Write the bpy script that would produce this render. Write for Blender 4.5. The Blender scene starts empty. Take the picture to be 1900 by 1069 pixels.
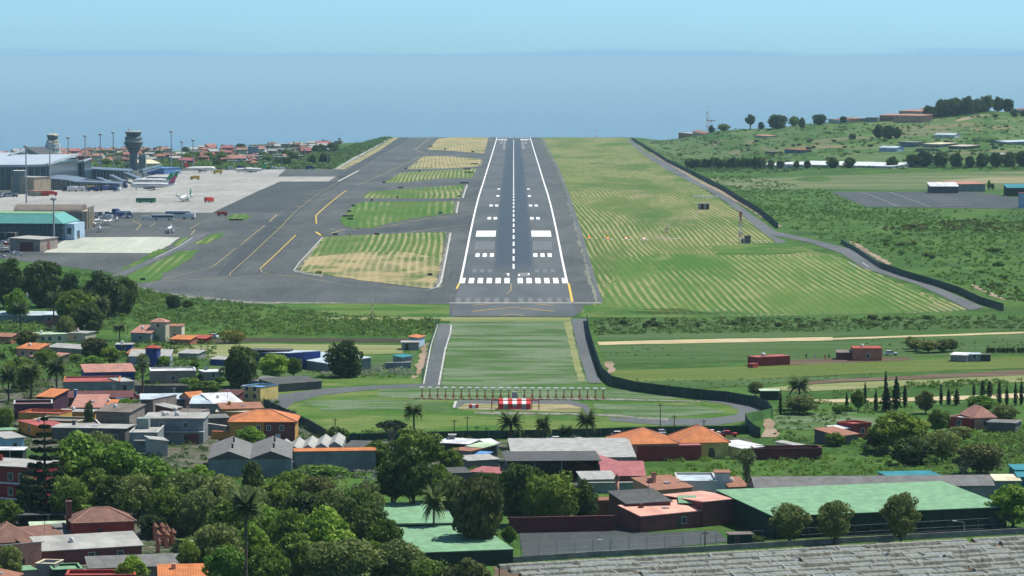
import bpy, bmesh, math, random
import numpy as np
from mathutils import Vector, Matrix
R = math.radians
sc = bpy.context.scene
COL = sc.collection
# ---------------------------------------------------------------- camera
F = 6275.0            # focal length in pixels of the 1900 px wide photograph
CX, CY = 950.0, 534.5
EYE = 94.0
pitch = math.atan(429.5 / F)
cam_d = bpy.data.cameras.new('camera'); cam = bpy.data.objects.new('camera', cam_d); COL.objects.link(cam)
cam_d.sensor_width = 36; cam_d.lens = 36 * F / 1900; cam_d.clip_start = 5; cam_d.clip_end = 500000
cam.location = (0, 0, EYE)
cam.rotation_euler = (math.pi / 2 - pitch, 0, math.atan(3 / F))
sc.camera = cam
# ---------------------------------------------------------------- light
SUN_EL, SUN_AZ = 60.0, 58.0      # azimuth clockwise from +Y (view direction)
w = bpy.data.worlds.new('World'); sc.world = w; w.use_nodes = True
nt = w.node_tree; nt.nodes.clear()
def wn(t, **k):
    n = nt.nodes.new(t)
    for a, b in k.items(): setattr(n, a, b)
    return n
sky = wn('ShaderNodeTexSky', sky_type='NISHITA', sun_disc=False)
sky.sun_elevation = R(SUN_EL); sky.sun_rotation = R(SUN_AZ); sky.altitude = 600; sky.air_density = 1.0; sky.dust_density = 0.6; sky.ozone_density = 2.0
bg = wn('ShaderNodeBackground'); out = wn('ShaderNodeOutputWorld')
# a faint bank of stratus low over the sea, as part of the sky
tc = wn('ShaderNodeTexCoord'); sep = wn('ShaderNodeSeparateXYZ'); nt.links.new(tc.outputs['Generated'], sep.inputs[0])
mp = wn('ShaderNodeMapping'); mp.inputs['Scale'].default_value = (14, 14, 260); nt.links.new(tc.outputs['Generated'], mp.inputs[0])
noi = wn('ShaderNodeTexNoise'); noi.inputs['Scale'].default_value = 1.0; noi.inputs['Detail'].default_value = 5; nt.links.new(mp.outputs[0], noi.inputs[0])
add = wn('ShaderNodeMath', operation='MULTIPLY_ADD'); nt.links.new(noi.outputs[0], add.inputs[0]); add.inputs[1].default_value = -0.009; nt.links.new(sep.outputs[2], add.inputs[2])
mr = wn('ShaderNodeMapRange', interpolation_type='SMOOTHSTEP'); nt.links.new(add.outputs[0], mr.inputs[0])
mr.inputs[1].default_value = -0.0042; mr.inputs[2].default_value = -0.0018; mr.inputs[3].default_value = .9; mr.inputs[4].default_value = 0.0
tint = wn('ShaderNodeMix', data_type='RGBA', blend_type='MULTIPLY'); tint.inputs[0].default_value = 1.0
nt.links.new(sky.outputs[0], tint.inputs[6])
# the air low over the ocean is bluer than the zenith's share of light
hb = wn('ShaderNodeMapRange'); nt.links.new(sep.outputs[2], hb.inputs[0]); hb.inputs[1].default_value = 0.0; hb.inputs[2].default_value = .22
tm = wn('ShaderNodeMix', data_type='RGBA'); nt.links.new(hb.outputs[0], tm.inputs[0]); tm.inputs[6].default_value = (.55, 1.06, 1.72, 1); tm.inputs[7].default_value = (.85, .97, 1.05, 1); nt.links.new(tm.outputs[2], tint.inputs[7])
mx = wn('ShaderNodeMix', data_type='RGBA'); nt.links.new(mr.outputs[0], mx.inputs[0]); nt.links.new(tint.outputs[2], mx.inputs[6]); mx.inputs[7].default_value = (2.7, 5.2, 7.4, 1)
nt.links.new(mx.outputs[2], bg.inputs[0]); bg.inputs[1].default_value = 0.08; nt.links.new(bg.outputs[0], out.inputs[0])
sl = bpy.data.lights.new('sun', 'SUN'); sl.energy = 4.8; sl.angle = R(0.5); sl.color = (1.0, 0.955, 0.88)
so = bpy.data.objects.new('sun', sl); COL.objects.link(so)
sd = Vector((math.sin(R(SUN_AZ)) * math.cos(R(SUN_EL)), math.cos(R(SUN_AZ)) * math.cos(R(SUN_EL)), math.sin(R(SUN_EL))))
so.rotation_euler = sd.to_track_quat('Z', 'Y').to_euler(); so.location = sd * 500
sc.view_settings.view_transform = 'Standard'; sc.view_settings.look = 'None'; sc.view_settings.exposure = 0.42; sc.view_settings.gamma = 1
HAZE = 3.1e-5
sc.cycles.max_bounces = 5; sc.cycles.transparent_max_bounces = 6; sc.cycles.diffuse_bounces = 2; sc.cycles.volume_bounces = 0
# ---------------------------------------------------------------- terrain height
PK = [(-500, 0), (300, 0), (1224, 0), (1412, .3), (1562, 1.5), (1750, 3.8), (2000, 5.1), (2200, 4.5), (2393, 2.6), (2900, -1.5), (3307, -4.8), (4000, -10.4), (4600, -15.8), (5000, -50), (6000, -230), (8000, -600), (12000, -700)]
kx = np.array([a for a, b in PK], float); ky = np.array([b for a, b in PK], float)
_h = np.diff(kx); _d = np.diff(ky) / _h; _m = np.zeros(len(kx))
for i in range(1, len(kx) - 1):
    if _d[i-1] * _d[i] > 0:
        w1 = 2*_h[i] + _h[i-1]; w2 = _h[i] + 2*_h[i-1]; _m[i] = (w1 + w2) / (w1 / _d[i-1] + w2 / _d[i])
_m[-1] = _d[-1]
def P(y):
    y = np.clip(y, kx[0], kx[-1]); i = np.clip(np.searchsorted(kx, y, side='right') - 1, 0, len(kx) - 2)
    t = (y - kx[i]) / _h[i]
    return ((2*t**3 - 3*t*t + 1) * ky[i] + (t**3 - 2*t*t + t) * _h[i] * _m[i] + (-2*t**3 + 3*t*t) * ky[i+1] + (t**3 - t*t) * _h[i] * _m[i+1])
def ss(a, b, x):
    t = np.clip((x - a) / (b - a), 0, 1); return t * t * (3 - 2 * t)
RU = np.array([1150, 1200, 1260, 1320, 1440, 1560, 1640, 1740, 1830, 1900, 2200, 3000], float)
RR = np.array([256, 256, 249, 242, 236, 224, 219, 212, 204, 210, 225, 230], float)
LU = np.array([-900, 0, 150, 250, 400, 520, 600, 680, 730], float)
LR = np.array([292, 290, 285, 282, 277, 273, 268, 262, 258], float)
def H(x, y):
    x = np.asarray(x, float); y = np.asarray(y, float)
    base = P(y); yy = np.maximum(y, 300.)
    u = x / yy * F + 953
    # right: the hill
    Dr = np.interp(u, [1200, 1350, 1500], [4300, 3900, 3650])
    Zr = EYE - (np.interp(u, RU, RR) - 105) * Dr / F
    t = np.clip((y - 2450) / (Dr - 2450), 0, 1)
    fall = np.maximum(y - Dr, 0); drop = fall * 0.06 + fall * fall * 4e-5
    rz = P(np.minimum(y, Dr)) * (1 - t) + Zr * t - drop
    und = (np.sin(x * .021 + y * .006) + np.sin(x * .013 - y * .011 + 1.3) + .6 * np.sin(x * .05 + y * .031)) * .9 * ss(0, .25, t) * (1 - ss(.8, 1, t))
    wr = ss(165, 235, x)
    z = base * (1 - wr) + np.where(y > 2450, rz + und, base) * wr
    # left: the town beyond the apron
    Dl = 4150.
    Zl = EYE - (np.interp(u, LU, LR) - 105) * Dl / F
    t2 = np.clip((y - 2880) / (Dl - 2880), 0, 1)
    fl = np.maximum(y - Dl, 0); lz = P(2880.) * (1 - t2) + Zl * t2 - fl * .06 - fl * fl * 4e-5
    wl = ss(-168, -225, x)
    z = z * (1 - wl) + np.where(y > 2880, lz, base) * wl
    return np.maximum(z, -650)
def Hs(x, y): return float(H(x, y))
Rm = cam.rotation_euler.to_matrix()
DG = np.concatenate([np.arange(420, 1300, 2.), np.arange(1300, 6000, 4.)])
def G(px, py, h=0.0):
    """first point of the ground (raised by h) seen at a pixel of the photograph"""
    v = Rm @ Vector((px - CX, -(py - CY), -F)); sx, sz = v.x / v.y, v.z / v.y
    zr = EYE + sz * DG; g = H(sx * DG, DG) + h; k = np.nonzero(zr <= g)[0]
    if len(k) == 0:
        dd = zr - g; i = int(np.argmin(dd[:int(len(DG)*.95)])); d = DG[i]
    else:
        i = k[0]; d = DG[i]
        if i > 0:
            a = zr[i-1] - g[i-1]; b = g[i] - zr[i]; d = DG[i-1] + (DG[i] - DG[i-1]) * a / (a + b + 1e-9)
    return Vector((sx * d, d, Hs(sx * d, d)))
def mpp(p): return p.y / F      # metres per photo pixel at a point
# ---------------------------------------------------------------- object helpers
def tag(o, label=None, cat=None, group=None, kind=None):
    if label: o['label'] = label
    if cat: o['category'] = cat
    if group: o['group'] = group
    if kind: o['kind'] = kind
    return o
def empty(name, loc, rz=0, label=None, cat=None, group=None):
    o = bpy.data.objects.new(name, None); COL.objects.link(o); o.location = loc; o.rotation_euler = (0, 0, rz); o.empty_display_size = .5
    return tag(o, label, cat, group)
def np_mesh(name, V, Fq, smooth=False):
    """quads only: V (n,3), Fq (m,4)"""
    me = bpy.data.meshes.new(name); V = np.asarray(V, np.float32); Fq = np.asarray(Fq, np.int32); k = Fq.shape[1]
    me.vertices.add(len(V)); me.vertices.foreach_set('co', V.ravel())
    me.loops.add(Fq.size); me.loops.foreach_set('vertex_index', Fq.ravel())
    me.polygons.add(len(Fq)); me.polygons.foreach_set('loop_start', np.arange(0, Fq.size, k, dtype=np.int32))
    me.polygons.foreach_set('loop_total', np.full(len(Fq), k, np.int32))
    if smooth: me.polygons.foreach_set('use_smooth', np.ones(len(Fq), bool))
    me.update(calc_edges=True); return me
def link(name, me, m, parent=None, loc=None):
    o = bpy.data.objects.new(name, me); COL.objects.link(o)
    if m is not None and len(me.materials) == 0: me.materials.append(m)
    if parent is not None: o.parent = parent
    if loc is not None: o.location = loc
    return o
class MB:
    def __init__(s): s.v = []; s.f = []
    def poly(s, pts, flip=False):
        i = len(s.v); s.v += [tuple(p) for p in pts]; r = list(range(i, i + len(pts))); s.f.append(r[::-1] if flip else r); return s
    def box(s, x0, x1, y0, y1, z0, z1, rz=0, c=(0, 0)):
        i = len(s.v); ca, sa = math.cos(rz), math.sin(rz)
        for z in (z0, z1):
            for x, y in ((x0, y0), (x1, y0), (x1, y1), (x0, y1)):
                s.v.append((c[0] + x * ca - y * sa, c[1] + x * sa + y * ca, z))
        s.f += [[i+3, i+2, i+1, i], [i+4, i+5, i+6, i+7], [i, i+1, i+5, i+4], [i+1, i+2, i+6, i+5], [i+2, i+3, i+7, i+6], [i+3, i, i+4, i+7]]
        return s
    def prism(s, pts, z0, z1):
        n = len(pts); i = len(s.v)
        s.v += [(p[0], p[1], z0) for p in pts] + [(p[0], p[1], z1) for p in pts]
        s.f.append([i + k for k in range(n)][::-1]); s.f.append([i + n + k for k in range(n)])
        for k in range(n): s.f.append([i + k, i + (k + 1) % n, i + n + (k + 1) % n, i + n + k])
        return s
    def hull(s, lo, hi):
        """ring lo to ring hi, both closed with caps"""
        n = len(lo); i = len(s.v); s.v += [tuple(p) for p in lo] + [tuple(p) for p in hi]
        s.f.append([i + k for k in range(n)][::-1]); s.f.append([i + n + k for k in range(n)])
        for k in range(n): s.f.append([i + k, i + (k + 1) % n, i + n + (k + 1) % n, i + n + k])
        return s
    def tube(s, pts, rad, n=8, cap=True):
        pts = [Vector(p) for p in pts]; rad = rad if hasattr(rad, '__len__') else [rad] * len(pts); i = len(s.v)
        for k, p in enumerate(pts):
            t = (pts[min(k+1, len(pts)-1)] - pts[max(k-1, 0)]).normalized()
            a = t.cross(Vector((0, 0, 1)) if abs(t.z) < .95 else Vector((1, 0, 0))).normalized(); b = t.cross(a)
            for q in range(n):
                g = 2 * math.pi * q / n; s.v.append(tuple(p + (a * math.cos(g) + b * math.sin(g)) * rad[k]))
        for k in range(len(pts) - 1):
            for q in range(n):
                s.f.append([i + k*n + q, i + k*n + (q+1) % n, i + (k+1)*n + (q+1) % n, i + (k+1)*n + q])
        if cap:
            s.f.append([i + q for q in range(n)][::-1]); s.f.append([i + (len(pts)-1)*n + q for q in range(n)])
        return s
    def lathe(s, prof, n=16, c=(0, 0), rz=0, sx=1, sy=1):
        i = len(s.v)
        for r, z in prof:
            for q in range(n):
                g = 2 * math.pi * q / n + rz; s.v.append((c[0] + r * sx * math.cos(g), c[1] + r * sy * math.sin(g), z))
        for k in range(len(prof) - 1):
            for q in range(n): s.f.append([i + k*n + q, i + k*n + (q+1) % n, i + (k+1)*n + (q+1) % n, i + (k+1)*n + q])
        s.f.append([i + q for q in range(n)][::-1]); s.f.append([i + (len(prof)-1)*n + q for q in range(n)])
        return s
    def mesh(s, name, smooth=False):
        me = bpy.data.meshes.new(name); me.from_pydata(s.v, [], s.f); me.update()
        bm = bmesh.new(); bm.from_mesh(me); bmesh.ops.recalc_face_normals(bm, faces=bm.faces[:]); bm.to_mesh(me); bm.free()
        if smooth: me.polygons.foreach_set('use_smooth', np.ones(len(me.polygons), bool))
        return me
    def build(s, name, m, parent=None, smooth=False, loc=None): return link(name, s.mesh(name, smooth), m, parent, loc)
def dup(root, loc, rz=0, scale=None, label=None, group=None):
    r = root.copy(); COL.objects.link(r); r.location = loc; r.rotation_euler = (0, 0, rz)
    if scale is not None: r.scale = scale if hasattr(scale, '__len__') else (scale,) * 3
    if label: r['label'] = label
    if group: r['group'] = group
    for ch in KIDS.get(root.name, ()):
        c = ch.copy(); COL.objects.link(c); c.parent = r
        for g2 in KIDS.get(ch.name, ()):
            d = g2.copy(); COL.objects.link(d); d.parent = c
    return r
KIDS = {}
def note_kids(root):
    """remember a prototype's children once (obj.children walks the whole scene)"""
    KIDS[root.name] = list(root.children)
    for c in KIDS[root.name]: KIDS[c.name] = list(c.children)
def copyp(proto, loc, rz=0, scale=None, label=None, group=None):
    """first use moves the prototype itself, later uses copy it"""
    if proto.name not in KIDS: note_kids(proto)
    if not proto.get('_used'):
        proto['_used'] = 1; proto.location = loc; proto.rotation_euler = (0, 0, rz)
        if scale is not None: proto.scale = scale if hasattr(scale, '__len__') else (scale,) * 3
        if label: proto['label'] = label
        if group: proto['group'] = group
        return proto
    return dup(proto, loc, rz, scale, label, group)
# ---------------------------------------------------------------- materials
MATS = {}
def rgb(c): return (c[0], c[1], c[2], 1)
class NT:
    def __init__(s, name, rough=.8, spec=.3):
        s.m = bpy.data.materials.new(name); s.m.use_nodes = True; s.t = s.m.node_tree; s.b = s.t.nodes['Principled BSDF']
        s.b.inputs['Roughness'].default_value = rough; s.b.inputs['Specular IOR Level'].default_value = spec; MATS[name] = s.m
    def n(s, t, **k):
        o = s.t.nodes.new(t)
        for a, b in k.items(): setattr(o, a, b)
        return o
    def l(s, a, b): s.t.links.new(a, b)
    def pos(s): return s.n('ShaderNodeNewGeometry').outputs['Position']
    def obj(s): return s.n('ShaderNodeTexCoord').outputs['Object']
    def sc(s, vec, scale, rot=0, off=(0, 0, 0)):
        mp = s.n('ShaderNodeMapping'); mp.inputs['Scale'].default_value = scale if hasattr(scale, '__len__') else (scale,)*3
        mp.inputs['Rotation'].default_value = (0, 0, rot); mp.inputs['Location'].default_value = off; s.l(vec, mp.inputs[0]); return mp.outputs[0]
    def noise(s, vec, scale, detail=4, rough=.6):
        o = s.n('ShaderNodeTexNoise'); o.inputs['Scale'].default_value = scale; o.inputs['Detail'].default_value = detail; o.inputs['Roughness'].default_value = rough
        s.l(vec, o.inputs['Vector']); return o.outputs[0]
    def ramp(s, fac, a, b, x0=0., x1=1.):
        o = s.n('ShaderNodeMapRange', interpolation_type='SMOOTHSTEP'); s.l(fac, o.inputs[0]); o.inputs[1].default_value = a; o.inputs[2].default_value = b
        o.inputs[3].default_value = x0; o.inputs[4].default_value = x1; return o.outputs[0]
    def mix(s, fac, a, b, mode='MIX'):
        o = s.n('ShaderNodeMix', data_type='RGBA', blend_type=mode)
        for v, i in ((fac, 0), (a, 6), (b, 7)):
            if isinstance(v, (tuple, list)): o.inputs[i].default_value = rgb(v)
            elif isinstance(v, (int, float)): o.inputs[i].default_value = v
            else: s.l(v, o.inputs[i])
        return o.outputs[2]
    def math(s, op, a, b=None, c=None):
        o = s.n('ShaderNodeMath', operation=op)
        for v, i in ((a, 0), (b, 1), (c, 2)):
            if v is None: continue
            if isinstance(v, (int, float)): o.inputs[i].default_value = v
            else: s.l(v, o.inputs[i])
        return o.outputs[0]
    def col(s, c):
        if isinstance(c, (tuple, list)): s.b.inputs['Base Color'].default_value = rgb(c)
        else: s.l(c, s.b.inputs['Base Color'])
    def bump(s, h, dist=.1, strength=.5):
        o = s.n('ShaderNodeBump'); o.inputs['Distance'].default_value = dist; o.inputs['Strength'].default_value = strength; s.l(h, o.inputs['Height']); s.l(o.outputs[0], s.b.inputs['Normal'])
def paint(name, c, rough=.7, var=.18, scale=.6, spec=.3, metal=0.):
    """painted / plastered surface with stains and mottling"""
    if name in MATS: return MATS[name]
    t = NT(name, rough, spec); p = t.obj(); n1 = t.noise(p, scale, 5); n2 = t.noise(t.sc(p, (3, 3, .5)), 1.0, 4)
    f = t.mix(t.ramp(n1, .3, .7), tuple(x * (1 - var) for x in c), tuple(min(1, x * (1 + var * .5)) for x in c))
    f = t.mix(t.ramp(n2, .5, .75, 0, .45), f, tuple(x * .5 + .02 for x in c)); f = t.mix(t.ramp(t.noise(p, 1.7, 4, .7), .45, .75, 0, .4), f, tuple(x * .6 + .015 for x in c))
    t.col(f); t.b.inputs['Metallic'].default_value = metal
    return t.m
def tiles(name, c, rough=.85, axis='X', step=.3, var=.35):
    if name in MATS: return MATS[name]
    t = NT(name, rough, .2); p = t.obj()
    wv = t.n('ShaderNodeTexWave', wave_type='BANDS', bands_direction=axis); wv.inputs['Scale'].default_value = .314 / step; wv.inputs['Distortion'].default_value = .3; t.l(p, wv.inputs[0])
    n1 = t.noise(p, .5, 5); n2 = t.noise(p, 5., 3)
    f = t.mix(t.ramp(n1, .3, .7), tuple(x * (1 - var) for x in c), c); f = t.mix(t.ramp(n2, .45, .75, 0, .5), f, tuple(x * .6 for x in c)); f = t.mix(t.ramp(t.noise(p, 1.3, 4, .7), .48, .7, 0, .5), f, tuple(x * .45 + .05 for x in c))
    f = t.mix(t.ramp(wv.outputs[0], .0, .35, .35, 0.), f, tuple(x * .45 for x in c))
    t.col(f); t.bump(wv.outputs[0], .06, .6); return t.m
def ground_mat(name, a, b, c=None, s1=.02, s2=.15, cthr=(.55, .7), stretch=(1, 1, 1), fine=1.2, finev=.35, stripe=None, rot=0):
    a, b = [tuple(x * .82 for x in k) for k in (a, b)]; c = c and tuple(x * .85 for x in c)
    t = NT(name, .95, .1); p = t.pos(); q = t.sc(p, stretch, rot)
    n1 = t.noise(q, s1, 6, .65); n2 = t.noise(q, s2, 5, .7); n3 = t.noise(p, fine, 3, .7)
    f = t.mix(t.ramp(n1, .42, .58), a, b)
    if c: f = t.mix(t.ramp(n2, cthr[0], cthr[1]), f, c)
    if stripe:
        # windrows of cut, drying grass; per: metres, colour, amount, drift
        per, scol, amt, lo = stripe
        sp = t.n('ShaderNodeSeparateXYZ'); t.l(p, sp.inputs[0])
        nn = t.noise(t.sc(p, (1, .22, 1)), .012, 1); x = t.math("MULTIPLY_ADD", sp.outputs[1], .022, sp.outputs[0]); x = t.math("MULTIPLY_ADD", nn, 12., x)
        n5 = t.noise(t.sc(p, (1, .12, 1)), .25, 2); x = t.math("MULTIPLY_ADD", n5, .9, x)
        wv = t.math('SINE', t.math('MULTIPLY', x, 2 * math.pi / per))
        reg = t.noise(t.sc(p, (1, .16, 1)), .02, 3); br = t.noise(t.sc(p, (1, .04, 1)), .5, 3)
        m = t.math('MULTIPLY', t.ramp(wv, -.35, .75), t.ramp(reg, lo, lo + .16, .12, 1)); m = t.math('MULTIPLY', m, t.ramp(br, .36, .56, .4, 1)); m = t.math('MULTIPLY', m, amt)
        f = t.mix(m, f, scol)
    f = t.mix(t.ramp(n3, .35, .7, 0, finev), f, (a[0] * .35, a[1] * .4, a[2] * .35))
    t.col(f); t.bump(n3, .25, .6); return t.m
# ================================================================ THE SETTING
def ground_from_grid():
    us = np.concatenate([np.linspace(-900, 0, 45)[:-1], np.linspace(0, 1900, 191), np.linspace(1900, 2900, 50)[1:]])
    ys = [330.]
    while ys[-1] < 11500: ys.append(ys[-1] * 1.0068)
    ys = np.array(ys); U, Y = np.meshgrid(us, ys); X = (U - 953) / F * Y
    V = np.stack([X, Y, H(X, Y)], -1).reshape(-1, 3); n = len(us); m = len(ys)
    i = (np.arange(m - 1)[:, None] * n + np.arange(n - 1)[None, :]).ravel()
    return np_mesh('ground', V, np.stack([i, i + 1, i + n + 1, i + n], 1), True)
SPEC_G = dict
m_wild = ground_mat('wild_green', (.045, .115, .018), (.085, .175, .03), (.17, .185, .07), .03, .09, (.56, .72), (1, 1., 1), .5, .55)
g = link('ground', ground_from_grid(), m_wild); tag(g, kind='structure')
# sea far below, out to the horizon
t = NT('sea_water', .25, .5); t.col((.02, .07, .13)); t.bump(t.noise(t.pos(), .02, 4), 2., .3)
sea = MB(); sea.prism([(200000 * math.cos(a * math.pi / 36), 200000 * math.sin(a * math.pi / 36)) for a in range(72)], -640, -560); s_ = sea.build('sea', t.m); tag(s_, kind='structure')
PAVE_PTS = []
def sheet(name, pts, m, off, world=False, kind='structure', step=14., raw=False, rag=None):
    W = [Vector((p[0], p[1], 0)) if world else G(*p) for p in pts]
    if rag is None: rag = 0 if (world or 'asph' in m.name or 'concrete' in m.name) else .9
    if rag:   # grass and earth never end on a ruled line
        rg = random.Random(int(W[0].x * 7 + W[0].y)); Q = []
        for a, b in zip(W, W[1:] + W[:1]):
            n = max(1, min(60, int((b - a).length / 7))); nr = Vector((-(b - a).y, (b - a).x, 0)).normalized()
            for k in range(n): Q.append(a.lerp(b, k / n) + nr * (rg.uniform(-rag, rag) if k else 0))
        W = Q
    bm = bmesh.new(); vs = [bm.verts.new((p.x, p.y, 0)) for p in W]; bm.faces.new(vs)
    bmesh.ops.triangulate(bm, faces=bm.faces[:])
    x0, x1 = min(p.x for p in W), max(p.x for p in W); y0, y1 = min(p.y for p in W), max(p.y for p in W)
    y = math.floor(y0 / step) * step + step
    while y < y1:
        bmesh.ops.bisect_plane(bm, geom=bm.verts[:] + bm.edges[:] + bm.faces[:], plane_co=(0, y, 0), plane_no=(0, 1, 0)); y += step if y < 3500 else step * 1.6
    if raw:
        x = math.floor(x0 / raw) * raw + raw
        while x < x1:
            bmesh.ops.bisect_plane(bm, geom=bm.verts[:] + bm.edges[:] + bm.faces[:], plane_co=(x, 0, 0), plane_no=(1, 0, 0)); x += raw
    co = np.array([v.co[:] for v in bm.verts]); z = H(co[:, 0], co[:, 1]) + off
    for v, zz in zip(bm.verts, z): v.co.z = zz
    for f in bm.faces:
        f.normal_update()
        if f.normal.z < 0: f.normal_flip()
    me = bpy.data.meshes.new(name); bm.to_mesh(me); bm.free()
    o = link(name, me, m); tag(o, kind=kind); return o
def ribbon(mb, pts, width, off, world=False, step=12.):
    W = [Vector((p[0], p[1], 0)) if world else G(*p) for p in pts]; Q = []
    for a, b in zip(W, W[1:]):
        a2, b2 = Vector((a.x, a.y)), Vector((b.x, b.y)); n = max(1, int((b2 - a2).length / step))
        for k in range(n): Q.append(a2.lerp(b2, k / n))
    Q.append(Vector((W[-1].x, W[-1].y))); L = []
    for k, q in enumerate(Q):
        d = (Q[min(k+1, len(Q)-1)] - Q[max(k-1, 0)]).normalized(); nrm = Vector((-d.y, d.x)) * width / 2
        l, r = q + nrm, q - nrm; L.append(((l.x, l.y, Hs(l.x, l.y) + off), (r.x, r.y, Hs(r.x, r.y) + off)))
    for (l0, r0), (l1, r1) in zip(L, L[1:]): mb.poly([r0, r1, l1, l0])
    return mb
def markings(name, items, m, off=.2):
    """items: (list of px points, width in m)"""
    mb = MB()
    for it in items: ribbon(mb, it[0], it[1], off, world=len(it) > 2)
    me = bpy.data.meshes.new(name); me.from_pydata(mb.v, [], mb.f); me.update()
    o = link(name, me, m); tag(o, kind='structure'); return o
# ---- asphalt materials
def asphalt(name, a, b, stain=.5, streak=0):
    t = NT(name, .85, .25); p = t.pos(); n1 = t.noise(t.sc(p, (1, .4, 1)), .02, 6, .72); n2 = t.noise(p, .35, 4, .7); n3 = t.noise(t.sc(p, (1, .06, 1), -.05), .6, 3, .6)
    f = t.mix(t.ramp(n1, .35, .65), a, b); f = t.mix(t.ramp(n2, .5, .75, 0, .45), f, tuple(x * .62 for x in a)); f = t.mix(t.ramp(n3, .5, .72, 0, .35), f, tuple(x * 1.35 for x in b))
    if streak:   # paving lanes of slightly different age
        wv = t.n('ShaderNodeTexBrick'); wv.inputs['Scale'].default_value = 1; wv.inputs['Brick Width'].default_value = 60.; wv.inputs['Row Height'].default_value = 5.5; wv.inputs['Mortar Size'].default_value = .12
        wv.inputs['Color1'].default_value = rgb((1, 1, 1)); wv.inputs['Color2'].default_value = rgb((.86, .87, .88)); wv.inputs['Mortar'].default_value = rgb((.8, .8, .8))
        t.l(t.sc(p, 1, math.pi / 2), wv.inputs[0]); f = t.mix(1., f, wv.outputs[0], 'MULTIPLY')
    t.col(f); return t.m
m_asph = asphalt('taxiway_asphalt', (.050, .060, .058), (.092, .100, .094), streak=1)
m_road = asphalt('road_asphalt', (.075, .085, .086), (.105, .115, .114))
m_dark = asphalt('new_asphalt', (.042, .052, .052), (.06, .07, .068), streak=1)
m_conc = asphalt('apron_concrete', (.26, .26, .235), (.34, .335, .30), streak=1)
m_conc2 = asphalt('stand_concrete', (.36, .38, .31), (.43, .445, .37), streak=1)
m_dirt = ground_mat('dirt_track', (.30, .22, .15), (.40, .31, .22), None, .05, .2, fine=2.)
m_gravel = ground_mat('gravel', (.22, .215, .19), (.34, .33, .28), (.09, .13, .05), .3, .45, (.5, .6), (1, .5, 1), 2.5, .4)
# runway surface: rubber left by touching wheels between the wheel tracks
t = NT('runway_asphalt', .8, .3); p = t.pos(); sp = t.n('ShaderNodeSeparateXYZ'); t.l(p, sp.inputs[0])
n1 = t.noise(t.sc(p, (1, .25, 1)), .04, 4); n2 = t.noise(t.sc(p, (1, .03, 1)), 1.1, 4, .7); n3 = t.noise(p, .4, 4)
f = t.mix(t.ramp(n1, .35, .65), (.056, .068, .070), (.088, .098, .098)); f = t.mix(t.ramp(n3, .5, .75, 0, .3), f, (.07, .075, .08))
ax = t.math('ABSOLUTE', sp.outputs[0]); ax = t.math('MULTIPLY_ADD', n2, 3.0, ax)
m1 = t.ramp(ax, 8.5, 11.5, 1., 0.); m2 = t.math('MULTIPLY', t.ramp(sp.outputs[1], 1440, 1540), t.ramp(sp.outputs[1], 3500, 4600, 1., .75)); m3 = t.ramp(n2, .2, .6, .65, 1.)
f = t.mix(t.math('MULTIPLY', t.math('MULTIPLY', m1, m2), m3), f, (.028, .048, .068)); t.col(f); m_rwy = t.m
t = NT('white_paint', .7, .3); f = t.mix(t.ramp(t.noise(t.pos(), .9, 4), .45, .75, 0, .45), (.78, .79, .77), (.42, .43, .42)); t.col(f); m_white = t.m
t = NT('worn_paint', .7, .3); f = t.mix(t.ramp(t.noise(t.pos(), .9, 4), .4, .7, 0, 1), (.15, .155, .155), (.085, .095, .092)); t.col(f); m_worn = t.m
t = NT('yellow_paint', .7, .3); f = t.mix(t.ramp(t.noise(t.pos(), .3, 4), .4, .7, 0, .6), (.46, .37, .14), (.17, .16, .11)); t.col(f); m_yel = t.m
t = NT('strong_yellow_paint', .7, .3); f = t.mix(t.ramp(t.noise(t.pos(), .3, 4), .45, .8, 0, .4), (.62, .43, .06), (.3, .24, .1)); t.col(f); m_yel2 = t.m
# ---- grass
TAN = (.45, .37, .19)
m_strip = ground_mat('mown_strip', (.075, .155, .028), (.13, .19, .045), (.24, .235, .11), .012, .03, (.5, .7), (1, .22, 1), .9, .4, (2.7, TAN, .66, .40))
m_isl = ground_mat('mown_island', (.075, .165, .028), (.13, .19, .05), (.25, .24, .11), .02, .06, (.58, .75), (1, .5, 1), .9, .35, (3.3, (.42, .36, .19), .7, .38))
m_isl2 = ground_mat('dry_island', (.10, .165, .045), (.24, .23, .11), (.42, .33, .17), .02, .06, (.4, .6), (1, .5, 1), .9, .3, (3.4, (.42, .36, .20), .7, .32))
m_isl3 = ground_mat('fresh_island', (.065, .165, .025), (.10, .18, .04), (.20, .23, .09), .02, .06, (.58, .75), (1, .5, 1), .9, .35, (4.2, (.38, .36, .17), .5, .48))
m_grass = ground_mat('short_grass', (.06, .15, .02), (.15, .22, .05), (.27, .27, .12), .05, .09, (.56, .72), (.4, .8, 1), 1., .4)
m_silver = ground_mat('silvery_grass', (.075, .15, .04), (.195, .255, .15), (.075, .175, .03), .10, .09, (.54, .66), (.28, .9, 1), 1.3, .5)
m_crop = ground_mat('crop', (.11, .165, .03), (.15, .20, .05), (.19, .22, .07), .05, .3, (.55, .75), (.12, 1.8, 1), .7, .4)
m_crop2 = ground_mat('crop_dark', (.055, .12, .025), (.085, .155, .05), (.14, .19, .08), .03, .2, (.5, .7), (.1, 1.8, 1), .7, .45)
m_soil = ground_mat('ploughed_soil', (.14, .095, .065), (.20, .145, .10), (.16, .16, .07), .03, .2, (.55, .7), (.1, 2, 1), .8, .4)
m_straw = ground_mat('straw', (.50, .41, .23), (.60, .50, .30), None, .05, .2, fine=1., finev=.3)
m_pale = ground_mat('pale_field', (.22, .25, .09), (.29, .31, .14), None, .05, .2, stretch=(.2, 2, 1), fine=1., finev=.3)
def S(name, pts, m, off, **k): return sheet(name, pts, m, off, **k)
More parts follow.
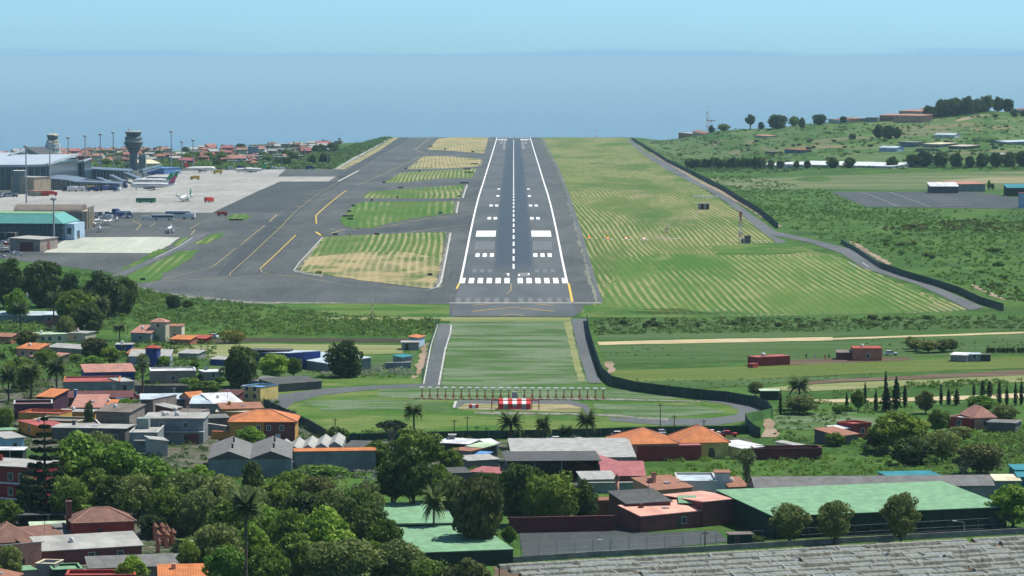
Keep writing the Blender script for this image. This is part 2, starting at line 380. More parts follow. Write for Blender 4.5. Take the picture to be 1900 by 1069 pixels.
# wide strips of grass
S('runway_strip', [(1001, 253), (1165, 255), (1190, 272), (1250, 315), (1325, 365), (1440, 447), (1560, 478), (1640, 515), (1800, 575), (1700, 581), (1300, 588), (1076, 588), (1084, 566), (1114, 562), (1060, 385), (1030, 310)], m_strip, .05, raw=40)
m_strip2 = ground_mat('mown_strip_green', (.065, .165, .022), (.11, .20, .035), (.20, .23, .08), .02, .04, (.55, .72), (1, .2, 1), .9, .4, (3.2, TAN, .5, .42))
S('runway_strip_green', [(1150, 478), (1250, 470), (1400, 476), (1540, 474), (1640, 515), (1740, 558), (1690, 580), (1300, 587), (1118, 587), (1116, 560)], m_strip2, .09, raw=40, rag=2.5)
S('short_grass', [(1318, 456), (1470, 450), (1500, 468), (1420, 474), (1330, 474)], m_grass, .13, rag=2)
S('dry_verge', [(560, 588), (834, 589), (1060, 590), (1060, 596), (834, 596), (640, 594)], m_pale, .11)
S('straw_rows', [(1046, 598), (1060, 598), (1070, 650), (1086, 708), (1072, 708), (1058, 650)], m_pale, .12, rag=.3)
S('grass_verge', [(460, 561), (835, 564), (835, 588), (640, 585), (500, 566)], m_grass, .05)
S('grass_verge', [(1084, 566), (1300, 572), (1420, 583), (1300, 589), (1080, 589)], m_grass, .09)
S('resa_grass', [(838, 590), (1060, 592), (1072, 650), (1092, 715), (1150, 722), (1300, 737), (1240, 745), (810, 745), (818, 712), (830, 650)], m_silver, .05)
S('localizer_grass', [(490, 740), (560, 722), (700, 715), (800, 716), (1100, 718), (1290, 737), (1390, 748), (1400, 775), (1330, 800), (1100, 812), (640, 812), (560, 785)], m_grass, .09)
S('silver_band', [(700, 722), (800, 716), (1110, 718), (1290, 738), (1180, 744), (800, 742), (700, 738)], m_silver, .12)
S('silver_band', [(560, 745), (700, 742), (830, 747), (840, 765), (700, 760), (600, 765)], m_silver, .13)
S('silver_band', [(1100, 750), (1290, 752), (1350, 765), (1230, 778), (1120, 770)], m_silver, .13)
S('grass_verge', [(505, 708), (590, 700), (785, 702), (782, 716), (620, 722), (520, 738), (488, 745)], m_grass, .1)
# pavement
S('taxiway', [(742, 253), (1000, 253), (1030, 310), (1052, 372), (1080, 460), (1104, 562), (1063, 588), (834, 588), (834, 565), (620, 563), (460, 563), (300, 546), (250, 530), (232, 515), (200, 505), (100, 492), (0, 480), (-120, 470), (-120, 314), (619, 314)], m_asph, .06)
S('apron', [(665, 317), (656, 319), (627, 337), (519, 337), (468, 360), (430, 378), (394, 395), (175, 394), (60, 398), (-60, 400), (-60, 380), (90, 352), (200, 335), (330, 318), (530, 314.5), (515, 328), (632, 328)], m_conc, .10)
S('taxiway_new_asphalt', [(519, 338), (626, 338), (600, 352), (560, 372), (520, 395), (396, 395), (430, 379), (468, 361)], m_dark, .11)
S('taxi_lane', [(640, 429), (700, 426), (760, 419), (868, 402), (884, 401), (878, 419), (800, 424), (740, 430), (640, 437)], m_dark, .10)
S('taxi_lane', [(745, 254), (765, 254), (690, 300), (640, 335), (560, 390), (470, 470), (430, 510), (400, 512), (450, 460), (540, 385), (620, 330), (680, 295)], m_dark, .1)
S('aircraft_stand', [(128, 441), (295, 440), (334, 441), (310, 457), (288, 470), (80, 469)], m_conc2, .10)
S('runway', [(-22.6, 1224), (22.6, 1224), (22.6, 4620), (-22.6, 4620)], m_rwy, .11, world=True)
for pts in ([(1052, 372), (1057, 372), (1113, 562), (1104, 562)], ): S('gravel_edge', pts, m_gravel, .10)
S('perimeter_lane', [(1003, 254), (1006, 254), (1036, 310), (1062, 378), (1100, 500), (1119, 562), (1112, 562), (1092, 500), (1057, 385), (1031, 310)], m_road, .13)
isl = [([(603, 441), (640, 438), (760, 433), (828, 431), (820, 480), (810, 520), (806, 535), (790, 535), (680, 522), (600, 510), (558, 504), (556, 497), (580, 465)], m_isl2),
 ([(603, 441), (640, 438), (760, 433), (828, 431), (820, 480), (740, 466), (650, 470), (572, 478)], m_isl),
 ([(676, 375), (760, 374), (844, 374), (842, 396), (795, 402), (750, 409), (710, 418), (690, 424), (655, 424), (637, 420), (630, 410), (642, 396), (657, 381)], m_isl3),
 ([(674, 368), (683, 357), (749, 351), (861, 343), (853, 368), (783, 369)], m_isl), ([(713, 340), (742, 321), (795, 317.5), (884, 313), (877, 330), (808, 332), (747, 339)], m_isl),
 ([(755, 314), (786, 290), (832, 290), (895, 296), (888, 309), (832, 313)], m_isl2), ([(793, 278), (812, 258), (839, 254), (907, 255), (898, 285), (832, 280)], m_isl2),
 ([(419, 407), (432, 398), (458, 398), (466, 402), (451, 409)], m_isl3), ([(361, 453), (393, 435), (417, 432), (409, 440), (380, 454)], m_isl3),
 ([(317, 456), (340, 441), (354, 441), (332, 457)], m_isl3), ([(293, 463), (316, 463), (290, 475), (228, 503), (225, 500), (262, 480)], m_grass),
 ([(330, 468), (372, 463), (355, 480), (315, 503), (300, 508), (296, 520), (262, 526), (233, 519), (234, 511), (280, 491)], m_isl3)]
for k, (pts, m) in enumerate(isl): S('grass_island', pts, m, .15 + (.03 if k == 1 else 0))
S('service_road', [(208, 513), (225, 504), (290, 478), (330, 458), (357, 438), (390, 432), (370, 445), (330, 466), (280, 490), (235, 510), (220, 518)], m_road, .2)
for pts in ([(832, 432), (837, 432), (817, 534), (808, 534)], [(846, 374), (852, 374), (848, 396), (843, 396)], [(863, 343), (868, 342), (859, 368), (855, 368)], [(889, 309), (893, 297), (896, 297), (893, 309)],
            [(598, 440), (603, 440), (556, 497), (549, 500), (560, 482)], [(549, 498), (558, 504), (600, 511), (598, 515), (545, 505)], [(232, 511), (245, 528), (300, 543), (460, 560), (640, 562), (640, 564), (460, 564), (290, 547), (230, 520)]):
    S('gravel_edge', pts, m_gravel, .13)
S('concrete_kerb_line', [(620, 314), (626, 314), (668, 290), (732, 254), (728, 254), (660, 290)], m_conc, .12)
S('dry_verge', [(640, 314), (668, 300), (700, 282), (740, 256), (734, 254), (680, 285), (626, 314)], m_isl2, .1)
S('concrete_band', [(834, 562.2), (1116, 562.2), (1116, 564), (834, 564)], m_conc, .2)
# perimeter roads
S('perimeter_road', [(1163, 259), (1172, 259), (1200, 284), (1250, 310), (1300, 340), (1350, 366), (1390, 395), (1440, 430), (1530, 450), (1580, 463), (1640, 497), (1720, 525), (1760, 542), (1826, 571), (1800, 576), (1740, 546), (1700, 528), (1600, 497), (1560, 470), (1500, 450), (1432, 437), (1460, 450), (1443, 452), (1400, 420), (1360, 385), (1310, 352), (1240, 317), (1200, 292)], m_road, .14, raw=30)
S('perimeter_road', [(1060, 592), (1089, 592), (1095, 640), (1103, 680), (1116, 712), (1092, 711), (1078, 670), (1068, 630)], m_road, .14)
S('perimeter_road', [(815, 602), (821, 601), (840, 604), (838, 620), (828, 650), (818, 716), (787, 716), (796, 670), (806, 630)], m_road, .14)
S('perimeter_road', [(787, 713), (818, 713), (818, 717), (700, 723), (600, 734), (545, 748), (530, 760), (500, 755), (484, 746), (520, 733), (600, 722), (700, 716)], m_road, .16)
S('perimeter_road', [(1300, 738), (1345, 742), (1400, 752), (1418, 765), (1395, 780), (1330, 790), (1230, 790), (1130, 782), (1132, 776), (1230, 779), (1320, 777), (1365, 771), (1372, 762), (1350, 752), (1300, 744)], m_road, .16)
S('dirt_track', [(1405, 765), (1425, 762), (1443, 800), (1440, 812), (1412, 812), (1420, 795)], m_dirt, .12)
S('dirt_track', [(786, 640), (796, 636), (790, 668), (776, 700), (764, 703), (775, 670)], m_dirt, .12)
S('dirt_track', [(1205, 283), (1210, 283), (1290, 330), (1370, 370), (1420, 397), (1451, 420), (1444, 422), (1405, 398), (1350, 366), (1270, 326)], m_dirt, .12, raw=30)
S('dirt_track', [(1575, 448), (1582, 447), (1655, 490), (1646, 492), (1600, 466)], m_dirt, .12); S('dirt_track', [(1800, 530), (1804, 528), (1868, 557), (1860, 558)], m_dirt, .12)
S('dirt_track', [(1122, 672), (1135, 672), (1140, 690), (1128, 694)], m_dirt, .12)
S('localizer_road', [(842, 759), (842, 748), (850, 744), (1060, 744), (1090, 752), (1097, 766), (1088, 769), (1080, 757), (1050, 750), (860, 750), (850, 757)], m_road, .18)
S('straw_patch', [(850, 757), (862, 750), (1050, 750), (1078, 757), (1080, 766), (1000, 764), (850, 760)], ground_mat('dry_patch', (.22, .22, .10), (.42, .37, .2), None, .1, .3, stretch=(1, 2, 1), fine=1.3), .16)
S('concrete_path', [(760, 738), (1120, 740), (1300, 745), (1300, 747), (1120, 743.5), (760, 741)], m_gravel, .18)
S('field_track', [(880, 765), (1088, 768), (1240, 777), (1240, 781), (1100, 772), (880, 769)], m_gravel, .17)
# fields right
S('field', [(1100, 596), (1900, 590), (1960, 590), (1960, 612), (1900, 612), (1500, 625), (1110, 632)], m_crop2, .05)
S('straw_band', [(1108, 635), (1350, 629), (1545, 626), (1545, 632), (1350, 636), (1112, 641)], m_straw, .1)
S('straw_band', [(1545, 628), (1900, 616), (1960, 615), (1960, 618), (1900, 619), (1545, 631)], m_straw, .1)
S('field', [(1112, 642), (1545, 633), (1960, 619), (1960, 655), (1500, 668), (1125, 676)], m_crop2, .06)
S('field', [(1125, 688), (1400, 680), (1960, 659), (1960, 681), (1600, 694), (1400, 704), (1150, 709)], m_crop, .08)
S('field', [(1150, 709), (1400, 704), (1500, 700), (1600, 696), (1620, 700), (1440, 712), (1300, 722), (1160, 716)], m_crop2, .1)
S('ploughed_field', [(1500, 707), (1960, 684), (1960, 694), (1640, 706), (1480, 714)], m_soil, .1)
S('ploughed_field', [(1400, 675), (1480, 668), (1560, 665), (1680, 664), (1700, 669), (1400, 680)], m_soil, .12)
S('field', [(1400, 722), (1500, 714), (1960, 694), (1960, 708), (1700, 716), (1480, 728)], m_pale, .1)
S('straw_band', [(1480, 742), (1700, 738), (1900, 730), (1900, 739), (1700, 745), (1490, 748)], m_straw, .1)
S('field', [(1440, 770), (1600, 765), (1700, 775), (1560, 800), (1440, 795)], m_silver, .06)
# fields left
S('field', [(285, 643), (480, 638), (760, 641), (748, 656), (500, 660), (300, 662)], m_pale, .06)
S('ploughed_field', [(385, 628), (760, 628), (758, 636), (480, 634), (385, 638)], ground_mat('dark_soil', (.06, .05, .035), (.09, .075, .05), (.07, .10, .03), .05, .2, stretch=(.2, 2, 1)), .08)
S('field', [(380, 668), (760, 662), (770, 640), (780, 640), (770, 668), (760, 700), (505, 708), (400, 700)], m_crop2, .05)
# hill pasture and training pad
S('hill_meadow', [(1210, 300), (1300, 330), (1460, 330), (1900, 318), (1960, 318), (1960, 350), (1700, 352), (1500, 350), (1380, 352)], ground_mat('rough_meadow', (.13, .18, .07), (.22, .24, .12), (.08, .14, .04), .012, .05, (.5, .65), (.4, 1.5, 1), .5, .4), .06, raw=40)
S('hill_meadow', [(1196, 262), (1330, 246), (1560, 231), (1960, 220), (1960, 312), (1300, 312), (1215, 290)], ground_mat('hill_pasture', (.065, .145, .035), (.11, .185, .05), (.20, .215, .105), .02, .035, (.5, .66), (.25, 2.2, 1), .3, .3), .05, raw=30)
for pts in ([(1210, 272), (1420, 262), (1440, 266), (1250, 280)], [(1500, 262), (1700, 245), (1900, 236), (1900, 240), (1720, 251), (1520, 268)], [(1330, 285), (1600, 272), (1640, 276), (1360, 292)], [(1700, 290), (1960, 277), (1960, 283), (1720, 295)], [(1600, 240), (1800, 228), (1830, 231), (1640, 246)]): S('dry_terrace', pts, ground_mat('dry_terrace_grass', (.16, .17, .075), (.25, .22, .12), (.11, .15, .05), .03, .05, (.5, .66), (.3, 2, 1), .4, .35) if 'dry_terrace_grass' not in MATS else MATS['dry_terrace_grass'], .1, raw=30)
S('drill_pad', [(1539, 356), (1804, 356), (1960, 377), (1960, 392), (1900, 388), (1606, 384)], m_dark, .12, raw=40)
S('tan_field', [(1745, 335), (1960, 325), (1960, 338), (1800, 341)], ground_mat('stubble', (.27, .25, .13), (.36, .32, .19), None, .03, .2, stretch=(.3, 2, 1)), .1)
S('hill_scar', [(1770, 223), (1835, 212), (1838, 215), (1776, 226)], m_dirt, .15)
S('yard', [(961, 979), (1137, 974), (1200, 990), (1330, 985), (1353, 1006), (1200, 1020), (970, 1032)], m_dark, .12)
S('village_yards', [(-60, 730), (110, 700), (250, 705), (480, 725), (500, 760), (620, 815), (700, 850), (700, 870), (330, 868), (240, 840), (-60, 830)], ground_mat('yard_ground', (.05, .085, .03), (.15, .135, .10), (.20, .19, .17), .12, .3, (.5, .6), (1, 1, 1), 1.4, .5), .05)
S('village_yards', [(-60, 940), (260, 940), (330, 1000), (420, 1060), (420, 1120), (-60, 1120)], MATS['yard_ground'], .05)
S('village_yards', [(700, 822), (1100, 818), (1390, 812), (1390, 842), (1190, 856), (1190, 905), (940, 905), (800, 890), (690, 850)], MATS['yard_ground'], .05)
# ---- runway markings (real sizes, metres)
wm = []
def rect(x0, x1, y0, y1): wm.append(([((x0 + x1) / 2, y0), ((x0 + x1) / 2, y1)], x1 - x0, 1))
T0 = 1396
for k in range(6):
    for s in (-1, 1): x = s * (2.75 + 3.72 * k); rect(x - 1.1, x + 1.1, T0, T0 + 32)
for y, n in ((1560, 3), (1856, 2), (2006, 2), (2156, 1), (2300, 1)):
    for k in range(n):
        for s in (-1, 1): x = s * (10.1 + 3.35 * k); rect(x - .95, x + .95, y, y + 24)
for s in (-1, 1): rect(s * 14.1 - 5., s * 14.1 + 5., 1702, 1750)
y = 1484
while y < 4380: rect(-.4, .4, y, y + 30); y += 50
for s in (-1, 1): rect(s * 22.2 - .45, s * 22.2 + .45, T0, 4580)
# far threshold
for k in range(4):
    for s in (-1, 1): x = s * (6. + 4. * k); rect(x - 1.1, x + 1.1, 4540, 4572)
for y, n in ((4260, 2), (4110, 2), (3960, 1), (3800, 1)):
    for k in range(n):
        for s in (-1, 1): x = s * (11 + 4.0 * k); rect(x - 1.2, x + 1.2, y, y + 24)
for s in (-1, 1): rect(s * 14.5 - 6, s * 14.5 + 6, 4345, 4385)
for x in (-4.5, -1.6, 2.6, 5): rect(x - .8, x + .8, 4500, 4525)
# designation "12": a 1 left of the axis, a 2 right of it
rect(-2.6, -1.9, 1440, 1457); wm.append(([(-3.4, 1452), (-2.3, 1456.5)], .7, 1))
for y in (1440.6, 1448.5, 1456.4): wm.append(([(1.9, y), (6.9, y)], 1.3, 1))
wm.append(([(6.5, 1448.5), (6.5, 1456.4)], .8, 1)); wm.append(([(2.3, 1440.6), (2.3, 1448.5)], .8, 1))
markings('runway_markings', wm, m_white, .17)
wo = []
for k in range(6):
    for s in (-1, 1):
        x = s * (2.75 + 3.72 * k); wo.append(([(x, 1288), (x, 1314)], 1.9, 1))
for k in range(3):
    for s in (-1, 1): x = s * (10.3 + 3.4 * k); wo.append(([(x, 1462), (x, 1482)], 1.9, 1))
for s in (-1, 1):
    for k in range(9): x = s * (9.8 + 1.05 * k); wo.append(([(x, 1608), (x, 1668)], .8, 1))
markings('worn_runway_markings', wo, m_worn, .15)
markings('yellow_edge_markings', [([(1055, 527), (1062, 561)], .9), ([(852, 527), (847, 537)], .8), ([(876, 579), (952, 571.5), (1027, 579)], .9), ([(878, 567.5), (912, 565)], .7), ([(992, 565), (1026, 568)], .7), ([(930, 587), (952, 584.5), (972, 587)], .7),
    ([(643, 354), (586, 401), (587, 416)], .6), ([(549, 437), (483, 499)], .45), ([(586, 431), (596, 438)], 1.2)], m_yel2, .24)
markings('taxiway_markings', [([(483, 499), (486, 506), (500, 510), (560, 515), (653, 531)], .3), ([(276, 524), (385, 519), (500, 512), (560, 513)], .6), ([(437, 462), (393, 497), (300, 519)], .28), ([(492, 419), (446, 456)], .3),
    ([(545, 396), (522, 421), (510, 432), (426, 509), (428, 513)], .28), ([(514, 399), (500, 412)], .5), ([(524, 408.5), (548, 408.5)], .8), ([(508, 422.5), (538, 424.5)], .8), ([(780, 291), (720, 320), (662, 344)], .4), ([(767, 256), (690, 300), (640, 330), (545, 396)], .22),
    ([(800, 256), (770, 278), (795, 287), (890, 296)], .6), ([(640, 372), (662, 372)], .8), ([(845, 372), (868, 371)], .8), ([(868, 399), (800, 405), (700, 424)], .5), ([(868, 418), (820, 423), (740, 435)], .5), ([(612, 426), (622, 426)], 1.4), ([(614, 434), (640, 426)], .8),
    ([(563, 368), (575, 368)], 2), ([(562, 374), (580, 374)], 2), ([(547, 384), (563, 384)], 2), ([(568, 361), (590, 361)], 1.6), ([(578, 354), (600, 354)], 1.6), ([(245, 409), (262, 418), (252, 428)], .4), ([(362, 427), (354, 437)], .4), ([(370, 415), (352, 426)], .4), ([(278, 421), (288, 415)], .4),
    ([(848, 538), (800, 540), (700, 533)], .3), ([(948, 527), (948, 540), (940, 546)], .3)], m_yel, .23)
markings('apron_lines', [([(150, 388), (330, 386)], .3), ([(60, 372), (400, 366)], .3), ([(240, 344), (520, 339)], .5), ([(90, 455), (260, 450)], .3)], m_yel, .2)
markings('white_edge_lines', [([(836, 433), (818, 525), (811, 534), (796, 538)], .8), ([(851, 375), (847, 396)], .8), ([(867, 344), (859, 368)], .8), ([(666, 317), (628, 337)], 1.6), ([(599, 441), (556, 487), (545, 503), (590, 513)], .5), ([(820, 602), (837, 604), (836, 618), (826, 650), (814, 716)], .5), ([(812, 603), (800, 640), (786, 714)], .4),
    ([(357, 442), (330, 459), (286, 480)], .5), ([(332, 441), (312, 457)], .6), ([(1573, 487), (1590, 496)], .5), ([(1600, 488), (1612, 496)], .5), ([(1215, 442.5), (1265, 444)], 1.6), ([(1395, 447.5), (1428, 447.5)], 1.2), ([(846, 746), (842, 758), (1000, 763)], .8)], paint('kerb_white', (.46, .46, .42), .8, .35, .3), .25)
pad = [([(1565 + k * 3, 359 + k * 3.1), (1600 + k * 5, 359 + k * 3.1)], .8) for k in range(7)] + [([(1713 + 9 * k, 363 + 4.2 * k), (1752 + 13 * k, 363 + 4.2 * k)], 1.8) for k in range(5)] + [([(1600, 357), (1665, 383)], .4), ([(1650, 357), (1725, 384)], .4)]
markings('drill_pad_markings', pad, m_worn if 0 else paint('faded_white', (.4, .4, .4)), .2)
# ================================================================ PLANTS
def leaf_mat(name, a, b, c=None, scale=.35, trans=.32):
    t = NT(name, .7, .2); p = t.pos(); oi = t.n('ShaderNodeObjectInfo')
    n1 = t.noise(p, scale, 3, .7); n2 = t.noise(p, 2.2, 2)
    f = t.mix(t.ramp(n1, .38, .62), a, b); f = t.mix(t.ramp(n2, .45, .7, 0, .8), f, c or tuple(min(1, x * 1.7) for x in b))
    hv = t.n('ShaderNodeHueSaturation'); t.l(f, hv.inputs['Color'])
    mr = t.n('ShaderNodeMapRange'); t.l(oi.outputs['Random'], mr.inputs[0]); mr.inputs[3].default_value = .75; mr.inputs[4].default_value = 1.3; t.l(mr.outputs[0], hv.inputs['Value'])
    mr2 = t.n('ShaderNodeMapRange'); t.l(oi.outputs['Random'], mr2.inputs[0]); mr2.inputs[3].default_value = .515; mr2.inputs[4].default_value = .485; t.l(mr2.outputs[0], hv.inputs['Hue'])
    t.col(hv.outputs[0]); tr = t.n('ShaderNodeBsdfTranslucent'); t.l(hv.outputs[0], tr.inputs[0]); ad = t.n('ShaderNodeMixShader'); ad.inputs[0].default_value = trans
    t.l(t.b.outputs[0], ad.inputs[1]); t.l(tr.outputs[0], ad.inputs[2]); t.l(ad.outputs[0], t.t.nodes['Material Output'].inputs[0]); return t.m
L_broad = leaf_mat('foliage_broad', (.075, .135, .016), (.14, .225, .028), (.25, .34, .055))
L_light = leaf_mat('foliage_light', (.11, .22, .02), (.18, .31, .035), (.28, .42, .06))
L_olive = leaf_mat('foliage_olive', (.10, .145, .035), (.17, .22, .055), (.28, .32, .11))
L_dark = leaf_mat('foliage_dark', (.032, .07, .016), (.065, .115, .022), (.13, .18, .038))
L_brown = leaf_mat('foliage_brownish', (.06, .085, .025), (.11, .13, .035), (.20, .18, .05))
L_cyp = leaf_mat('foliage_cypress', (.015, .035, .014), (.024, .05, .018), (.04, .07, .025), trans=.1)
L_palm = leaf_mat('foliage_palm', (.06, .11, .025), (.10, .15, .035), (.20, .25, .10))
L_yel = leaf_mat('foliage_yellow', (.16, .17, .025), (.25, .25, .04), (.33, .30, .05))
L_scrub = leaf_mat('scrub_leaves', (.06, .125, .025), (.11, .19, .035), (.19, .26, .07), scale=.12)
L_scrub2 = leaf_mat('scrub_leaves_bright', (.085, .185, .022), (.14, .25, .035), (.20, .31, .06), scale=.12)
L_hill = leaf_mat('hill_scrub_leaves', (.06, .135, .03), (.11, .20, .045), (.18, .24, .08), scale=.03)
L_silver = leaf_mat('agave_leaves', (.12, .16, .11), (.20, .25, .17), (.34, .36, .24))
L_gorse = leaf_mat('gorse_leaves', (.07, .09, .02), (.12, .13, .02), (.28, .24, .03), scale=.2)
M_bark = paint('bark', (.11, .085, .06), .9, .4, 3.); M_pbark = paint('palm_bark', (.14, .105, .07), .9, .4, 3.); M_gbark = paint('grey_bark', (.20, .18, .15), .9, .4, 3.)
def leaves(cen, rad, K, size, seed, flat=0., shell=.55, up=.0):
    """K leaf quads around every centre; cen (n,3), rad (n,3)"""
    g = np.random.default_rng(seed); cen = np.asarray(cen, float); rad = np.asarray(rad, float); n = len(cen)
    d = g.normal(size=(n, K, 3)); d /= np.linalg.norm(d, axis=2, keepdims=True)
    if up: d[:, :, 2] = np.abs(d[:, :, 2]) * up + d[:, :, 2] * (1 - up)
    r = shell + (1 - shell) * g.random((n, K, 1)) ** .6
    p = (cen[:, None, :] + d * r * rad[:, None, :]).reshape(-1, 3)
    nr = d.reshape(-1, 3) * .9 + g.normal(size=(n * K, 3)) * .7; nr[:, 2] += flat; nr /= np.linalg.norm(nr, axis=1, keepdims=True)
    a = np.cross(nr, g.normal(size=(n * K, 3))); a /= np.linalg.norm(a, axis=1, keepdims=True); b = np.cross(nr, a)
    s = size * (.6 + .8 * g.random((n * K, 1)))
    if np.ndim(size) > 0: pass
    V = np.stack([p - a * s - b * s * .5, p + a * s * .9 - b * s * .6, p + a * s + b * s * .5, p - a * s * .8 + b * s * .6], 1).reshape(-1, 3)
    return V, np.arange(len(V)).reshape(-1, 4)
def broad_tree(name, W, Ht, m, seed, lumps=42, K=105, leaf=.27, base=.10, bark=None, cone=0., ragged=.25):
    rnd = random.Random(seed); cen = []; rad = []
    cz = Ht * (base + 1) / 2; rz = Ht * (1 - base) / 2
    for k in range(lumps):
        # lumps spread through the crown's shell
        z = -1 + 2 * (k + .5) / lumps; an = k * 2.399963 + rnd.random() * .6; rr = math.sqrt(max(0, 1 - z * z)) * (1 - cone * (z + 1) / 2.2)
        q = .62 + rnd.uniform(-ragged, ragged); s = rnd.uniform(.15, .30)
        cen.append((math.cos(an) * rr * q * W / 2, math.sin(an) * rr * q * W / 2, cz + z * rz * (.72 + rnd.uniform(-.1, .12)))); rad.append((W * s * .62, W * s * .62, min(W, rz * 1.6) * s * .55))
    for k in range(max(3, lumps // 5)):
        cen.append((rnd.uniform(-.2, .2) * W, rnd.uniform(-.2, .2) * W, cz + rnd.uniform(-.5, .4) * rz)); rad.append((W * .26, W * .26, rz * .45))
    V, Fq = leaves(cen, rad, K, leaf, seed)
    e = empty(name, (0, 0, 0)); link('crown', np_mesh('crown', V, Fq), m, e)
    tb = MB(); tr = Ht * .028
    tb.tube([(0, 0, -.4), (.05, 0, Ht * .15), (-.1, .1, Ht * .4), (0, 0, Ht * .62)], [tr * 1.4, tr, tr * .8, tr * .4], 7)
    for k in range(5):
        c = cen[(k * 5 + 3) % lumps]; tb.tube([(0, 0, Ht * (.18 + .06 * k)), (c[0] * .5, c[1] * .5, Ht * (.28 + .07 * k)), (c[0] * .9, c[1] * .9, c[2])], [tr * .6, tr * .4, tr * .15], 5)
    tb.build('trunk', bark or M_bark, e); e['W'] = W; e['H'] = Ht; return e
def palm_tree(name, W, Ht, seed, n=46, trunk=.3, m=None, droop=1.0):
    """date palm: a bulging trunk and arching feather fronds"""
    rnd = random.Random(seed); e = empty(name, (0, 0, 0)); V = []; Fq = []; L = W / 2 * 1.15
    def quad(a, b, c, d): i = len(V); V.extend([a, b, c, d]); Fq.append([i, i+1, i+2, i+3])
    zc = Ht - L * .55
    for k in range(n):
        az = k * 2.4 + rnd.random() * .3; el = R(98) * (1 - (k / n) ** 1.3) - R(32) + R(rnd.uniform(-6, 6)); l = L * rnd.uniform(.85, 1.05)
        pts = []; x = 0; z = zc; a = el
        for s in range(8):
            pts.append((x, z)); x += l / 7 * math.cos(a); z += l / 7 * math.sin(a); a -= (.16 + .05 * s) * droop * (1.15 - .5 * max(0, math.sin(el)))
        ca, sa = math.cos(az), math.sin(az)
        for s in range(1, 8):
            x0, z0 = pts[s-1]; x1, z1 = pts[s]
            for h in range(3):
                f0 = h / 3; px, pz = x0 + (x1 - x0) * f0, z0 + (z1 - z0) * f0; wl = L * .15 * math.sin(math.pi * min(.97, (s - 1 + f0) / 7 + .12)) * rnd.uniform(.8, 1.15)
                for sd_ in (-1, 1):
                    tx, ty, tz = px + wl * .55, sd_ * wl, pz - wl * .3; lw = L * .036
                    A = (px, 0, pz); B = (px + lw * 2.2, 0, pz); C = (tx + lw, ty, tz); D = (tx, ty, tz)
                    quad(*[(q[0] * ca - q[1] * sa, q[0] * sa + q[1] * ca, q[2]) for q in (A, B, C, D)])
    link('crown', np_mesh('crown', V, Fq), m or L_palm, e)
    tb = MB(); tr = trunk
    zs = [-.3, Ht * .03, Ht * .3, Ht * .6, zc - tr * 1.5, zc + tr * .3, zc + tr]; rs = [tr * 1.3, tr * 1.05, tr * .85, tr * .85, tr, tr * 1.5, tr * .6]
    tb.tube([(0, 0, z) for z in zs], rs, 9); tb.build('trunk', M_pbark, e, True); e['W'] = W; e['H'] = Ht; return e
def fan_palm(name, W, Ht, seed, skirt=.3):
    rnd = random.Random(seed); e = empty(name, (0, 0, 0)); V = []; Fq = []; zc = Ht - W * .42
    for k in range(40):
        az = k * 2.4; el = R(75 - 125 * k / 40); st = W * .24; c = Vector((math.cos(az) * math.cos(el), math.sin(az) * math.cos(el), math.sin(el)))
        o = Vector((0, 0, zc)) + c * st; side = c.cross(Vector((0, 0, 1))).normalized(); upv = side.cross(c)
        for j in range(9):
            a = R(-75 + 150 * j / 8); d = (c * math.cos(a) + side * math.sin(a)).normalized(); l = W * .27 * rnd.uniform(.8, 1.1); wv = side.cross(d).normalized() if 0 else (c * -math.sin(a) + side * math.cos(a)) * W * .022
            tip = o + d * l - Vector((0, 0, l * .25)); i = len(V); V.extend([tuple(o), tuple(o + d * l * .5 + wv), tuple(tip), tuple(o + d * l * .5 - wv)]); Fq.append([i, i+1, i+2, i+3])
    link('crown', np_mesh('crown', V, Fq), L_palm, e)
    cen = [(0, 0, zc - W * (.15 + .12 * k)) for k in range(int(3 + skirt * 4))]; VV, FF = leaves(cen, [(W * .17, W * .17, W * .1)] * len(cen), 60, .16, seed)
    link('dead_frond_skirt', np_mesh('dead_frond_skirt', VV, FF), leaf_mat('dead_fronds', (.16, .13, .08), (.22, .18, .11)) if 'dead_fronds' not in MATS else MATS['dead_fronds'], e)
    tb = MB(); tb.tube([(0, 0, -.3), (0, 0, Ht * .4), (0, 0, zc + .3)], [.38, .24, .2], 8); tb.build('trunk', M_pbark, e); e['W'] = W; e['H'] = Ht; return e
def cypress(name, W, Ht, seed, m=None):
    rnd = random.Random(seed); cen = []; rad = []
    for k in range(16):
        z = (k + .5) / 16; r = W / 2 * (math.sin(math.pi * min(1, z * .8 + .22)) ** .8) * rnd.uniform(.75, 1.1); an = k * 2.4
        cen.append((math.cos(an) * r * .3, math.sin(an) * r * .3, Ht * (.06 + .92 * z))); rad.append((r * .8, r * .8, Ht * .07))
    V, Fq = leaves(cen, rad, 90, .16, seed); e = empty(name, (0, 0, 0)); link('crown', np_mesh('crown', V, Fq), m or L_cyp, e)
    MB().tube([(0, 0, -.3), (0, 0, Ht * .5)], [.2, .1], 6).build('trunk', M_bark, e); e['W'] = W; e['H'] = Ht; return e
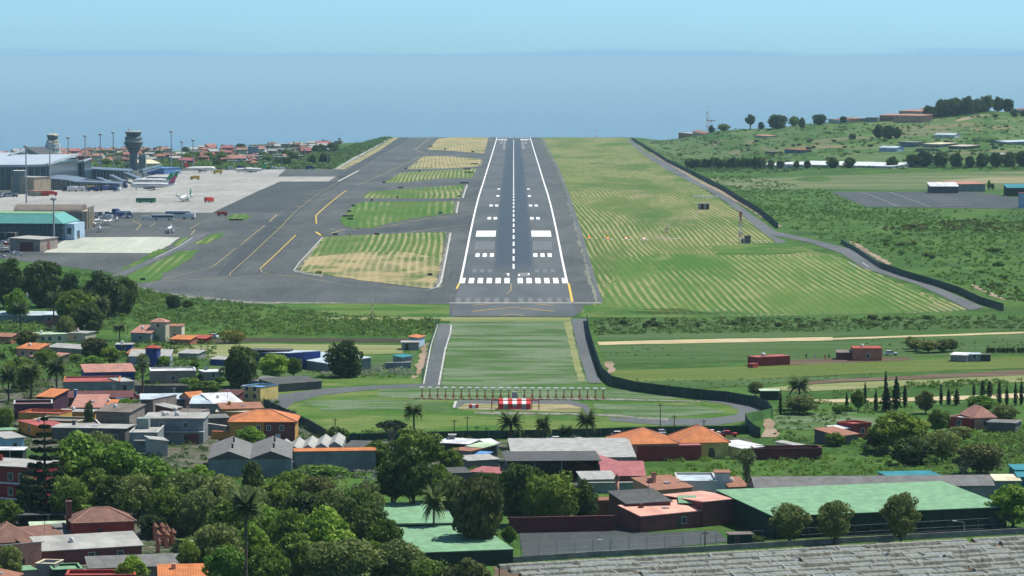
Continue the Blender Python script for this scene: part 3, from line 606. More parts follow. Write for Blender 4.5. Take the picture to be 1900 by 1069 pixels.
def araucaria(name, W, Ht, seed):
    """Norfolk pine: whorls of level branches on a straight mast"""
    rnd = random.Random(seed); cen = []; rad = []; tb = MB(); n = 13
    tb.tube([(0, 0, -.4), (0, 0, Ht * .5), (0, 0, Ht)], [.42, .25, .05], 8)
    for k in range(n):
        z = Ht * (.10 + .84 * k / (n - 1)); r = W / 2 * (1 - .93 * (k / (n - 1)) ** 1.1); nb = 7
        for j in range(nb):
            an = 2 * math.pi * j / nb + k * .5 + rnd.uniform(-.15, .15); rr = r * rnd.uniform(.85, 1.08); up = r * .12
            tb.tube([(0, 0, z), (math.cos(an) * rr * .6, math.sin(an) * rr * .6, z - up * .2), (math.cos(an) * rr, math.sin(an) * rr, z + up)], [.09, .05, .02], 4, False)
            for q in (.3, .5, .68, .85, 1.0):
                cen.append((math.cos(an) * rr * q, math.sin(an) * rr * q, z + up * q * q - .05)); s = max(.25, r * .17 * (1.25 - .5 * q)); rad.append((s, s, s * .32 + .1))
    V, Fq = leaves(cen, rad, 70, .2, seed); e = empty(name, (0, 0, 0)); link('crown', np_mesh('crown', V, Fq), L_cyp, e); tb.build('trunk', M_bark, e); e['W'] = W; e['H'] = Ht; return e
def dragon_tree(name, W, Ht, seed):
    rnd = random.Random(seed); cen = []; rad = []; tb = MB(); tb.tube([(0, 0, -.3), (0, 0, Ht * .35)], [W * .07, W * .05], 8)
    for k in range(11):
        an = k * 2.4; rr = W / 2 * math.sqrt((k + .6) / 11) * .82; z = Ht * (.86 - .18 * (rr / (W / 2)) ** 2)
        x, y = math.cos(an) * rr, math.sin(an) * rr; tb.tube([(0, 0, Ht * .3), (x * .55, y * .55, Ht * .55), (x, y, z)], [W * .03, W * .022, W * .014], 5); cen.append((x, y, z)); rad.append((W * .15, W * .15, Ht * .11))
    V, Fq = leaves(cen, rad, 110, .17, seed); e = empty(name, (0, 0, 0)); link('crown', np_mesh('crown', V, Fq), L_cyp, e); tb.build('trunk', M_gbark, e); e['W'] = W; e['H'] = Ht; return e
def bush_proto(name, W, Ht, m, seed, K=90, leaf=.2):
    rnd = random.Random(seed); cen = [(rnd.uniform(-.28, .28) * W, rnd.uniform(-.28, .28) * W, Ht * rnd.uniform(.3, .66)) for _ in range(9)]
    V, Fq = leaves(cen, [(W * .25, W * .25, Ht * .33)] * 9, K, leaf, seed); e = empty(name, (0, 0, 0)); link('crown', np_mesh('crown', V, Fq), m, e)
    MB().tube([(0, 0, -.3), (0, 0, Ht * .5)], [.12, .06], 6).build('trunk', M_bark, e); e['W'] = W; e['H'] = Ht; return e
PR = {
 'broad': [broad_tree('broadleaf_tree', 9, 9, L_broad, 1), broad_tree('broadleaf_tree', 9, 9, L_broad, 2, lumps=48, ragged=.3)],
 'light': [broad_tree('broadleaf_tree', 9, 10, L_light, 3, K=120), broad_tree('broadleaf_tree', 9, 10, L_light, 4, lumps=50, K=110, ragged=.32)],
 'olive': [broad_tree('broadleaf_tree', 9, 9, L_olive, 5, K=110, leaf=.22), broad_tree('broadleaf_tree', 9, 9, L_olive, 6, lumps=48, K=110, leaf=.22, ragged=.32)],
 'dark': [broad_tree('evergreen_tree', 9, 9, L_dark, 7, base=-.1), broad_tree('evergreen_tree', 9, 9, L_dark, 8, lumps=50, base=-.06)],
 'brown': [broad_tree('broadleaf_tree', 9, 9, L_brown, 9), broad_tree('broadleaf_tree', 9, 9, L_brown, 10, lumps=48)],
 'pine': [broad_tree('pine_tree', 8, 12, L_dark, 11, base=.35, cone=.5, lumps=34, K=110), broad_tree('pine_tree', 8, 12, L_dark, 12, base=.3, cone=.6, lumps=34, K=110)],
 'palm': [palm_tree('palm_tree', 7, 7, 13, n=60, droop=.6), palm_tree('palm_tree', 7, 7, 14, n=64, droop=.7)],
 'tallpalm': [palm_tree('palm_tree', 7, 14, 15, n=80, trunk=.3, droop=.42)],
 'fan': [fan_palm('fan_palm', 4.5, 10, 16)], 'skirtfan': [fan_palm('fan_palm', 5, 8.5, 17, 1.2)],
 'cypress': [cypress('cypress_tree', 1.8, 7, 18), cypress('cypress_tree', 2.2, 7, 19)],
 'araucaria': [araucaria('norfolk_pine', 11, 22, 20)], 'dragon': [dragon_tree('dragon_tree', 7, 5, 21)],
 'bush': [bush_proto('bush', 4, 3, L_scrub, 22), bush_proto('bush', 4, 3, L_scrub2, 23)], 'yellow': [bush_proto('broom_bush', 5, 3.2, L_yel, 24)],
 'darkbush': [bush_proto('bush', 4, 3, L_dark, 26)]}
CNT = {}
def tree(kind, px, top, base, wpx, label, group=None, cat=None):
    pr = PR[kind]; k = CNT.get(kind, 0); CNT[kind] = k + 1; p = pr[k % len(pr)]
    loc = G(px, base); s = mpp(loc); Ht = (base - top) * s / .985; W = wpx * s
    cat = cat or {'palm': 'palm tree', 'tallpalm': 'palm tree', 'fan': 'palm tree', 'skirtfan': 'palm tree', 'bush': 'bush', 'yellow': 'bush', 'gorse': 'bush', 'darkbush': 'bush', 'cypress': 'cypress'}.get(kind, 'tree')
    o = copyp(p, loc, (k * 1.7) % 6.28, (W / p['W'], W / p['W'], Ht / p['H']), label, group); o['category'] = cat
    if not group and 'group' in o: del o['group']
    return o
def pip(x, y, poly):
    ins = np.zeros(len(x), bool); j = len(poly) - 1
    for i in range(len(poly)):
        xi, yi = poly[i]; xj, yj = poly[j]; c = ((yi > y) != (yj > y)) & (x < (xj - xi) * (y - yi) / (yj - yi + 1e-9) + xi); ins ^= c; j = i
    return ins
def scrub(name, px_poly, dens, r0, r1, m, seed, K=26, leaf=.25, clump=.0, hz_=.75):
    """countless low plants over a patch of ground, one object; dens = clumps per 100 m2"""
    W = [G(*p) for p in px_poly]; poly = [(p.x, p.y) for p in W]; g = np.random.default_rng(seed)
    x0, x1 = min(p[0] for p in poly), max(p[0] for p in poly); y0, y1 = min(p[1] for p in poly), max(p[1] for p in poly)
    n = int((x1 - x0) * (y1 - y0) / 100 * dens); x = g.uniform(x0, x1, n); y = g.uniform(y0, y1, n); k = pip(x, y, poly); x, y = x[k], y[k]
    if clump:
        v = np.sin(x * .05 + 3 * np.sin(y * .013 + seed)) + np.sin(y * .021 + 2 * np.sin(x * .03)) + g.normal(size=len(x)) * .5; k = v > clump; x, y = x[k], y[k]
    if len(x) == 0: return None
    r = g.uniform(r0, r1, len(x)); z = H(x, y); cen = np.stack([x, y, z + r * .25], 1); rad = np.stack([r, r, r * hz_], 1)
    V, Fq = leaves(cen, rad, K, leaf, seed, up=.8); o = link(name, np_mesh(name, V, Fq), m); tag(o, kind='stuff'); return o
# ---- ground cover
scrub('scrub', [(0, 600), (250, 535), (330, 552), (460, 566), (640, 588), (815, 594), (800, 625), (640, 622), (500, 622), (400, 626), (330, 610), (240, 600), (100, 640), (0, 640)], 6, .8, 2., L_scrub, 31, leaf=.3, K=20)
scrub('hedge', [(480, 600), (640, 598), (800, 596), (808, 612), (780, 628), (640, 626), (480, 622)], 4, .8, 1.6, L_scrub2, 32, leaf=.25)
scrub('scrub', [(1095, 594), (1960, 588), (1960, 610), (1500, 616), (1105, 622)], 8, .5, 1.3, L_scrub, 33, K=18, leaf=.25)
scrub('gorse_thicket', [(1400, 596), (1960, 590), (1960, 604), (1500, 612), (1400, 610)], 2., .6, 1.4, L_gorse, 34, leaf=.25, clump=-.3)
scrub('scrub', [(1290, 862), (1180, 850), (1300, 840), (1420, 845), (1560, 840), (1600, 810), (1760, 800), (1960, 790), (1960, 880), (1850, 890), (1400, 895), (1260, 900), (1200, 880)], 9, .5, 1.4, L_scrub2, 35, leaf=.2)
scrub('scrub', [(1180, 850), (1500, 838), (1700, 820), (1960, 800), (1960, 885), (1400, 893), (1240, 885)], 5, .7, 1.6, L_olive, 36, leaf=.2, clump=-.2)
scrub('scrub', [(1445, 775), (1560, 765), (1600, 800), (1550, 830), (1430, 825), (1440, 800)], 5, .5, 1.3, L_scrub, 37, leaf=.2)
scrub('field_margin', [(1440, 735), (1560, 722), (1960, 700), (1960, 745), (1700, 770), (1440, 770)], 2.6, .5, 1.5, L_scrub, 38, leaf=.22, clump=-.3)
scrub('hedge', [(1680, 712), (1860, 705), (1870, 715), (1690, 722)], 12, .8, 1.3, L_scrub2, 39, leaf=.22)
scrub('yard_green', [(-40, 730), (480, 725), (620, 815), (700, 870), (-40, 880)], 4, .5, 1.4, L_scrub, 62, leaf=.22, clump=0)
scrub('scrub', [(0, 640), (240, 636), (400, 632), (400, 700), (240, 735), (0, 740)], 4, .8, 2., L_scrub, 40, leaf=.25)
scrub('agave_thicket', [(580, 680), (760, 678), (765, 697), (600, 700)], 16, .5, 1.2, L_silver, 41, leaf=.22)
scrub('grass_bank', [(440, 700), (590, 690), (770, 694), (780, 702), (590, 702), (500, 712)], 5, .4, .9, L_scrub2, 42, leaf=.2)
scrub('agave_thicket', [(540, 868), (700, 862), (860, 868), (860, 895), (700, 898), (540, 890)], 14, .4, 1.1, L_silver, 43, leaf=.2)
scrub('scrub', [(430, 850), (700, 845), (860, 850), (960, 880), (960, 900), (700, 895), (430, 890)], 8, .7, 1.5, L_scrub2, 44, leaf=.2)
scrub('agave_thicket', [(950, 815), (1110, 812), (1115, 832), (960, 832)], 14, .4, 1., L_silver, 45, leaf=.2)
scrub('underwood', [(0, 900), (300, 880), (430, 870), (640, 900), (720, 930), (720, 1069), (300, 1120), (420, 1000), (260, 940), (0, 940)], 9, .8, 2., L_broad, 46, leaf=.22)
scrub('underwood', [(430, 1000), (740, 1010), (900, 1040), (900, 1120), (400, 1140)], 9, .8, 2., L_broad, 47, leaf=.22)
scrub('scrub', [(1170, 262), (1290, 325), (1460, 425), (1600, 455), (1700, 500), (1870, 560), (1960, 575), (1960, 392), (1600, 386), (1520, 350), (1400, 330)], 2.2, .4, 1.2, L_scrub2, 48, K=13, leaf=.4, hz_=.5, clump=-.9)
scrub('scrub', [(1380, 375), (1500, 390), (1960, 396), (1960, 480), (1700, 470), (1500, 440)], 2.6, .5, 1.3, L_scrub2, 49, K=14, leaf=.35, clump=-.1)
scrub('gorse_thicket', [(1620, 425), (1800, 408), (1960, 412), (1960, 428), (1700, 440)], 2.5, .8, 1.7, L_gorse, 50, leaf=.35, clump=-.6)
scrub('gorse_thicket', [(1800, 520), (1960, 510), (1960, 570), (1880, 560)], 3, .6, 1.4, L_gorse, 51, leaf=.3, clump=-.3)
scrub('hill_scrub', [(1200, 260), (1330, 243), (1560, 228), (1760, 216), (1960, 212), (1960, 312), (1300, 318)], .34, .8, 2.6, L_hill, 52, K=16, leaf=.6, hz_=.4, clump=-.2)
scrub('hill_scrub', [(1200, 262), (1330, 247), (1560, 232), (1960, 225), (1960, 300), (1400, 310), (1280, 300)], .16, 1.2, 3., L_olive, 53, K=20, leaf=.8, hz_=.4, clump=.3)
scrub('embankment_scrub', [(560, 312), (615, 314), (660, 290), (728, 256), (700, 258), (640, 276), (600, 290)], 2.2, 1.5, 3.5, L_hill, 54, K=26, leaf=.6)
scrub('verge_scrub', [(100, 500), (225, 515), (250, 535), (330, 552), (300, 560), (230, 560), (130, 540)], 4, .8, 1.8, L_scrub2, 55, leaf=.3)
scrub('garden_green', [(640, 800), (820, 805), (900, 812), (950, 830), (930, 850), (820, 860), (700, 845)], 7, .6, 1.5, L_scrub, 56, leaf=.22)
scrub('scrub', [(1560, 830), (1660, 825), (1960, 800), (1960, 850), (1760, 860), (1640, 850)], 6, .8, 2., L_scrub, 57, leaf=.22)
scrub('strip_weeds', [(1270, 305), (1430, 312), (1900, 312), (1960, 312), (1960, 318), (1430, 322), (1290, 318)], 1.2, 1., 2.4, L_hill, 58, K=20, leaf=.5)
scrub('crop_rows', [(1130, 645), (1540, 636), (1900, 622), (1900, 650), (1400, 668), (1135, 674)], 3, .2, .5, L_scrub, 74, K=9, leaf=.22, hz_=.4, clump=.2)
scrub('crop_rows', [(1150, 706), (1400, 703), (1620, 696), (1500, 712), (1300, 722)], 6, .3, .6, L_scrub2, 75, K=9, leaf=.2, hz_=.5)
# ---- individual trees, in front on the left
T = tree
T('araucaria', 84, 765, 975, 118, 'dark Norfolk pine with tiered branches rising above the left house roofs')
for a in [('light', 150, 800, 930, 120, 'fresh green broadleaf tree just right of the Norfolk pine'), ('light', 222, 818, 935, 110, 'fresh green broadleaf tree in front of the long grey concrete house'),
 ('olive', 185, 798, 905, 90, 'thin-crowned olive tree behind the fresh green pair near the Norfolk pine'), ('light', 285, 850, 960, 110, 'yellow-green tree in front of the plain pale concrete shed'),
 ('olive', 345, 872, 985, 105, 'dusty olive tree below the left corner of the twin-gabled shed'), ('olive', 405, 880, 985, 100, 'dusty olive tree below the middle of the twin-gabled shed'),
 ('light', 372, 860, 930, 55, 'small vivid green tree touching the front wall of the twin-gabled shed'), ('dark', 468, 853, 935, 50, 'small dark tree in front of the right end of the twin-gabled shed'),
 ('olive', 455, 895, 1010, 105, 'pale olive tree directly behind the tall slender palm'), ('broad', 515, 890, 990, 95, 'mid green tree right of the tall slender palm'),
 ('dark', 565, 905, 1010, 95, 'dark evergreen between the tall palm and the bright lime tree'), ('olive', 612, 905, 985, 85, 'olive tree with russet tips behind the bright lime tree'),
 ('broad', 660, 905, 1000, 90, 'mid green tree behind the bright lime tree on its right'), ('light', 602, 938, 1062, 112, 'bright lime green round tree, the most vivid one low in the wood'),
 ('dark', 690, 930, 1030, 85, 'dark tree at the left end of the green canopies'), ('broad', 715, 958, 1050, 70, 'mid green tree hiding the left corner of the front green canopy'),
 ('olive', 655, 995, 1105, 120, 'broad grey-green tree at the bottom edge right of the lime tree'), ('olive', 740, 1000, 1100, 110, 'broad grey-green tree in front of the green canopy near the bottom edge'),
 ('broad', 800, 1035, 1120, 95, 'low mid green tree at the bottom edge under the green canopy'), ('brown', 872, 1035, 1125, 105, 'round russet green tree at the bottom edge beside the slatted nursery roof'),
 ('broad', 548, 985, 1090, 100, 'mid green tree at the bottom left of the lime tree'), ('olive', 400, 965, 1080, 105, 'olive tree left of the tall palm trunk'), ('light', 420, 1010, 1110, 90, 'yellow-green tree at the foot of the tall palm'),
 ('broad', 335, 915, 992, 100, 'mid green tree above the street lamp on the left'), ('dark', 285, 950, 998, 60, 'dark green tree touching the red hip-roofed house on its right'), ('broad', 500, 1015, 1110, 90, 'mid green tree at the bottom edge right of the tall palm'),
 ('dark', 210, 880, 975, 90, 'dark tree standing behind the red hip-roofed house'), ('broad', 130, 880, 980, 90, 'dark green tree between the Norfolk pine and the red hip-roofed house'),
 ('light', 246, 1030, 1090, 62, 'small round green tree in front of the long grey roof at the bottom left'), ('light', 106, 930, 960, 40, 'small lime green tree beside the chimney of the red house'), ('olive', 15, 1010, 1090, 60, 'pale shrubby tree in the bottom left corner'),
 ('broad', 12, 925, 985, 60, 'green tree at the left edge above the brown tiled hip roof'), ('bush', 100, 960, 985, 40, 'low bush between the two brown tiled hip roofs'), ('darkbush', 328, 1006, 1034, 48, 'clipped dark bush right of the terracotta chimney stacks'),
 ('pine', 728, 852, 965, 78, 'dark feathery pine, left one of the pair shading the rear green canopy'), ('pine', 768, 835, 968, 92, 'taller dark feathery pine, right one of the pair shading the rear green canopy'),
 ('brown', 888, 880, 1030, 106, 'big dark round tree with russet tips standing in front of the green canopies'), ('olive', 845, 878, 975, 70, 'small olive tree behind the big russet-tipped tree'),
 ('dark', 968, 852, 975, 96, 'big dark evergreen beside the open dark-roofed barn'), ('broad', 1035, 872, 978, 90, 'mid green tree left of the brown restaurant house'), ('dark', 1085, 888, 975, 55, 'narrow dark tree nearest the brown restaurant house'),
 ('broad', 945, 975, 1012, 32, 'small pale green tree at the left corner of the asphalt yard'), ('broad', 772, 792, 880, 110, 'large round dark green tree right of the tiled tank wall'), ('broad', 700, 815, 870, 60, 'dark bushy tree at the right end of the tiled tank wall'),
 ('broad', 838, 830, 880, 50, 'green tree left of the junk-filled yard'), ('darkbush', 625, 790, 832, 46, 'dark bush leaning on the curved green fence'), ('light', 463, 790, 835, 60, 'bright green tree in front of the orange two-storey house'),
 ('bush', 600, 862, 885, 90, 'low spreading bush under the tiled tank wall'),
 ('olive', 1465, 933, 1008, 84, 'loose olive tree, leftmost of three against the big green-roofed hall'), ('olive', 1548, 925, 1010, 68, 'rounded olive tree, middle one of three against the big green-roofed hall'), ('olive', 1672, 912, 1008, 78, 'upright olive tree, rightmost of three against the big green-roofed hall'),
 ('light', 1880, 897, 980, 95, 'round green tree at the right edge beside the green-roofed hall'), ('bush', 1402, 990, 1010, 36, 'small bush beside the little kiosk at the yard wall'),
 ('broad', 1668, 762, 840, 120, 'large domed green tree left among the garden trees on the right'), ('light', 1698, 772, 822, 56, 'pale silvery-topped tree on the front of the large domed tree'), ('brown', 1625, 792, 835, 50, 'brownish round tree at the foot of the large domed tree'),
 ('dark', 1690, 808, 862, 80, 'very dark rounded tree in the garden below the large domed tree'), ('olive', 1748, 795, 858, 75, 'olive tree right of the very dark rounded tree'), ('brown', 1820, 822, 880, 95, 'wide russet-brown tree near the right dragon tree'),
 ('broad', 1740, 758, 805, 45, 'green tree left of the grey-tiled farmhouse'), ('light', 1820, 733, 765, 60, 'bright green tree behind the grey-tiled farmhouse'), ('olive', 1862, 750, 790, 60, 'grey-green tree right of the grey-tiled farmhouse'), ('olive', 1780, 790, 820, 55, 'low olive tree in front of the grey-tiled farmhouse'),
 ('olive', 1490, 732, 768, 74, 'grey-green spreading tree beside the farm track'), ('bush', 1560, 750, 768, 30, 'small bush under the cypress row'), ('broad', 1592, 722, 762, 28, 'thin green tree between two cypresses'), ('brown', 1717, 725, 768, 40, 'brownish thin tree in the cypress row'),
 ('olive', 1402, 707, 735, 32, 'pale olive bush-tree beside the green field shed'), ('broad', 1550, 802, 828, 40, 'bushy tree beside the tiled ruin'),
 ('dark', 20, 478, 572, 75, 'dark evergreen at the left edge below the parked cars'), ('dark', 82, 478, 570, 85, 'dark evergreen in the left grove, second from the edge'), ('dark', 188, 503, 590, 95, 'dark round evergreen beside the airfield fence'), ('dark', 232, 510, 585, 50, 'dark evergreen, rightmost of the grove at the airfield fence'),
 ('broad', 140, 535, 610, 80, 'dark green tree in the middle of the left grove'), ('pine', 130, 505, 575, 45, 'pointed dark tree in the left grove'), ('dark', 165, 560, 618, 70, 'dark tree below the grove in front of the pale long shed'),
 ('light', 30, 535, 598, 52, 'yellowish green round tree at the left edge above the palms'), ('dark', 322, 545, 574, 32, 'dark bush-like tree below the taxiway corner'), ('dark', 348, 556, 572, 24, 'small dark tree right of the taxiway corner bush'),
 ('dark', 446, 637, 718, 78, 'tall dark tree between the blue house and the garden plots'), ('light', 508, 655, 705, 62, 'round bright green tree beside the blue hall'), ('broad', 545, 662, 700, 34, 'small green tree in front of the pale blue hall'), ('dark', 642, 630, 700, 76, 'dark round tree at the edge of the vegetable fields'),
 ('yellow', 432, 611, 637, 48, 'yellow flowering broom bush at the field wall'), ('darkbush', 298, 612, 633, 34, 'dark clipped tree in front of the beige house'), ('broad', 40, 660, 725, 75, 'green tree left behind the green-walled house with the red roof'),
 ('brown', 175, 625, 672, 55, 'yellow-brown tree behind the blue house'), ('broad', 205, 642, 678, 40, 'green tree left of the lilac house'), ('light', 175, 660, 690, 55, 'bright green bush behind the brown-roofed blue house'), ('broad', 85, 645, 682, 45, 'green tree behind the little orange-roofed cottage'),
 ('olive', 122, 585, 632, 40, 'olive tree behind the pale green roof'), ('brown', 50, 612, 648, 50, 'brown-green tree beside the pale green roof'), ('light', 232, 738, 762, 34, 'bright green tree beside the small sky-blue wall'), ('darkbush', 165, 740, 800, 18, 'slim dark tree in the courtyard left'),
 ('broad', 10, 755, 800, 35, 'green tree at the left edge beside the wine-red house'), ('bush', 325, 690, 706, 30, 'bush in front of the grey block with the white roof edge'), ('bush', 350, 700, 716, 34, 'bush on the terrace right of the grey block'), ('broad', 380, 706, 735, 60, 'low green hedge-tree behind the white-roofed workshop'),
 ('light', 303, 660, 680, 26, 'small green tree right of the lilac house')]: T(*a)
# more of the wood's closed canopy
wx = [('olive', 258, 875, 965, 90, 'behind the fresh green pair'), ('broad', 320, 895, 990, 90, 'below the pale concrete shed'), ('olive', 372, 905, 1005, 90, 'in the second rank under the twin-gabled shed'), ('broad', 425, 925, 1030, 85, 'just left of the tall palm crown'), ('light', 488, 935, 1030, 80, 'just right of the tall palm crown'), ('broad', 535, 940, 1040, 80, 'between the tall palm and the lime tree'), ('brown', 590, 880, 960, 70, 'behind the lime tree among the dark ones'), ('dark', 640, 915, 1010, 80, 'touching the lime tree on its right'), ('olive', 600, 1000, 1100, 90, 'below the lime tree at the bottom edge'), ('broad', 690, 1000, 1095, 80, 'at the bottom edge left of the canopies'), ('light', 470, 970, 1060, 70, 'behind the tall palm trunk'), ('broad', 355, 1000, 1085, 60, 'right of the street lamp'), ('olive', 310, 860, 950, 80, 'behind the first rank below the pale shed'), ('broad', 175, 865, 960, 80, 'behind the red house next to the pine'), ('dark', 55, 880, 960, 60, 'under the Norfolk pine'), ('broad', 540, 870, 940, 70, 'below the tiled tank wall on its left'), ('olive', 680, 890, 975, 70, 'below the tiled tank wall on its right'), ('broad', 812, 858, 930, 60, 'behind the palm between the canopies'), ('dark', 905, 870, 960, 70, 'behind the big russet-tipped tree'), ('broad', 1000, 880, 980, 80, 'between the two dark trees at the asphalt yard')]
for k_, x_, t_, b_, w__, lb_ in wx: T(k_, x_, t_, b_, w__, {'olive': 'olive-toned', 'broad': 'mid green', 'light': 'bright green', 'dark': 'dark', 'brown': 'russet-toned'}[k_] + ' tree of the wood ' + lb_)
# palms
for a in [('tallpalm', 457, 912, 1120, 76, 'tall slender palm rising from the wood at the bottom left'), ('palm', 805, 900, 1012, 54, 'palm in front of the gap between the two green canopies'), ('palm', 768, 748, 800, 50, 'lone palm on the lawn right of the curved fence'),
 ('palm', 948, 764, 832, 64, 'broad palm directly below the red and white striped shelter'), ('palm', 1008, 770, 834, 42, 'smaller palm between the two broad palms below the shelter'), ('palm', 1089, 760, 830, 52, 'broad palm left of the orange hipped house'), ('palm', 1050, 788, 830, 36, 'ragged palm between the smaller and the right broad palm'),
 ('skirtfan', 1385, 830, 903, 46, 'fan palm with a skirt of dead fronds left of the wine-red wall'), ('palm', 1483, 698, 760, 56, 'palm beside the farm track behind the grey-green tree'), ('fan', 265, 655, 738, 34, 'tall fan palm with a thin trunk between the blue house and the lilac house'),
 ('palm', 105, 662, 738, 50, 'palm behind the grey-green walled house'), ('palm', 58, 672, 742, 52, 'palm left of the grey-green walled house, in the middle of three'), ('palm', 16, 680, 745, 45, 'palm at the left edge beside two other garden palms'),
 ('palm', 100, 542, 600, 40, 'palm at the left end of the row before the dark grove'), ('palm', 128, 545, 602, 36, 'second palm of the row before the dark grove'), ('palm', 158, 540, 606, 42, 'third palm of the row before the dark grove'), ('palm', 188, 548, 606, 40, 'palm at the right end of the row before the dark grove'), ('palm', 38, 560, 612, 42, 'palm standing before the long pale shed at the left edge'), ('palm', 222, 600, 632, 34, 'low palm left of the beige house')]: T(*a)
T('dragon', 727, 778, 828, 62, 'dragon tree with a flat umbrella crown next to the lone palm'); T('dragon', 1787, 846, 893, 50, 'dragon tree with a flat umbrella crown behind the teal canopy')
for k, (px, top, base, wd) in enumerate([(1448, 724, 770, 8), (1571, 728, 766, 9), (1605, 710, 750, 8), (1625, 722, 764, 10), (1643, 690, 762, 10), (1663, 700, 760, 21), (1679, 715, 756, 11), (1746, 713, 752, 9), (1760, 722, 752, 11), (1775, 722, 752, 15), (1807, 712, 735, 8), (1823, 706, 738, 13), (1836, 708, 738, 14), (1854, 709, 751, 12), (1868, 718, 752, 9), (1884, 709, 752, 9), (1895, 707, 752, 10), (1645, 720, 764, 26)]):
    T('cypress', px, top, base, wd, ['narrow cypress alone beside the farm track gate', 'short cypress at the left end of the row', 'thin cypress behind the left part of the row', 'stout short cypress left of the tallest one', 'tallest cypress of the row', 'broad conical cypress right of the tallest one', 'cypress close to the right side of the broad conical one', 'first cypress of the right-hand group', 'second cypress of the right-hand group', 'third and broader cypress of the right-hand group', 'small cypress behind the hedge end', 'bushy cypress, left one of a close pair', 'bushy cypress, right one of a close pair', 'tall cypress right of the bushy pair', 'thin cypress between the tall ones at the right', 'tall cypress second from the right edge', 'tall cypress at the right edge', 'wide low conifer at the foot of the tallest cypress'][k], 'cypresses along the field edge')
# tree row and dark trees on the hill
rnd = random.Random(5)
for k in range(19):
    T('dark' if k % 3 else 'olive', 1276 + k * 7.8, 290 + rnd.uniform(0, 5), 313, 13, 'dark tree in the close row left of the white greenhouses', 'row of trees left of the white greenhouses')
for k, (px, top, base, wd) in enumerate([(1545, 291, 312, 26), (1576, 291, 312, 24), (1656, 290, 312, 26), (1693, 284, 310, 26), (1713, 278, 310, 38), (1745, 280, 310, 34), (1775, 283, 311, 28), (1800, 288, 311, 22), (1822, 283, 310, 28), (1848, 281, 310, 30), (1872, 281, 310, 30), (1898, 278, 309, 32), (1430, 296, 313, 16), (1448, 297, 313, 16), (1478, 298, 313, 14), (1498, 297, 313, 13)]):
    T('dark', px, top, base, wd, ['dark round tree in front of the middle of the white greenhouses', 'dark round tree, right one of the pair before the greenhouses', 'dark tree at the right end of the greenhouses'][k] if k < 3 else ('big dark tree in the shelter belt right of the greenhouses, ' + ['first', 'second', 'third', 'fourth', 'fifth', 'sixth', 'seventh', 'eighth', 'ninth'][k - 3] + ' from the left' if k < 12 else 'small dark tree against the left greenhouse'), None if k < 3 else 'shelter belt trees' if k < 12 else 'small trees before the greenhouse')
for k, (kd, px, top, base, wd, lb) in enumerate([('pine', 1392, 213, 238, 24, 'pointed conifer on the skyline, left of the round ones'), ('dark', 1412, 226, 238, 14, 'small round tree on the skyline beside the pointed conifer'), ('dark', 1443, 211, 238, 36, 'broad flat-topped tree on the skyline'), ('broad', 1473, 215, 234, 22, 'round tree on the skyline right of the broad flat-topped one'), ('dark', 1488, 218, 235, 15, 'dark small tree on the skyline right of the round one'), ('dark', 1520, 211, 229, 28, 'dark wide tree on the skyline before the little houses'), ('olive', 1343, 229, 243, 24, 'low rounded tree beside the thin skyline mast'), ('dark', 1320, 232, 244, 14, 'small dark tree at the foot of the crossed mast'), ('dark', 1565, 215, 226, 14, 'small dark tree among the skyline houses'),
   ('dark', 1630, 230, 256, 24, 'dark tree, left one of the clump below the terraced brick houses'), ('dark', 1648, 231, 258, 26, 'dark tree in the middle of the clump below the terraced houses'), ('dark', 1664, 235, 257, 20, 'dark tree at the right of the clump below the terraced houses'), ('darkbush', 1580, 247, 259, 16, 'lone dark bush in the hill meadow'),
   ('dark', 1725, 196, 221, 26, 'dark tree at the left foot of the hilltop wood'), ('dark', 1748, 184, 218, 30, 'tree in the left part of the hilltop wood'), ('dark', 1772, 180, 216, 30, 'tree in the middle of the hilltop wood'), ('dark', 1795, 178, 214, 32, 'tallest tree of the hilltop wood'), ('dark', 1812, 182, 211, 20, 'tree at the right end of the dense hilltop wood'), ('broad', 1832, 176, 206, 28, 'airy tree right of the hilltop wood'), ('dark', 1852, 177, 204, 24, 'dark tree on the hilltop right of the airy one'), ('dark', 1870, 179, 205, 26, 'dark rounded tree at the right end of the hilltop'), ('dark', 1882, 202, 217, 16, 'round dark tree on the slope below the hilltop'), ('darkbush', 1848, 211, 218, 14, 'low bush beside the hill scar'), ('dark', 1898, 206, 216, 12, 'dark tree at the right edge on the slope'),
   ('light', 1835, 334, 354, 8, 'small green tree beside the pink-roofed shed'), ('broad', 1842, 340, 354, 7, 'tiny tree right of the pink-roofed shed')]): T(kd, px, top, base + (2.5 if k < 9 else 0), wd, lb)
for k in range(22): x = 1722 + k * 5.2; y = 219 - k * .55; T('dark', x, y - rnd.uniform(20, 33) + (8 if k < 3 else 0), y, rnd.uniform(17, 26), 'dark tree packed inside the hilltop wood', 'trees packed in the hilltop wood')
hb = [(rnd.uniform(1300, 1890), rnd.uniform(262, 288)) for _ in range(46)]
for px, b in hb: T('darkbush', px, b - rnd.uniform(3, 6), b, rnd.uniform(7, 15), 'dark bush dotted on the hill slope', 'bushes dotted on the hill slope')
hb = [(rnd.uniform(1460, 1890), rnd.uniform(420, 545)) for _ in range(40)]
for px, b in hb:
    if b < 556 - (1900 - px) * .37: T('bush', px, b - rnd.uniform(6, 11), b, rnd.uniform(14, 30), 'low green bush on the rough ground beyond the perimeter fence', 'bushes beyond the perimeter fence')
for px, b in [(rnd.uniform(1110, 1880), rnd.uniform(592, 609)) for _ in range(34)]: T('darkbush', px, b - rnd.uniform(5, 10), b, rnd.uniform(10, 24), 'dark bush along the ditch below the mown strip', 'bushes along the ditch below the mown strip')
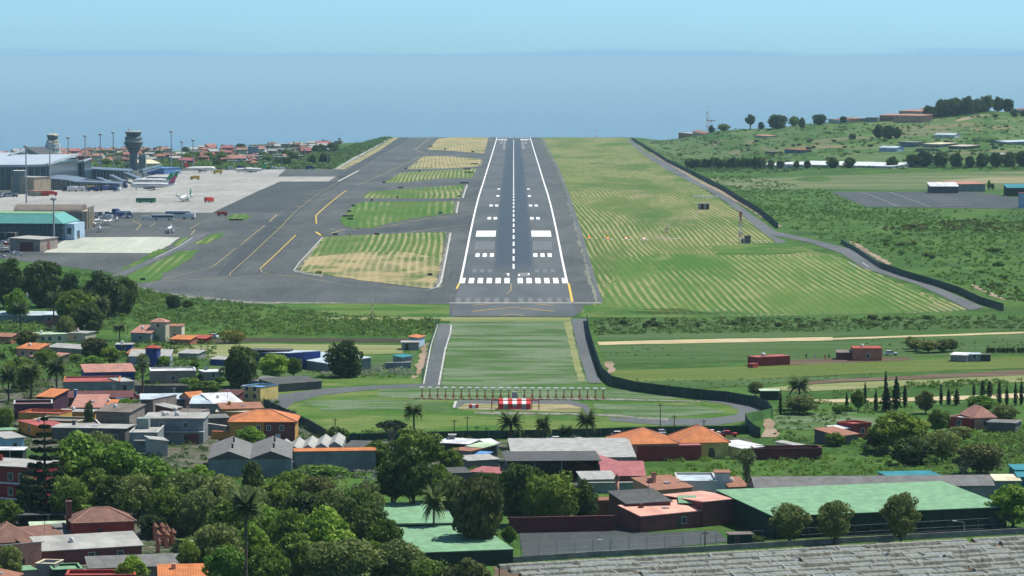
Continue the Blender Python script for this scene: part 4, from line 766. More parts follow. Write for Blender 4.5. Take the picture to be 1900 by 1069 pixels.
for kk, (px, b, wd) in enumerate([(1700, 652, 28), (1722, 655, 34), (1748, 654, 30), (1765, 652, 20), (1690, 648, 18)]): T('olive', px, b - 24, b, wd + 8, 'bushy cane clump behind the field sheds, ' + ['second from the left', 'middle one and widest', 'second from the right', 'rightmost', 'leftmost and smallest'][kk], 'cane clumps behind the field sheds')
for k in range(9): T('darkbush', 1835 + k * 9, 644, 655, 12, 'small dark shrub in the row at the right edge of the field', 'shrub row at the field edge')

rg3 = random.Random(77)
for k in range(46):
    x, y = rg3.uniform(0, 470), rg3.uniform(655, 805); T(['bush', 'darkbush', 'broad', 'bush', 'olive'][k % 5], x, y - rg3.uniform(8, 15), y, rg3.uniform(14, 28), 'garden shrub between the close-packed village houses on the left', 'garden shrubs between the village houses')
# ================================================================ BUILDINGS
t = NT('window_glass', .12, .6); t.col((.03, .045, .06)); M_glass = t.m
M_frame = paint('white_frame', (.62, .62, .60), .5, .1); M_door = paint('dark_door', (.06, .05, .045), .6, .2); M_metal = paint('grey_metal', (.30, .32, .33), .45, .2, spec=.5); M_black = paint('black_paint', (.02, .02, .022), .6, .2)
W_ = dict(white=(.66, .66, .63), cream=(.58, .52, .38), beige=(.50, .45, .33), ochre=(.52, .29, .07), orange=(.62, .28, .05), red=(.45, .06, .045), darkred=(.26, .03, .03), maroon=(.13, .025, .03), purple=(.085, .03, .06), blue=(.03, .06, .26), skyblue=(.12, .26, .50), greyblue=(.20, .235, .24), grey=(.26, .26, .25), darkgrey=(.11, .11, .11), greengrey=(.23, .27, .25), taupe=(.26, .22, .19), lilac=(.30, .31, .42), brick=(.40, .15, .10), salmon=(.60, .28, .20), yellow=(.62, .48, .16), brownred=(.19, .06, .055), teal=(.03, .17, .19), darkgreen=(.014, .036, .024), olive=(.20, .18, .07), concrete=(.36, .355, .33), tan=(.42, .34, .24), paleblue=(.36, .50, .62))
def wall_m(k): return paint('wall_' + k, W_[k], .85, .25, .35)
RF = dict(darkgreen=((.03, .08, .05), 0), orange=((.62, .22, .08), 1), tile=((.36, .17, .11), 1), brown=((.24, .13, .095), 1), pinktile=((.48, .24, .18), 1), redtile=((.46, .09, .06), 1), grey=((.20, .20, .19), 1), darkgrey=((.10, .105, .10), 1), concrete=((.34, .34, .31), 0), white=((.58, .59, .59), 0), paleblue=((.42, .50, .54), 0), green=((.21, .40, .225), 1), teal=((.02, .20, .24), 0), red=((.36, .08, .07), 0), pink=((.66, .33, .25), 0), rose=((.42, .15, .15), 1), brownflat=((.17, .14, .115), 0), maroon=((.14, .05, .05), 1), palegreen=((.40, .52, .34), 0), beige=((.48, .42, .32), 0), cream=((.62, .55, .38), 0), blue=((.10, .25, .5), 0), lightgrey=((.42, .42, .39), 1))
def roof_m(k, ax='X'):
    c, tl = RF[k]
    if tl: return tiles('roof_' + k + '_' + ax.lower(), c, axis=ax, step=.45)
    return paint('roofing_' + k, c, .8, .3, .25)
def seat_on(p0, p1, depth):
    n = Vector((-(p1 - p0).y, (p1 - p0).x, 0)).normalized(); q = [p0, p1, p0 + n * depth, p1 + n * depth]
    return min(Hs(a.x, a.y) for a in q)
def roof_part(e, kind, wd, dp, h, rh, rm, ov=.35, th=.16, name='roof', x0=0., y0=0., wm=None):
    """kinds: flat, gable (ridge left-right), gable_y (ridge front-back), hip, mono (rises to the back), mono_l, mono_r, none"""
    x1, y1 = x0 + wd, y0 + dp; a, b, c, d = x0 - ov, x1 + ov, y0 - ov, y1 + ov; mb = MB(); xm, ym = (x0 + x1) / 2, (y0 + y1) / 2
    def slab(pts): mb.hull([(p[0], p[1], p[2]) for p in pts], [(p[0], p[1], p[2] + th) for p in pts])
    eps = .003
    if kind in ('flat', 'parapet'):
        mb.box(a, b, c, d, h + eps, h + th)
    elif kind == 'gable':
        slab([(a, c, h - ov * rh * 2 / dp), (b, c, h - ov * rh * 2 / dp), (b, ym, h + rh), (a, ym, h + rh)]); slab([(b, d, h - ov * rh * 2 / dp), (a, d, h - ov * rh * 2 / dp), (a, ym, h + rh), (b, ym, h + rh)])
    elif kind == 'gable_y':
        slab([(a, d, h - ov * rh * 2 / wd), (a, c, h - ov * rh * 2 / wd), (xm, c, h + rh), (xm, d, h + rh)]); slab([(b, c, h - ov * rh * 2 / wd), (b, d, h - ov * rh * 2 / wd), (xm, d, h + rh), (xm, c, h + rh)])
    elif kind == 'hip':
        r = min(wd, dp) / 2; z = h - .05
        P0, P1, P2, P3 = (a, c, z), (b, c, z), (b, d, z), (a, d, z)
        if wd >= dp: Q0, Q1 = (a + r, ym, h + rh), (b - r, ym, h + rh)
        else: Q0, Q1 = (xm, c + r, h + rh), (xm, d - r, h + rh)
        if wd >= dp: fs = [[P0, P1, Q1, Q0], [P1, P2, Q1], [P2, P3, Q0, Q1], [P3, P0, Q0]]
        else: fs = [[P0, P1, Q0], [P1, P2, Q1, Q0], [P2, P3, Q1], [P3, P0, Q0, Q1]]
        for f in fs: mb.poly(f)
        mb.box(a, b, c, d, h - .22, h - .06)
    elif kind == 'mono': slab([(a, c, h), (b, c, h), (b, d, h + rh), (a, d, h + rh)])
    elif kind == 'mono_f': slab([(a, c, h + rh), (b, c, h + rh), (b, d, h), (a, d, h)])
    elif kind == 'mono_l': slab([(a, c, h + rh), (b, c, h), (b, d, h), (a, d, h + rh)])
    elif kind == 'mono_r': slab([(a, c, h), (b, c, h + rh), (b, d, h + rh), (a, d, h)])
    me = MB.mesh(mb, name); o = link(name, me, rm, e); return o
def house(name, label, cat, FL, FR, dp, h, roof='flat', rh=1.5, wall='white', rf='concrete', wins=0, rows=1, door=0, ov=.35, group=None, parapet=0, tank=0, chim=0, open_front=False, wz=None, side_wins=0, wm=None, base_in=.6, sill=.9, win_w=1.1, win_h=1.2):
    """FL and FR: eave corners of the front in the photograph; dp, h, rh in metres"""
    p0, p1 = G(FL[0], FL[1], h), G(FR[0], FR[1], h); z = seat_on(p0, p1, dp); ax = (p1 - p0); rz = math.atan2(ax.y, ax.x); wd = Vector((ax.x, ax.y)).length
    e = empty(name, (p0.x, p0.y, z), rz, label, cat, group); wmat = wm or wall_m(wall); mb = MB(); b = base_in
    if roof == 'gable': mb.hull([(0, 0, -b), (0, dp, -b), (0, dp, h), (0, dp / 2, h + rh), (0, 0, h)], [(wd, 0, -b), (wd, dp, -b), (wd, dp, h), (wd, dp / 2, h + rh), (wd, 0, h)])
    elif roof == 'gable_y': mb.hull([(0, 0, -b), (wd, 0, -b), (wd, 0, h), (wd / 2, 0, h + rh), (0, 0, h)], [(0, dp, -b), (wd, dp, -b), (wd, dp, h), (wd / 2, dp, h + rh), (0, dp, h)])
    elif roof == 'mono': mb.hull([(0, 0, -b), (0, dp, -b), (0, dp, h + rh), (0, 0, h)], [(wd, 0, -b), (wd, dp, -b), (wd, dp, h + rh), (wd, 0, h)])
    elif roof == 'mono_f': mb.hull([(0, 0, -b), (0, dp, -b), (0, dp, h), (0, 0, h + rh)], [(wd, 0, -b), (wd, dp, -b), (wd, dp, h), (wd, 0, h + rh)])
    elif roof == 'mono_l': mb.hull([(0, 0, -b), (wd, 0, -b), (wd, 0, h), (0, 0, h + rh)], [(0, dp, -b), (wd, dp, -b), (wd, dp, h), (0, dp, h + rh)])
    elif roof == 'mono_r': mb.hull([(0, 0, -b), (wd, 0, -b), (wd, 0, h + rh), (0, 0, h)], [(0, dp, -b), (wd, dp, -b), (wd, dp, h + rh), (0, dp, h)])
    elif open_front:   # three walls and posts
        mb.box(0, .2, 0, dp, -b, h); mb.box(wd - .2, wd, 0, dp, -b, h); mb.box(.2, wd - .2, dp - .2, dp, -b, h)
    elif parapet:
        mb.box(0, wd, 0, dp, -b, h - parapet)
        for q in ((0, wd, 0, .2), (0, wd, dp - .2, dp), (0, .2, .2, dp - .2), (wd - .2, wd, .2, dp - .2)): mb.box(*q, h - parapet, h)
    else: mb.box(0, wd, 0, dp, -b, h)
    mb.build('wall', wmat, e)
    if open_front:
        for k in range(1, max(2, int(wd / 6))): MB().box(k * 6 - .1, k * 6 + .1, .05, .25, -b, h).build('post', M_metal, e)
    rax = {'gable': 'X', 'mono': 'X', 'mono_f': 'X', 'hip': 'X', 'gable_y': 'Y', 'mono_l': 'Y', 'mono_r': 'Y'}.get(roof, 'X')
    if parapet:
        MB().box(.21, wd - .21, .21, dp - .21, h - parapet + .004, h - parapet + .08).build('roof', roof_m(rf, rax), e)
        cp = MB(); o_ = .12
        for q in ((-o_, wd + o_, -o_, .3), (-o_, wd + o_, dp - .3, dp + o_), (-o_, .3, .3, dp - .3), (wd - .3, wd + o_, .3, dp - .3)): cp.box(*q, h + .004, h + .12)
        cp.build('coping', roof_m(parapet_col.get(name + label[:12], 'concrete')) if 0 else (roof_m(wz) if wz else paint('coping_stone', (.45, .44, .41), .8)), e)
    elif roof != 'none': roof_part(e, roof, wd, dp, h, rh, roof_m(rf, rax), ov)
    for r in range(rows if wins else 0):
        zz = sill + r * h / rows
        for k in range(wins):
            x = wd * (k + .75) / (wins + .5) if not (door and r == 0 and k == 0) else None
            if x is None: continue
            fr = MB().box(x - win_w / 2 - .1, x + win_w / 2 + .1, -.06, .05, zz - .1, zz + win_h + .1).build('window', M_frame, e)
            MB().box(x - win_w / 2, x + win_w / 2, -.075, -.05, zz, zz + win_h).build('pane', M_glass, fr)
    for r in range(rows if side_wins else 0):
        zz = sill + r * h / rows
        for k in range(side_wins):
            y = dp * (k + .75) / (side_wins + .5)
            for xx, s_ in ((0, -1), (wd, 1)):
                fr = MB().box(xx - .055, xx + .055, y - win_w / 2 - .1, y + win_w / 2 + .1, zz - .1, zz + win_h + .1).build('window', M_frame, e)
                MB().box(xx + s_ * .06 - .012, xx + s_ * .06 + .012, y - win_w / 2, y + win_w / 2, zz, zz + win_h).build('pane', M_glass, fr)
    if door:
        x = wd * .3 if door == 1 else wd * door; MB().box(x - .55, x + .55, -.05, .05, 0, 2.1).build('door', M_door, e)
    if chim:
        x = wd * .25; c = MB().box(x, x + .7, dp * .5, dp * .5 + .7, h, h + rh + 1.3).build('chimney', wmat, e); MB().box(x - .12, x + .82, dp * .5 - .12, dp * .5 + .82, h + rh + 1.3, h + rh + 1.45).build('chimney_cap', roof_m('tile'), c)
    hs = sum(map(ord, label)) % 7
    if cat in ('house', 'cottage', 'workshop') and roof in ('flat', 'mono') and FL[1] > 590 and not parapet:
        zz = h + (rh * .5 if roof == 'mono' else .1) + .1
        if hs in (0, 3): am = MB().tube([(wd * .7, dp * .5, zz - .2), (wd * .7, dp * .5, zz + 2.4)], .05, 5); am.tube([(wd * .7 - .6, dp * .5, zz + 2.2), (wd * .7 + .6, dp * .5, zz + 2.2)], .04, 4); am.tube([(wd * .7 - .4, dp * .5, zz + 1.9), (wd * .7 + .4, dp * .5, zz + 1.9)], .04, 4); am.build('aerial', M_metal, e)
        if hs in (1, 3, 5): MB().lathe([(.3, zz - .2), (.45, zz), (.45, zz + .8), (.1, zz + .95)], 10, (wd * .35, dp * .5)).build('water_tank', M_frame, e, True)
        if hs in (2, 4): MB().box(wd * .2, wd * .2 + .8, dp * .6, dp * .6 + .7, zz - .6, zz + 1.1).build('chimney', wmat, e)
        if hs in (4, 6): MB().box(wd * .5, wd * .5 + 1.3, dp * .35, dp * .35 + 1.8, zz - .3, zz + .12).build('roof_hatch', M_metal, e)
    if roof == 'hip' and wd > 8:
        r_ = min(wd, dp) / 2 + .35; rm_ = MB(); q0, q1 = ((-.35 + r_, dp / 2, h + rh), (wd + .35 - r_, dp / 2, h + rh)) if wd >= dp else ((wd / 2, -.35 + r_, h + rh), (wd / 2, dp + .35 - r_, h + rh))
        for c_, q_ in (((-ov, -ov, h), q0), ((wd + ov, -ov, h), q1 if wd >= dp else q0), ((-ov, dp + ov, h), q0 if wd >= dp else q1), ((wd + ov, dp + ov, h), q1)): rm_.tube([c_, q_], .14, 5)
        rm_.tube([q0, q1], .16, 5); rm_.build('ridge_tiles', roof_m('pinktile'), e)
    for k in range(tank):
        x = wd * (.3 + .22 * k); mb = MB().lathe([(.35, h + .1), (.62, h + .25), (.66, h + .9), (.5, h + 1.15), (.12, h + 1.25)], 12, (x, dp * .4)); mb.build('water_tank', M_frame, e, True)
    e['wd'] = wd
    return e
def add(e, part, x0, x1, y0, y1, z0, z1, m):
    return MB().box(x0, x1, y0, y1, z0, z1).build(part, m, e)
parapet_col = {}
HB = house
# ---------------- left village, back to front
HB('shed', 'long pale blue-grey shed at the left edge behind three palms', 'shed', (-40, 586), (127, 586), 9, 2.6, 'mono', .8, 'greyblue', 'paleblue', 3)
HB('cottage', 'small brown-tiled hut in front of the long pale shed', 'hut', (84, 598), (120, 599), 6, 2.2, 'hip', 1.6, 'brick', 'tile', 1)
HB('house', 'pale blue house half hidden behind the left grove', 'house', (42, 547), (93, 548), 9, 3.2, 'gable', 1.8, 'paleblue', 'paleblue', 3)
HB('house', 'low house with pale green roof beside an olive tree', 'house', (60, 622), (124, 620), 9, 2.8, 'flat', 0, 'cream', 'palegreen', 3, door=1)
HB('house', 'small cream flat house right of the pale green roof', 'house', (122, 618), (158, 619), 8, 2.8, 'flat', 0, 'beige', 'concrete', 1, chim=1)
HB('cottage', 'cottage with vivid orange roof in the left garden', 'cottage', (31, 647), (70, 649), 6, 2.8, 'mono', 1.3, 'salmon', 'orange', 2)
HB('cottage', 'low pink-brown tiled lean-to right of the orange-roofed cottage', 'lean-to', (56, 662), (104, 665), 6, 2., 'mono', 1., 'taupe', 'pinktile', 1)
HB('shed', 'low rusty-roofed shed at the left edge', 'shed', (-15, 603 + 22), (20, 604 + 22), 5, 2.2, 'mono', .8, 'brick', 'tile', 0)
HB('greenhouse', 'pale glazed greenhouse behind the yellow-brown tree', 'greenhouse', (88, 644), (148, 648), 10, 2.2, 'gable', .8, 'greengrey', 'lightgrey')
e = HB('house', 'beige house with a little red hipped tower in the scrub', 'house', (281, 606), (337, 606), 10, 4.6, 'none', 0, 'cream', 'cream', 3, base_in=2, chim=0)
roof_part(e, 'flat', e['wd'], 10, 4.6, 0, roof_m('tile'), .25)
HB('tower_house', 'square tower with red hipped tile roof on the beige house', 'tower', (279, 597), (307, 597.5), 4.2, 6.6, 'hip', 1.1, 'beige', 'pinktile', 1, sill=4.8)
HB('house', 'grey-walled wing with salmon tile roof left of the beige house', 'house', (243, 618), (279, 619), 8, 3.0, 'mono', 2., 'greengrey', 'pinktile', 1)
HB('shed', 'low red-roofed shed right of the beige house', 'shed', (316, 630), (352, 631), 6, 1.6, 'mono', .9, 'brick', 'orange', 0); HB('shed', 'dark red lean-to beside the white parked car', 'shed', (352, 628), (381, 629), 5, 1.5, 'mono', .7, 'darkred', 'redtile', 0)
HB('house', 'small cobalt blue cube house in the trees', 'house', (214, 640), (244, 640), 6, 2.2, 'flat', 0, 'blue', 'concrete', 1)
e = HB('house', 'lilac house with wide low tile-edged roof and a blue turret', 'house', (240, 662), (315, 662), 8, 2.9, 'mono', 1.4, 'lilac', 'lightgrey', 3, door=1)
HB('turret', 'blue turret with red roof rising from the lilac house', 'tower', (270, 645), (291, 645.5), 3.2, 5.8, 'hip', .7, 'blue', 'redtile', 0)
HB('cottage', 'little orange-gabled wing left of the lilac house', 'cottage', (236, 655), (262, 657), 5, 3.2, 'gable', 1.2, 'salmon', 'orange', 1)
HB('shed', 'pale corrugated shed right of the lilac house', 'shed', (331, 656), (366, 657), 7, 1.8, 'mono', .6, 'grey', 'lightgrey', 0)
e = HB('hall', 'blue-walled hall with white trim and dark equipment on its roof', 'hall', (466, 655), (535, 663), 12, 4.0, 'mono_r', 1.2, 'blue', 'paleblue', 0)
HB('hall', 'pale blue hall with tile-edged sloping roof by the garden plots', 'hall', (536, 664), (612, 676), 14, 2.6, 'mono', 1.3, 'greyblue', 'paleblue', 0)
HB('shed', 'blue shed half hidden left of the tall dark tree', 'shed', (390, 667), (417, 668), 5, 1.8, 'mono', .5, 'blue', 'lightgrey', 0)
HB('lean_to', 'black-roofed open shelter on the blue hall', 'shelter', (464, 650), (535, 651), 6, 5.2, 'flat', 0, 'darkgrey', 'darkgrey', open_front=True)
HB('hut', 'small grey hut at the end of the dark field', 'hut', (745, 636), (777, 636), 6, 2.4, 'flat', 0, 'grey', 'concrete', 0, door=1)
HB('shelter', 'little orange and white shelter beside the dirt track', 'shelter', (775, 628), (788, 624), 3, 3., 'mono', .5, 'paleblue', 'orange', 0)
HB('wall_yard', 'long low grey block wall under the garden plots', 'wall', (716, 674), (762, 673), 1, 1.9, 'flat', 0, 'greyblue', 'concrete', ov=.05)
HB('hut', 'hut under a turquoise tarpaulin at the field corner', 'hut', (745, 664), (765, 661), 3, 2., 'mono', .5, 'grey', 'teal', 0)
HB('shed', 'grey-black low shed roof beside the grass bank', 'shed', (514, 714), (597, 708), 9, 2.2, 'mono', .9, 'darkgrey', 'darkgrey', 0)
HB('shed', 'mossy low shed left of the grey-black roof', 'shed', (458, 706), (512, 711), 7, 2.0, 'mono', .7, 'grey', 'grey', 0)
HB('house', 'yellow-walled house with blue-trimmed roof terrace', 'house', (447, 717), (483, 719), 9, 4., 'flat', 0, 'yellow', 'blue', 2, parapet=.5, wz='blue', rows=2)
HB('cottage', 'small yellow cottage before the grey-black shed', 'cottage', (484, 719), (513, 716), 7, 2.5, 'flat', 0, 'yellow', 'beige', 1)
HB('house', 'grey block house with thin white roof edge', 'house', (279, 689), (363, 688), 11, 3.6, 'flat', 0, 'taupe', 'white', 1, ov=.25, parapet=.3, wz='white')
HB('house', 'small light blue house left of the tall dark tree', 'house', (380, 691), (412, 690), 7, 2.4, 'flat', 0, 'greyblue', 'white', 1)
HB('house', 'cobalt blue house under a long pinkish brown tile roof', 'house', (158, 692), (250, 690), 10, 2.6, 'mono', 1.5, 'blue', 'pinktile', 1, door=.45)
e = HB('house', 'grey-green walled house with red roof terrace and orange tiled rim', 'house', (117, 709), (222, 708), 16, 3.2, 'flat', 0, 'greengrey', 'red', 0, parapet=.45, wz='orange', side_wins=2)
HB('annex', 'bare concrete annex right of the red roof terrace', 'annex', (223, 709), (249, 708), 11, 3., 'flat', 0, 'concrete', 'concrete', 0, door=1)
HB('wall_yard', 'long low dark stone wall right of the bare concrete annex', 'wall', (250, 716), (352, 717), 1.2, 2.2, 'flat', 0, 'darkgrey', 'darkgrey', ov=.05)
HB('house', 'long low maroon-roofed row behind the orange tile roofs', 'house', (127, 739), (245, 738), 9, 2.4, 'mono', .9, 'maroon', 'maroon', 0)
HB('tower_chimney', 'round sky-blue chimney with white cap', 'chimney', (137, 724), (142, 724), .8, 5., 'flat', 0, 'skyblue', 'white', ov=.12)
HB('house', 'dark purple tall shed with tilted orange roof', 'shed', (98, 738), (126, 733), 5, 4.4, 'mono_r', 1.4, 'purple', 'orange', 0)
HB('house', 'flat salmon-orange tiled roof house right of the purple shed', 'house', (133, 757), (190, 757), 14, 3.0, 'mono', 2.0, 'blue', 'pinktile', 0); HB('house', 'sky-blue walled wing with orange tiled edge', 'house', (190, 752), (213, 752), 8, 3.0, 'mono', .6, 'skyblue', 'orange', 1)
HB('wall_yard', 'sky-blue painted wall beside the courtyard tree', 'wall', (214, 740), (238, 740), 1, 3., 'flat', 0, 'skyblue', 'blue', ov=.05)
e = HB('house', 'wine-purple house with white coping at the left', 'house', (26, 750), (97, 749), 10, 4.2, 'flat', 0, 'purple', 'maroon', 2, parapet=.6)
HB('house', 'ochre house with maroon roof terrace in front of the wine-purple house', 'house', (34, 766), (110, 768), 9, 3.6, 'flat', 0, 'ochre', 'red', 1, parapet=.6, wz='redtile')
HB('house', 'long ochre-walled terrace right of the roof with the white tarpaulin', 'house', (110, 765), (176, 765), 7, 2.6, 'flat', 0, 'ochre', 'concrete', 0)
HB('house', 'olive-yellow roof terrace with cream edge behind the Norfolk pine', 'house', (60, 779), (144, 782), 9, 3.0, 'flat', 0, 'olive', 'grey', 0, parapet=.5, wz='cream')
HB('house', 'low building with faded red roof at the left', 'house', (34, 781), (75, 792), 7, 2.8, 'flat', 0, 'orange', 'red', 1)
HB('house', 'grey roof terrace with cream parapet beside the olive-yellow one', 'house', (145, 789), (187, 788), 12, 2.6, 'flat', 0, 'concrete', 'grey', 0, parapet=.4)
HB('house', 'long flat bare concrete building behind the green trees', 'house', (96, 794), (232, 796), 9, 3.6, 'flat', 0, 'darkgrey', 'concrete', 5, door=.6)
HB('house', 'low brown-roofed link building with white gutter', 'house', (178, 764), (240, 766), 10, 3.2, 'mono', 1.1, 'taupe', 'brownflat', 0)
HB('house', 'large taupe building with a steep slanted left roof', 'house', (284, 768), (357, 770), 13, 4.8, 'flat', 0, 'taupe', 'brownflat', 0, ov=.05, chim=0); HB('roof_block', 'slanting taupe roof block, left half of the large taupe building', 'roof wing', (240, 768), (284, 770), 13, 1.2, 'mono_r', 4.0, 'taupe', 'brownflat', 0, ov=.1)
HB('shed', 'red-brown rooftop shed with a light sloping roof', 'shed', (288, 757), (319, 759), 4, 5.4, 'mono_l', .8, 'brownred', 'concrete', 0)
HB('house', 'long low blue-roofed row behind the taupe building', 'house', (262, 742), (350, 741), 7, 3.0, 'mono', .8, 'darkgrey', 'paleblue', 0)
HB('cottage', 'small orange-gabled cottage right of the blue-roofed row', 'cottage', (335, 736), (353, 738), 5, 3.6, 'gable_y', 1.2, 'salmon', 'orange', 0)
e = HB('workshop', 'workshop with wide pale sheet-metal roof', 'workshop', (353, 750), (404, 750), 13, 2.8, 'mono', 1.3, 'grey', 'paleblue', 1); HB('workshop', 'workshop with brilliant white sloping roof beside the curved fence', 'workshop', (398, 750), (450, 748), 12, 2.8, 'mono', 1.6, 'white', 'white', 1)
HB('shed', 'maroon-roofed shed behind the white workshop roof', 'shed', (405, 733), (440, 734), 5, 3., 'mono', .8, 'maroon', 'maroon', 0)
HB('house', 'orange tiled low house along the curved fence', 'house', (412, 760), (488, 758), 6, 2.4, 'mono', 1.0, 'ochre', 'tile', 0); HB('lean_to', 'thin beige-roofed lean-to before the orange tiled low house', 'lean-to', (402, 765), (468, 765), 4, 1.7, 'mono', .4, 'ochre', 'beige', 0)
e = HB('house', 'two-storey blue-grey house with concrete roof and two white tanks', 'house', (268, 777), (377, 777), 13, 6.2, 'flat', 0, 'greyblue', 'concrete', 2, 2, tank=2, ov=.5); add(e, 'balcony', -.4, e['wd'] + .4, -1.2, -.02, 2.95, 3.15, paint('coping_stone', (.45, .44, .41), .8)); add(e, 'garage_door', e['wd'] * .68, e['wd'] * .92, -.06, .04, 0, 2.4, wall_m('brownred'))
e = HB('house', 'grey concrete building with broad roof terrace and water-tank room', 'house', (240, 803), (292, 803), 22, 4.6, 'flat', 0, 'greyblue', 'concrete', 0, ov=.3, parapet=.4); add(e, 'roof_room', .5, 3.4, 11, 15, 4.3, 6.8, wall_m('greengrey')); add(e, 'canopy', 1.2, e['wd'] + .2, -1.6, -.02, 2.7, 2.95, paint('coping_stone', (.45, .44, .41), .8)); add(e, 'door', 1.5, 3.2, -.06, .04, 0, 2.3, wall_m('greyblue'))
HB('shed', 'plain pale concrete shed left of the twin-gabled shed', 'shed', (279, 820), (311, 819), 7, 3.6, 'mono_l', .6, 'concrete', 'concrete', 0)
HB('wall_yard', 'low grey yard wall right of the two-storey blue-grey house', 'wall', (378, 786), (420, 792), 1, 2.6, 'flat', 0, 'grey', 'concrete', ov=.05); HB('wall_yard', 'ochre garden wall left of the orange two-storey house', 'wall', (392, 801), (428, 803), 1, 1.8, 'flat', 0, 'ochre', 'orange', ov=.05)
HB('yard_block', 'dark weathered yard building behind the orange two-storey house', 'outbuilding', (378, 777), (425, 776), 9, 3.6, 'flat', 0, 'darkgrey', 'grey', 0)
e = HB('house', 'orange two-storey house with hipped terracotta roof', 'house', (426, 782), (547, 782), 13, 5.2, 'hip', 2.3, 'ochre', 'orange', 0, 2, ov=.6)
wd = e['wd']; add(e, 'painted_bay', wd * .53, wd + .02, -.04, .03, -.3, 4.95, wall_m('brownred'))
for k, xx in enumerate((.27, .44, .60, .80)):
    fr = add(e, 'window', wd * xx - .55, wd * xx + .55, -.1, -.04, 2.9, 4.3, M_frame); add(fr, 'pane', wd * xx - .42, wd * xx - .04, -.115, -.1, 3., 4.2, M_glass); add(fr, 'pane', wd * xx + .04, wd * xx + .42, -.115, -.1, 3., 4.2, M_glass)
add(e, 'door', wd * .70, wd * .78, -.1, -.04, 0, 2.1, M_frame); add(e, 'skylight', wd * .35, wd * .42, 8, 9.2, 6.6, 6.75, M_glass)
# twin gabled shed
e = HB('workshop', 'grey weathered shed with two parallel gables', 'shed', (386, 853), (541, 852), 30, 4.2, 'none', 0, 'greyblue', 'grey', 0); wd = e['wd']
for k in range(2):
    MB().hull([(wd * k / 2, 0, 4.2), (wd * (k + 1) / 2, 0, 4.2), (wd * (k + .5) / 2, 0, 5.8)], [(wd * k / 2, 30, 4.2), (wd * (k + 1) / 2, 30, 4.2), (wd * (k + .5) / 2, 30, 5.8)]).build('gable', wall_m('darkgrey'), e)
    rp = roof_part(e, 'gable_y', wd / 2 - .1, 30, 4.2, 1.7, roof_m('grey', 'Y'), .1, x0=wd * k / 2 + .05)
    add(e, 'skylight', wd * (k / 2 + .07), wd * (k / 2 + .14), 16, 21, 5.15, 5.32, M_frame) if 0 else None
    for yy in (8, 20): MB().lathe([(.22, 5.), (.22, 6.6), (.4, 6.7), (.1, 7.)], 8, (wd * (k + .56) / 2, yy)).build('roof_vent', M_black, e)
# saw-tooth glazed sheds
for k in range(5):
    x = 508 + k * 25
    HB('glasshouse', 'ridged pale glasshouse bay, ' + ['first from the left', 'second from the left', 'middle one', 'fourth from the left', 'rightmost one'][k] + ', behind the tiled tank wall', 'glasshouse', (x, 841 - k * 3), (x + 26, 841 - k * 3), 19, 3.0, 'gable_y', 1.1, 'grey', 'lightgrey', 0, ov=.05, group='ridged glasshouse bays')
e = HB('tank_wall', 'massive cracked grey-blue tank wall with terracotta coping', 'wall', (546, 839), (697, 837), 5, 4.6, 'flat', 0, 'greyblue', 'redtile', 0, ov=.02, base_in=1.5); roof_part(e, 'mono', e['wd'], 1.8, 4.62, .5, roof_m('orange'), .15, name='tile_coping')
HB('wall_yard', 'lower grey wall left of the tank wall under the sheds', 'wall', (430, 860), (545, 858), 1, 2.4, 'flat', 0, 'greyblue', 'concrete', ov=.05)
HB('shed', 'low dark-roofed shed right of the glasshouse bays', 'shed', (640, 830), (720, 832), 7, 1.6, 'mono', .7, 'grey', 'darkgrey', 0)
# ---------------- the village's bottom left corner
e = HB('house', 'tall red house with brown hipped tile roof', 'house', (136, 970), (249, 966), 8.5, 6.0, 'hip', 2.2, 'red', 'brown', 0, ov=.45); wd = e['wd']; add(e, 'wall_side', -.02, .02, 0, 1, 0, 1, wall_m('taupe')) if 0 else None
fr = add(e, 'window', wd * .40, wd * .48, -.06, -.0, 3.0, 4.6, M_door); e2 = MB().box(-.6, .35, 5., 6.2, -.6, 9.2).build('chimney', wall_m('brownred'), e); MB().box(-.75, .5, 4.85, 6.35, 9.2, 9.45).build('chimney_cap', roof_m('brown'), e2)
HB('house', 'single-storey grey-roofed maroon building in front of the tall red house', 'house', (76, 1024), (263, 1013), 6.5, 2.8, 'mono', 1.8, 'brownred', 'concrete', 3, door=.55)
e = HB('house', 'brown hipped tile roof at the left edge', 'house', (-22, 1008), (72, 1003), 11, 3.2, 'hip', 3.0, 'salmon', 'brown', 0)
HB('house', 'brown tile roof between the hipped roof and the tall red house', 'house', (42, 1009), (127, 1001), 8, 3.0, 'mono', 1.8, 'taupe', 'brown', 0); HB('annex', 'grey roof patch right of the middle brown tile roof', 'annex', (128, 1000), (158, 997), 8, 3.0, 'mono', 1.7, 'grey', 'grey', 0)
HB('house', 'salmon house with light grey sloping roof at the left edge', 'house', (-45, 1032), (77, 1021), 9, 3.4, 'mono_f', 1.5, 'salmon', 'lightgrey', 1, door=.7)
HB('shed', 'long dark grey roof behind the small round tree at the bottom', 'shed', (166, 1056), (405, 1048), 5, 2.4, 'mono', 1.4, 'grey', 'grey', 0)
HB('house', 'small house with bright green roof terrace at the bottom left', 'house', (98, 1058), (153, 1056), 7, 3., 'flat', 0, 'darkgreen', 'green', 0, parapet=.4, wz='green')
HB('house', 'grey house with cream parapet between the green roofs at the bottom', 'house', (66, 1046), (101, 1047), 5, 3.4, 'flat', 0, 'grey', 'concrete', 0, parapet=.5, wz='cream'); HB('shed', 'low green roof at the bottom left corner', 'shed', (32, 1060), (66, 1058), 5, 2.6, 'flat', 0, 'grey', 'green', 0)
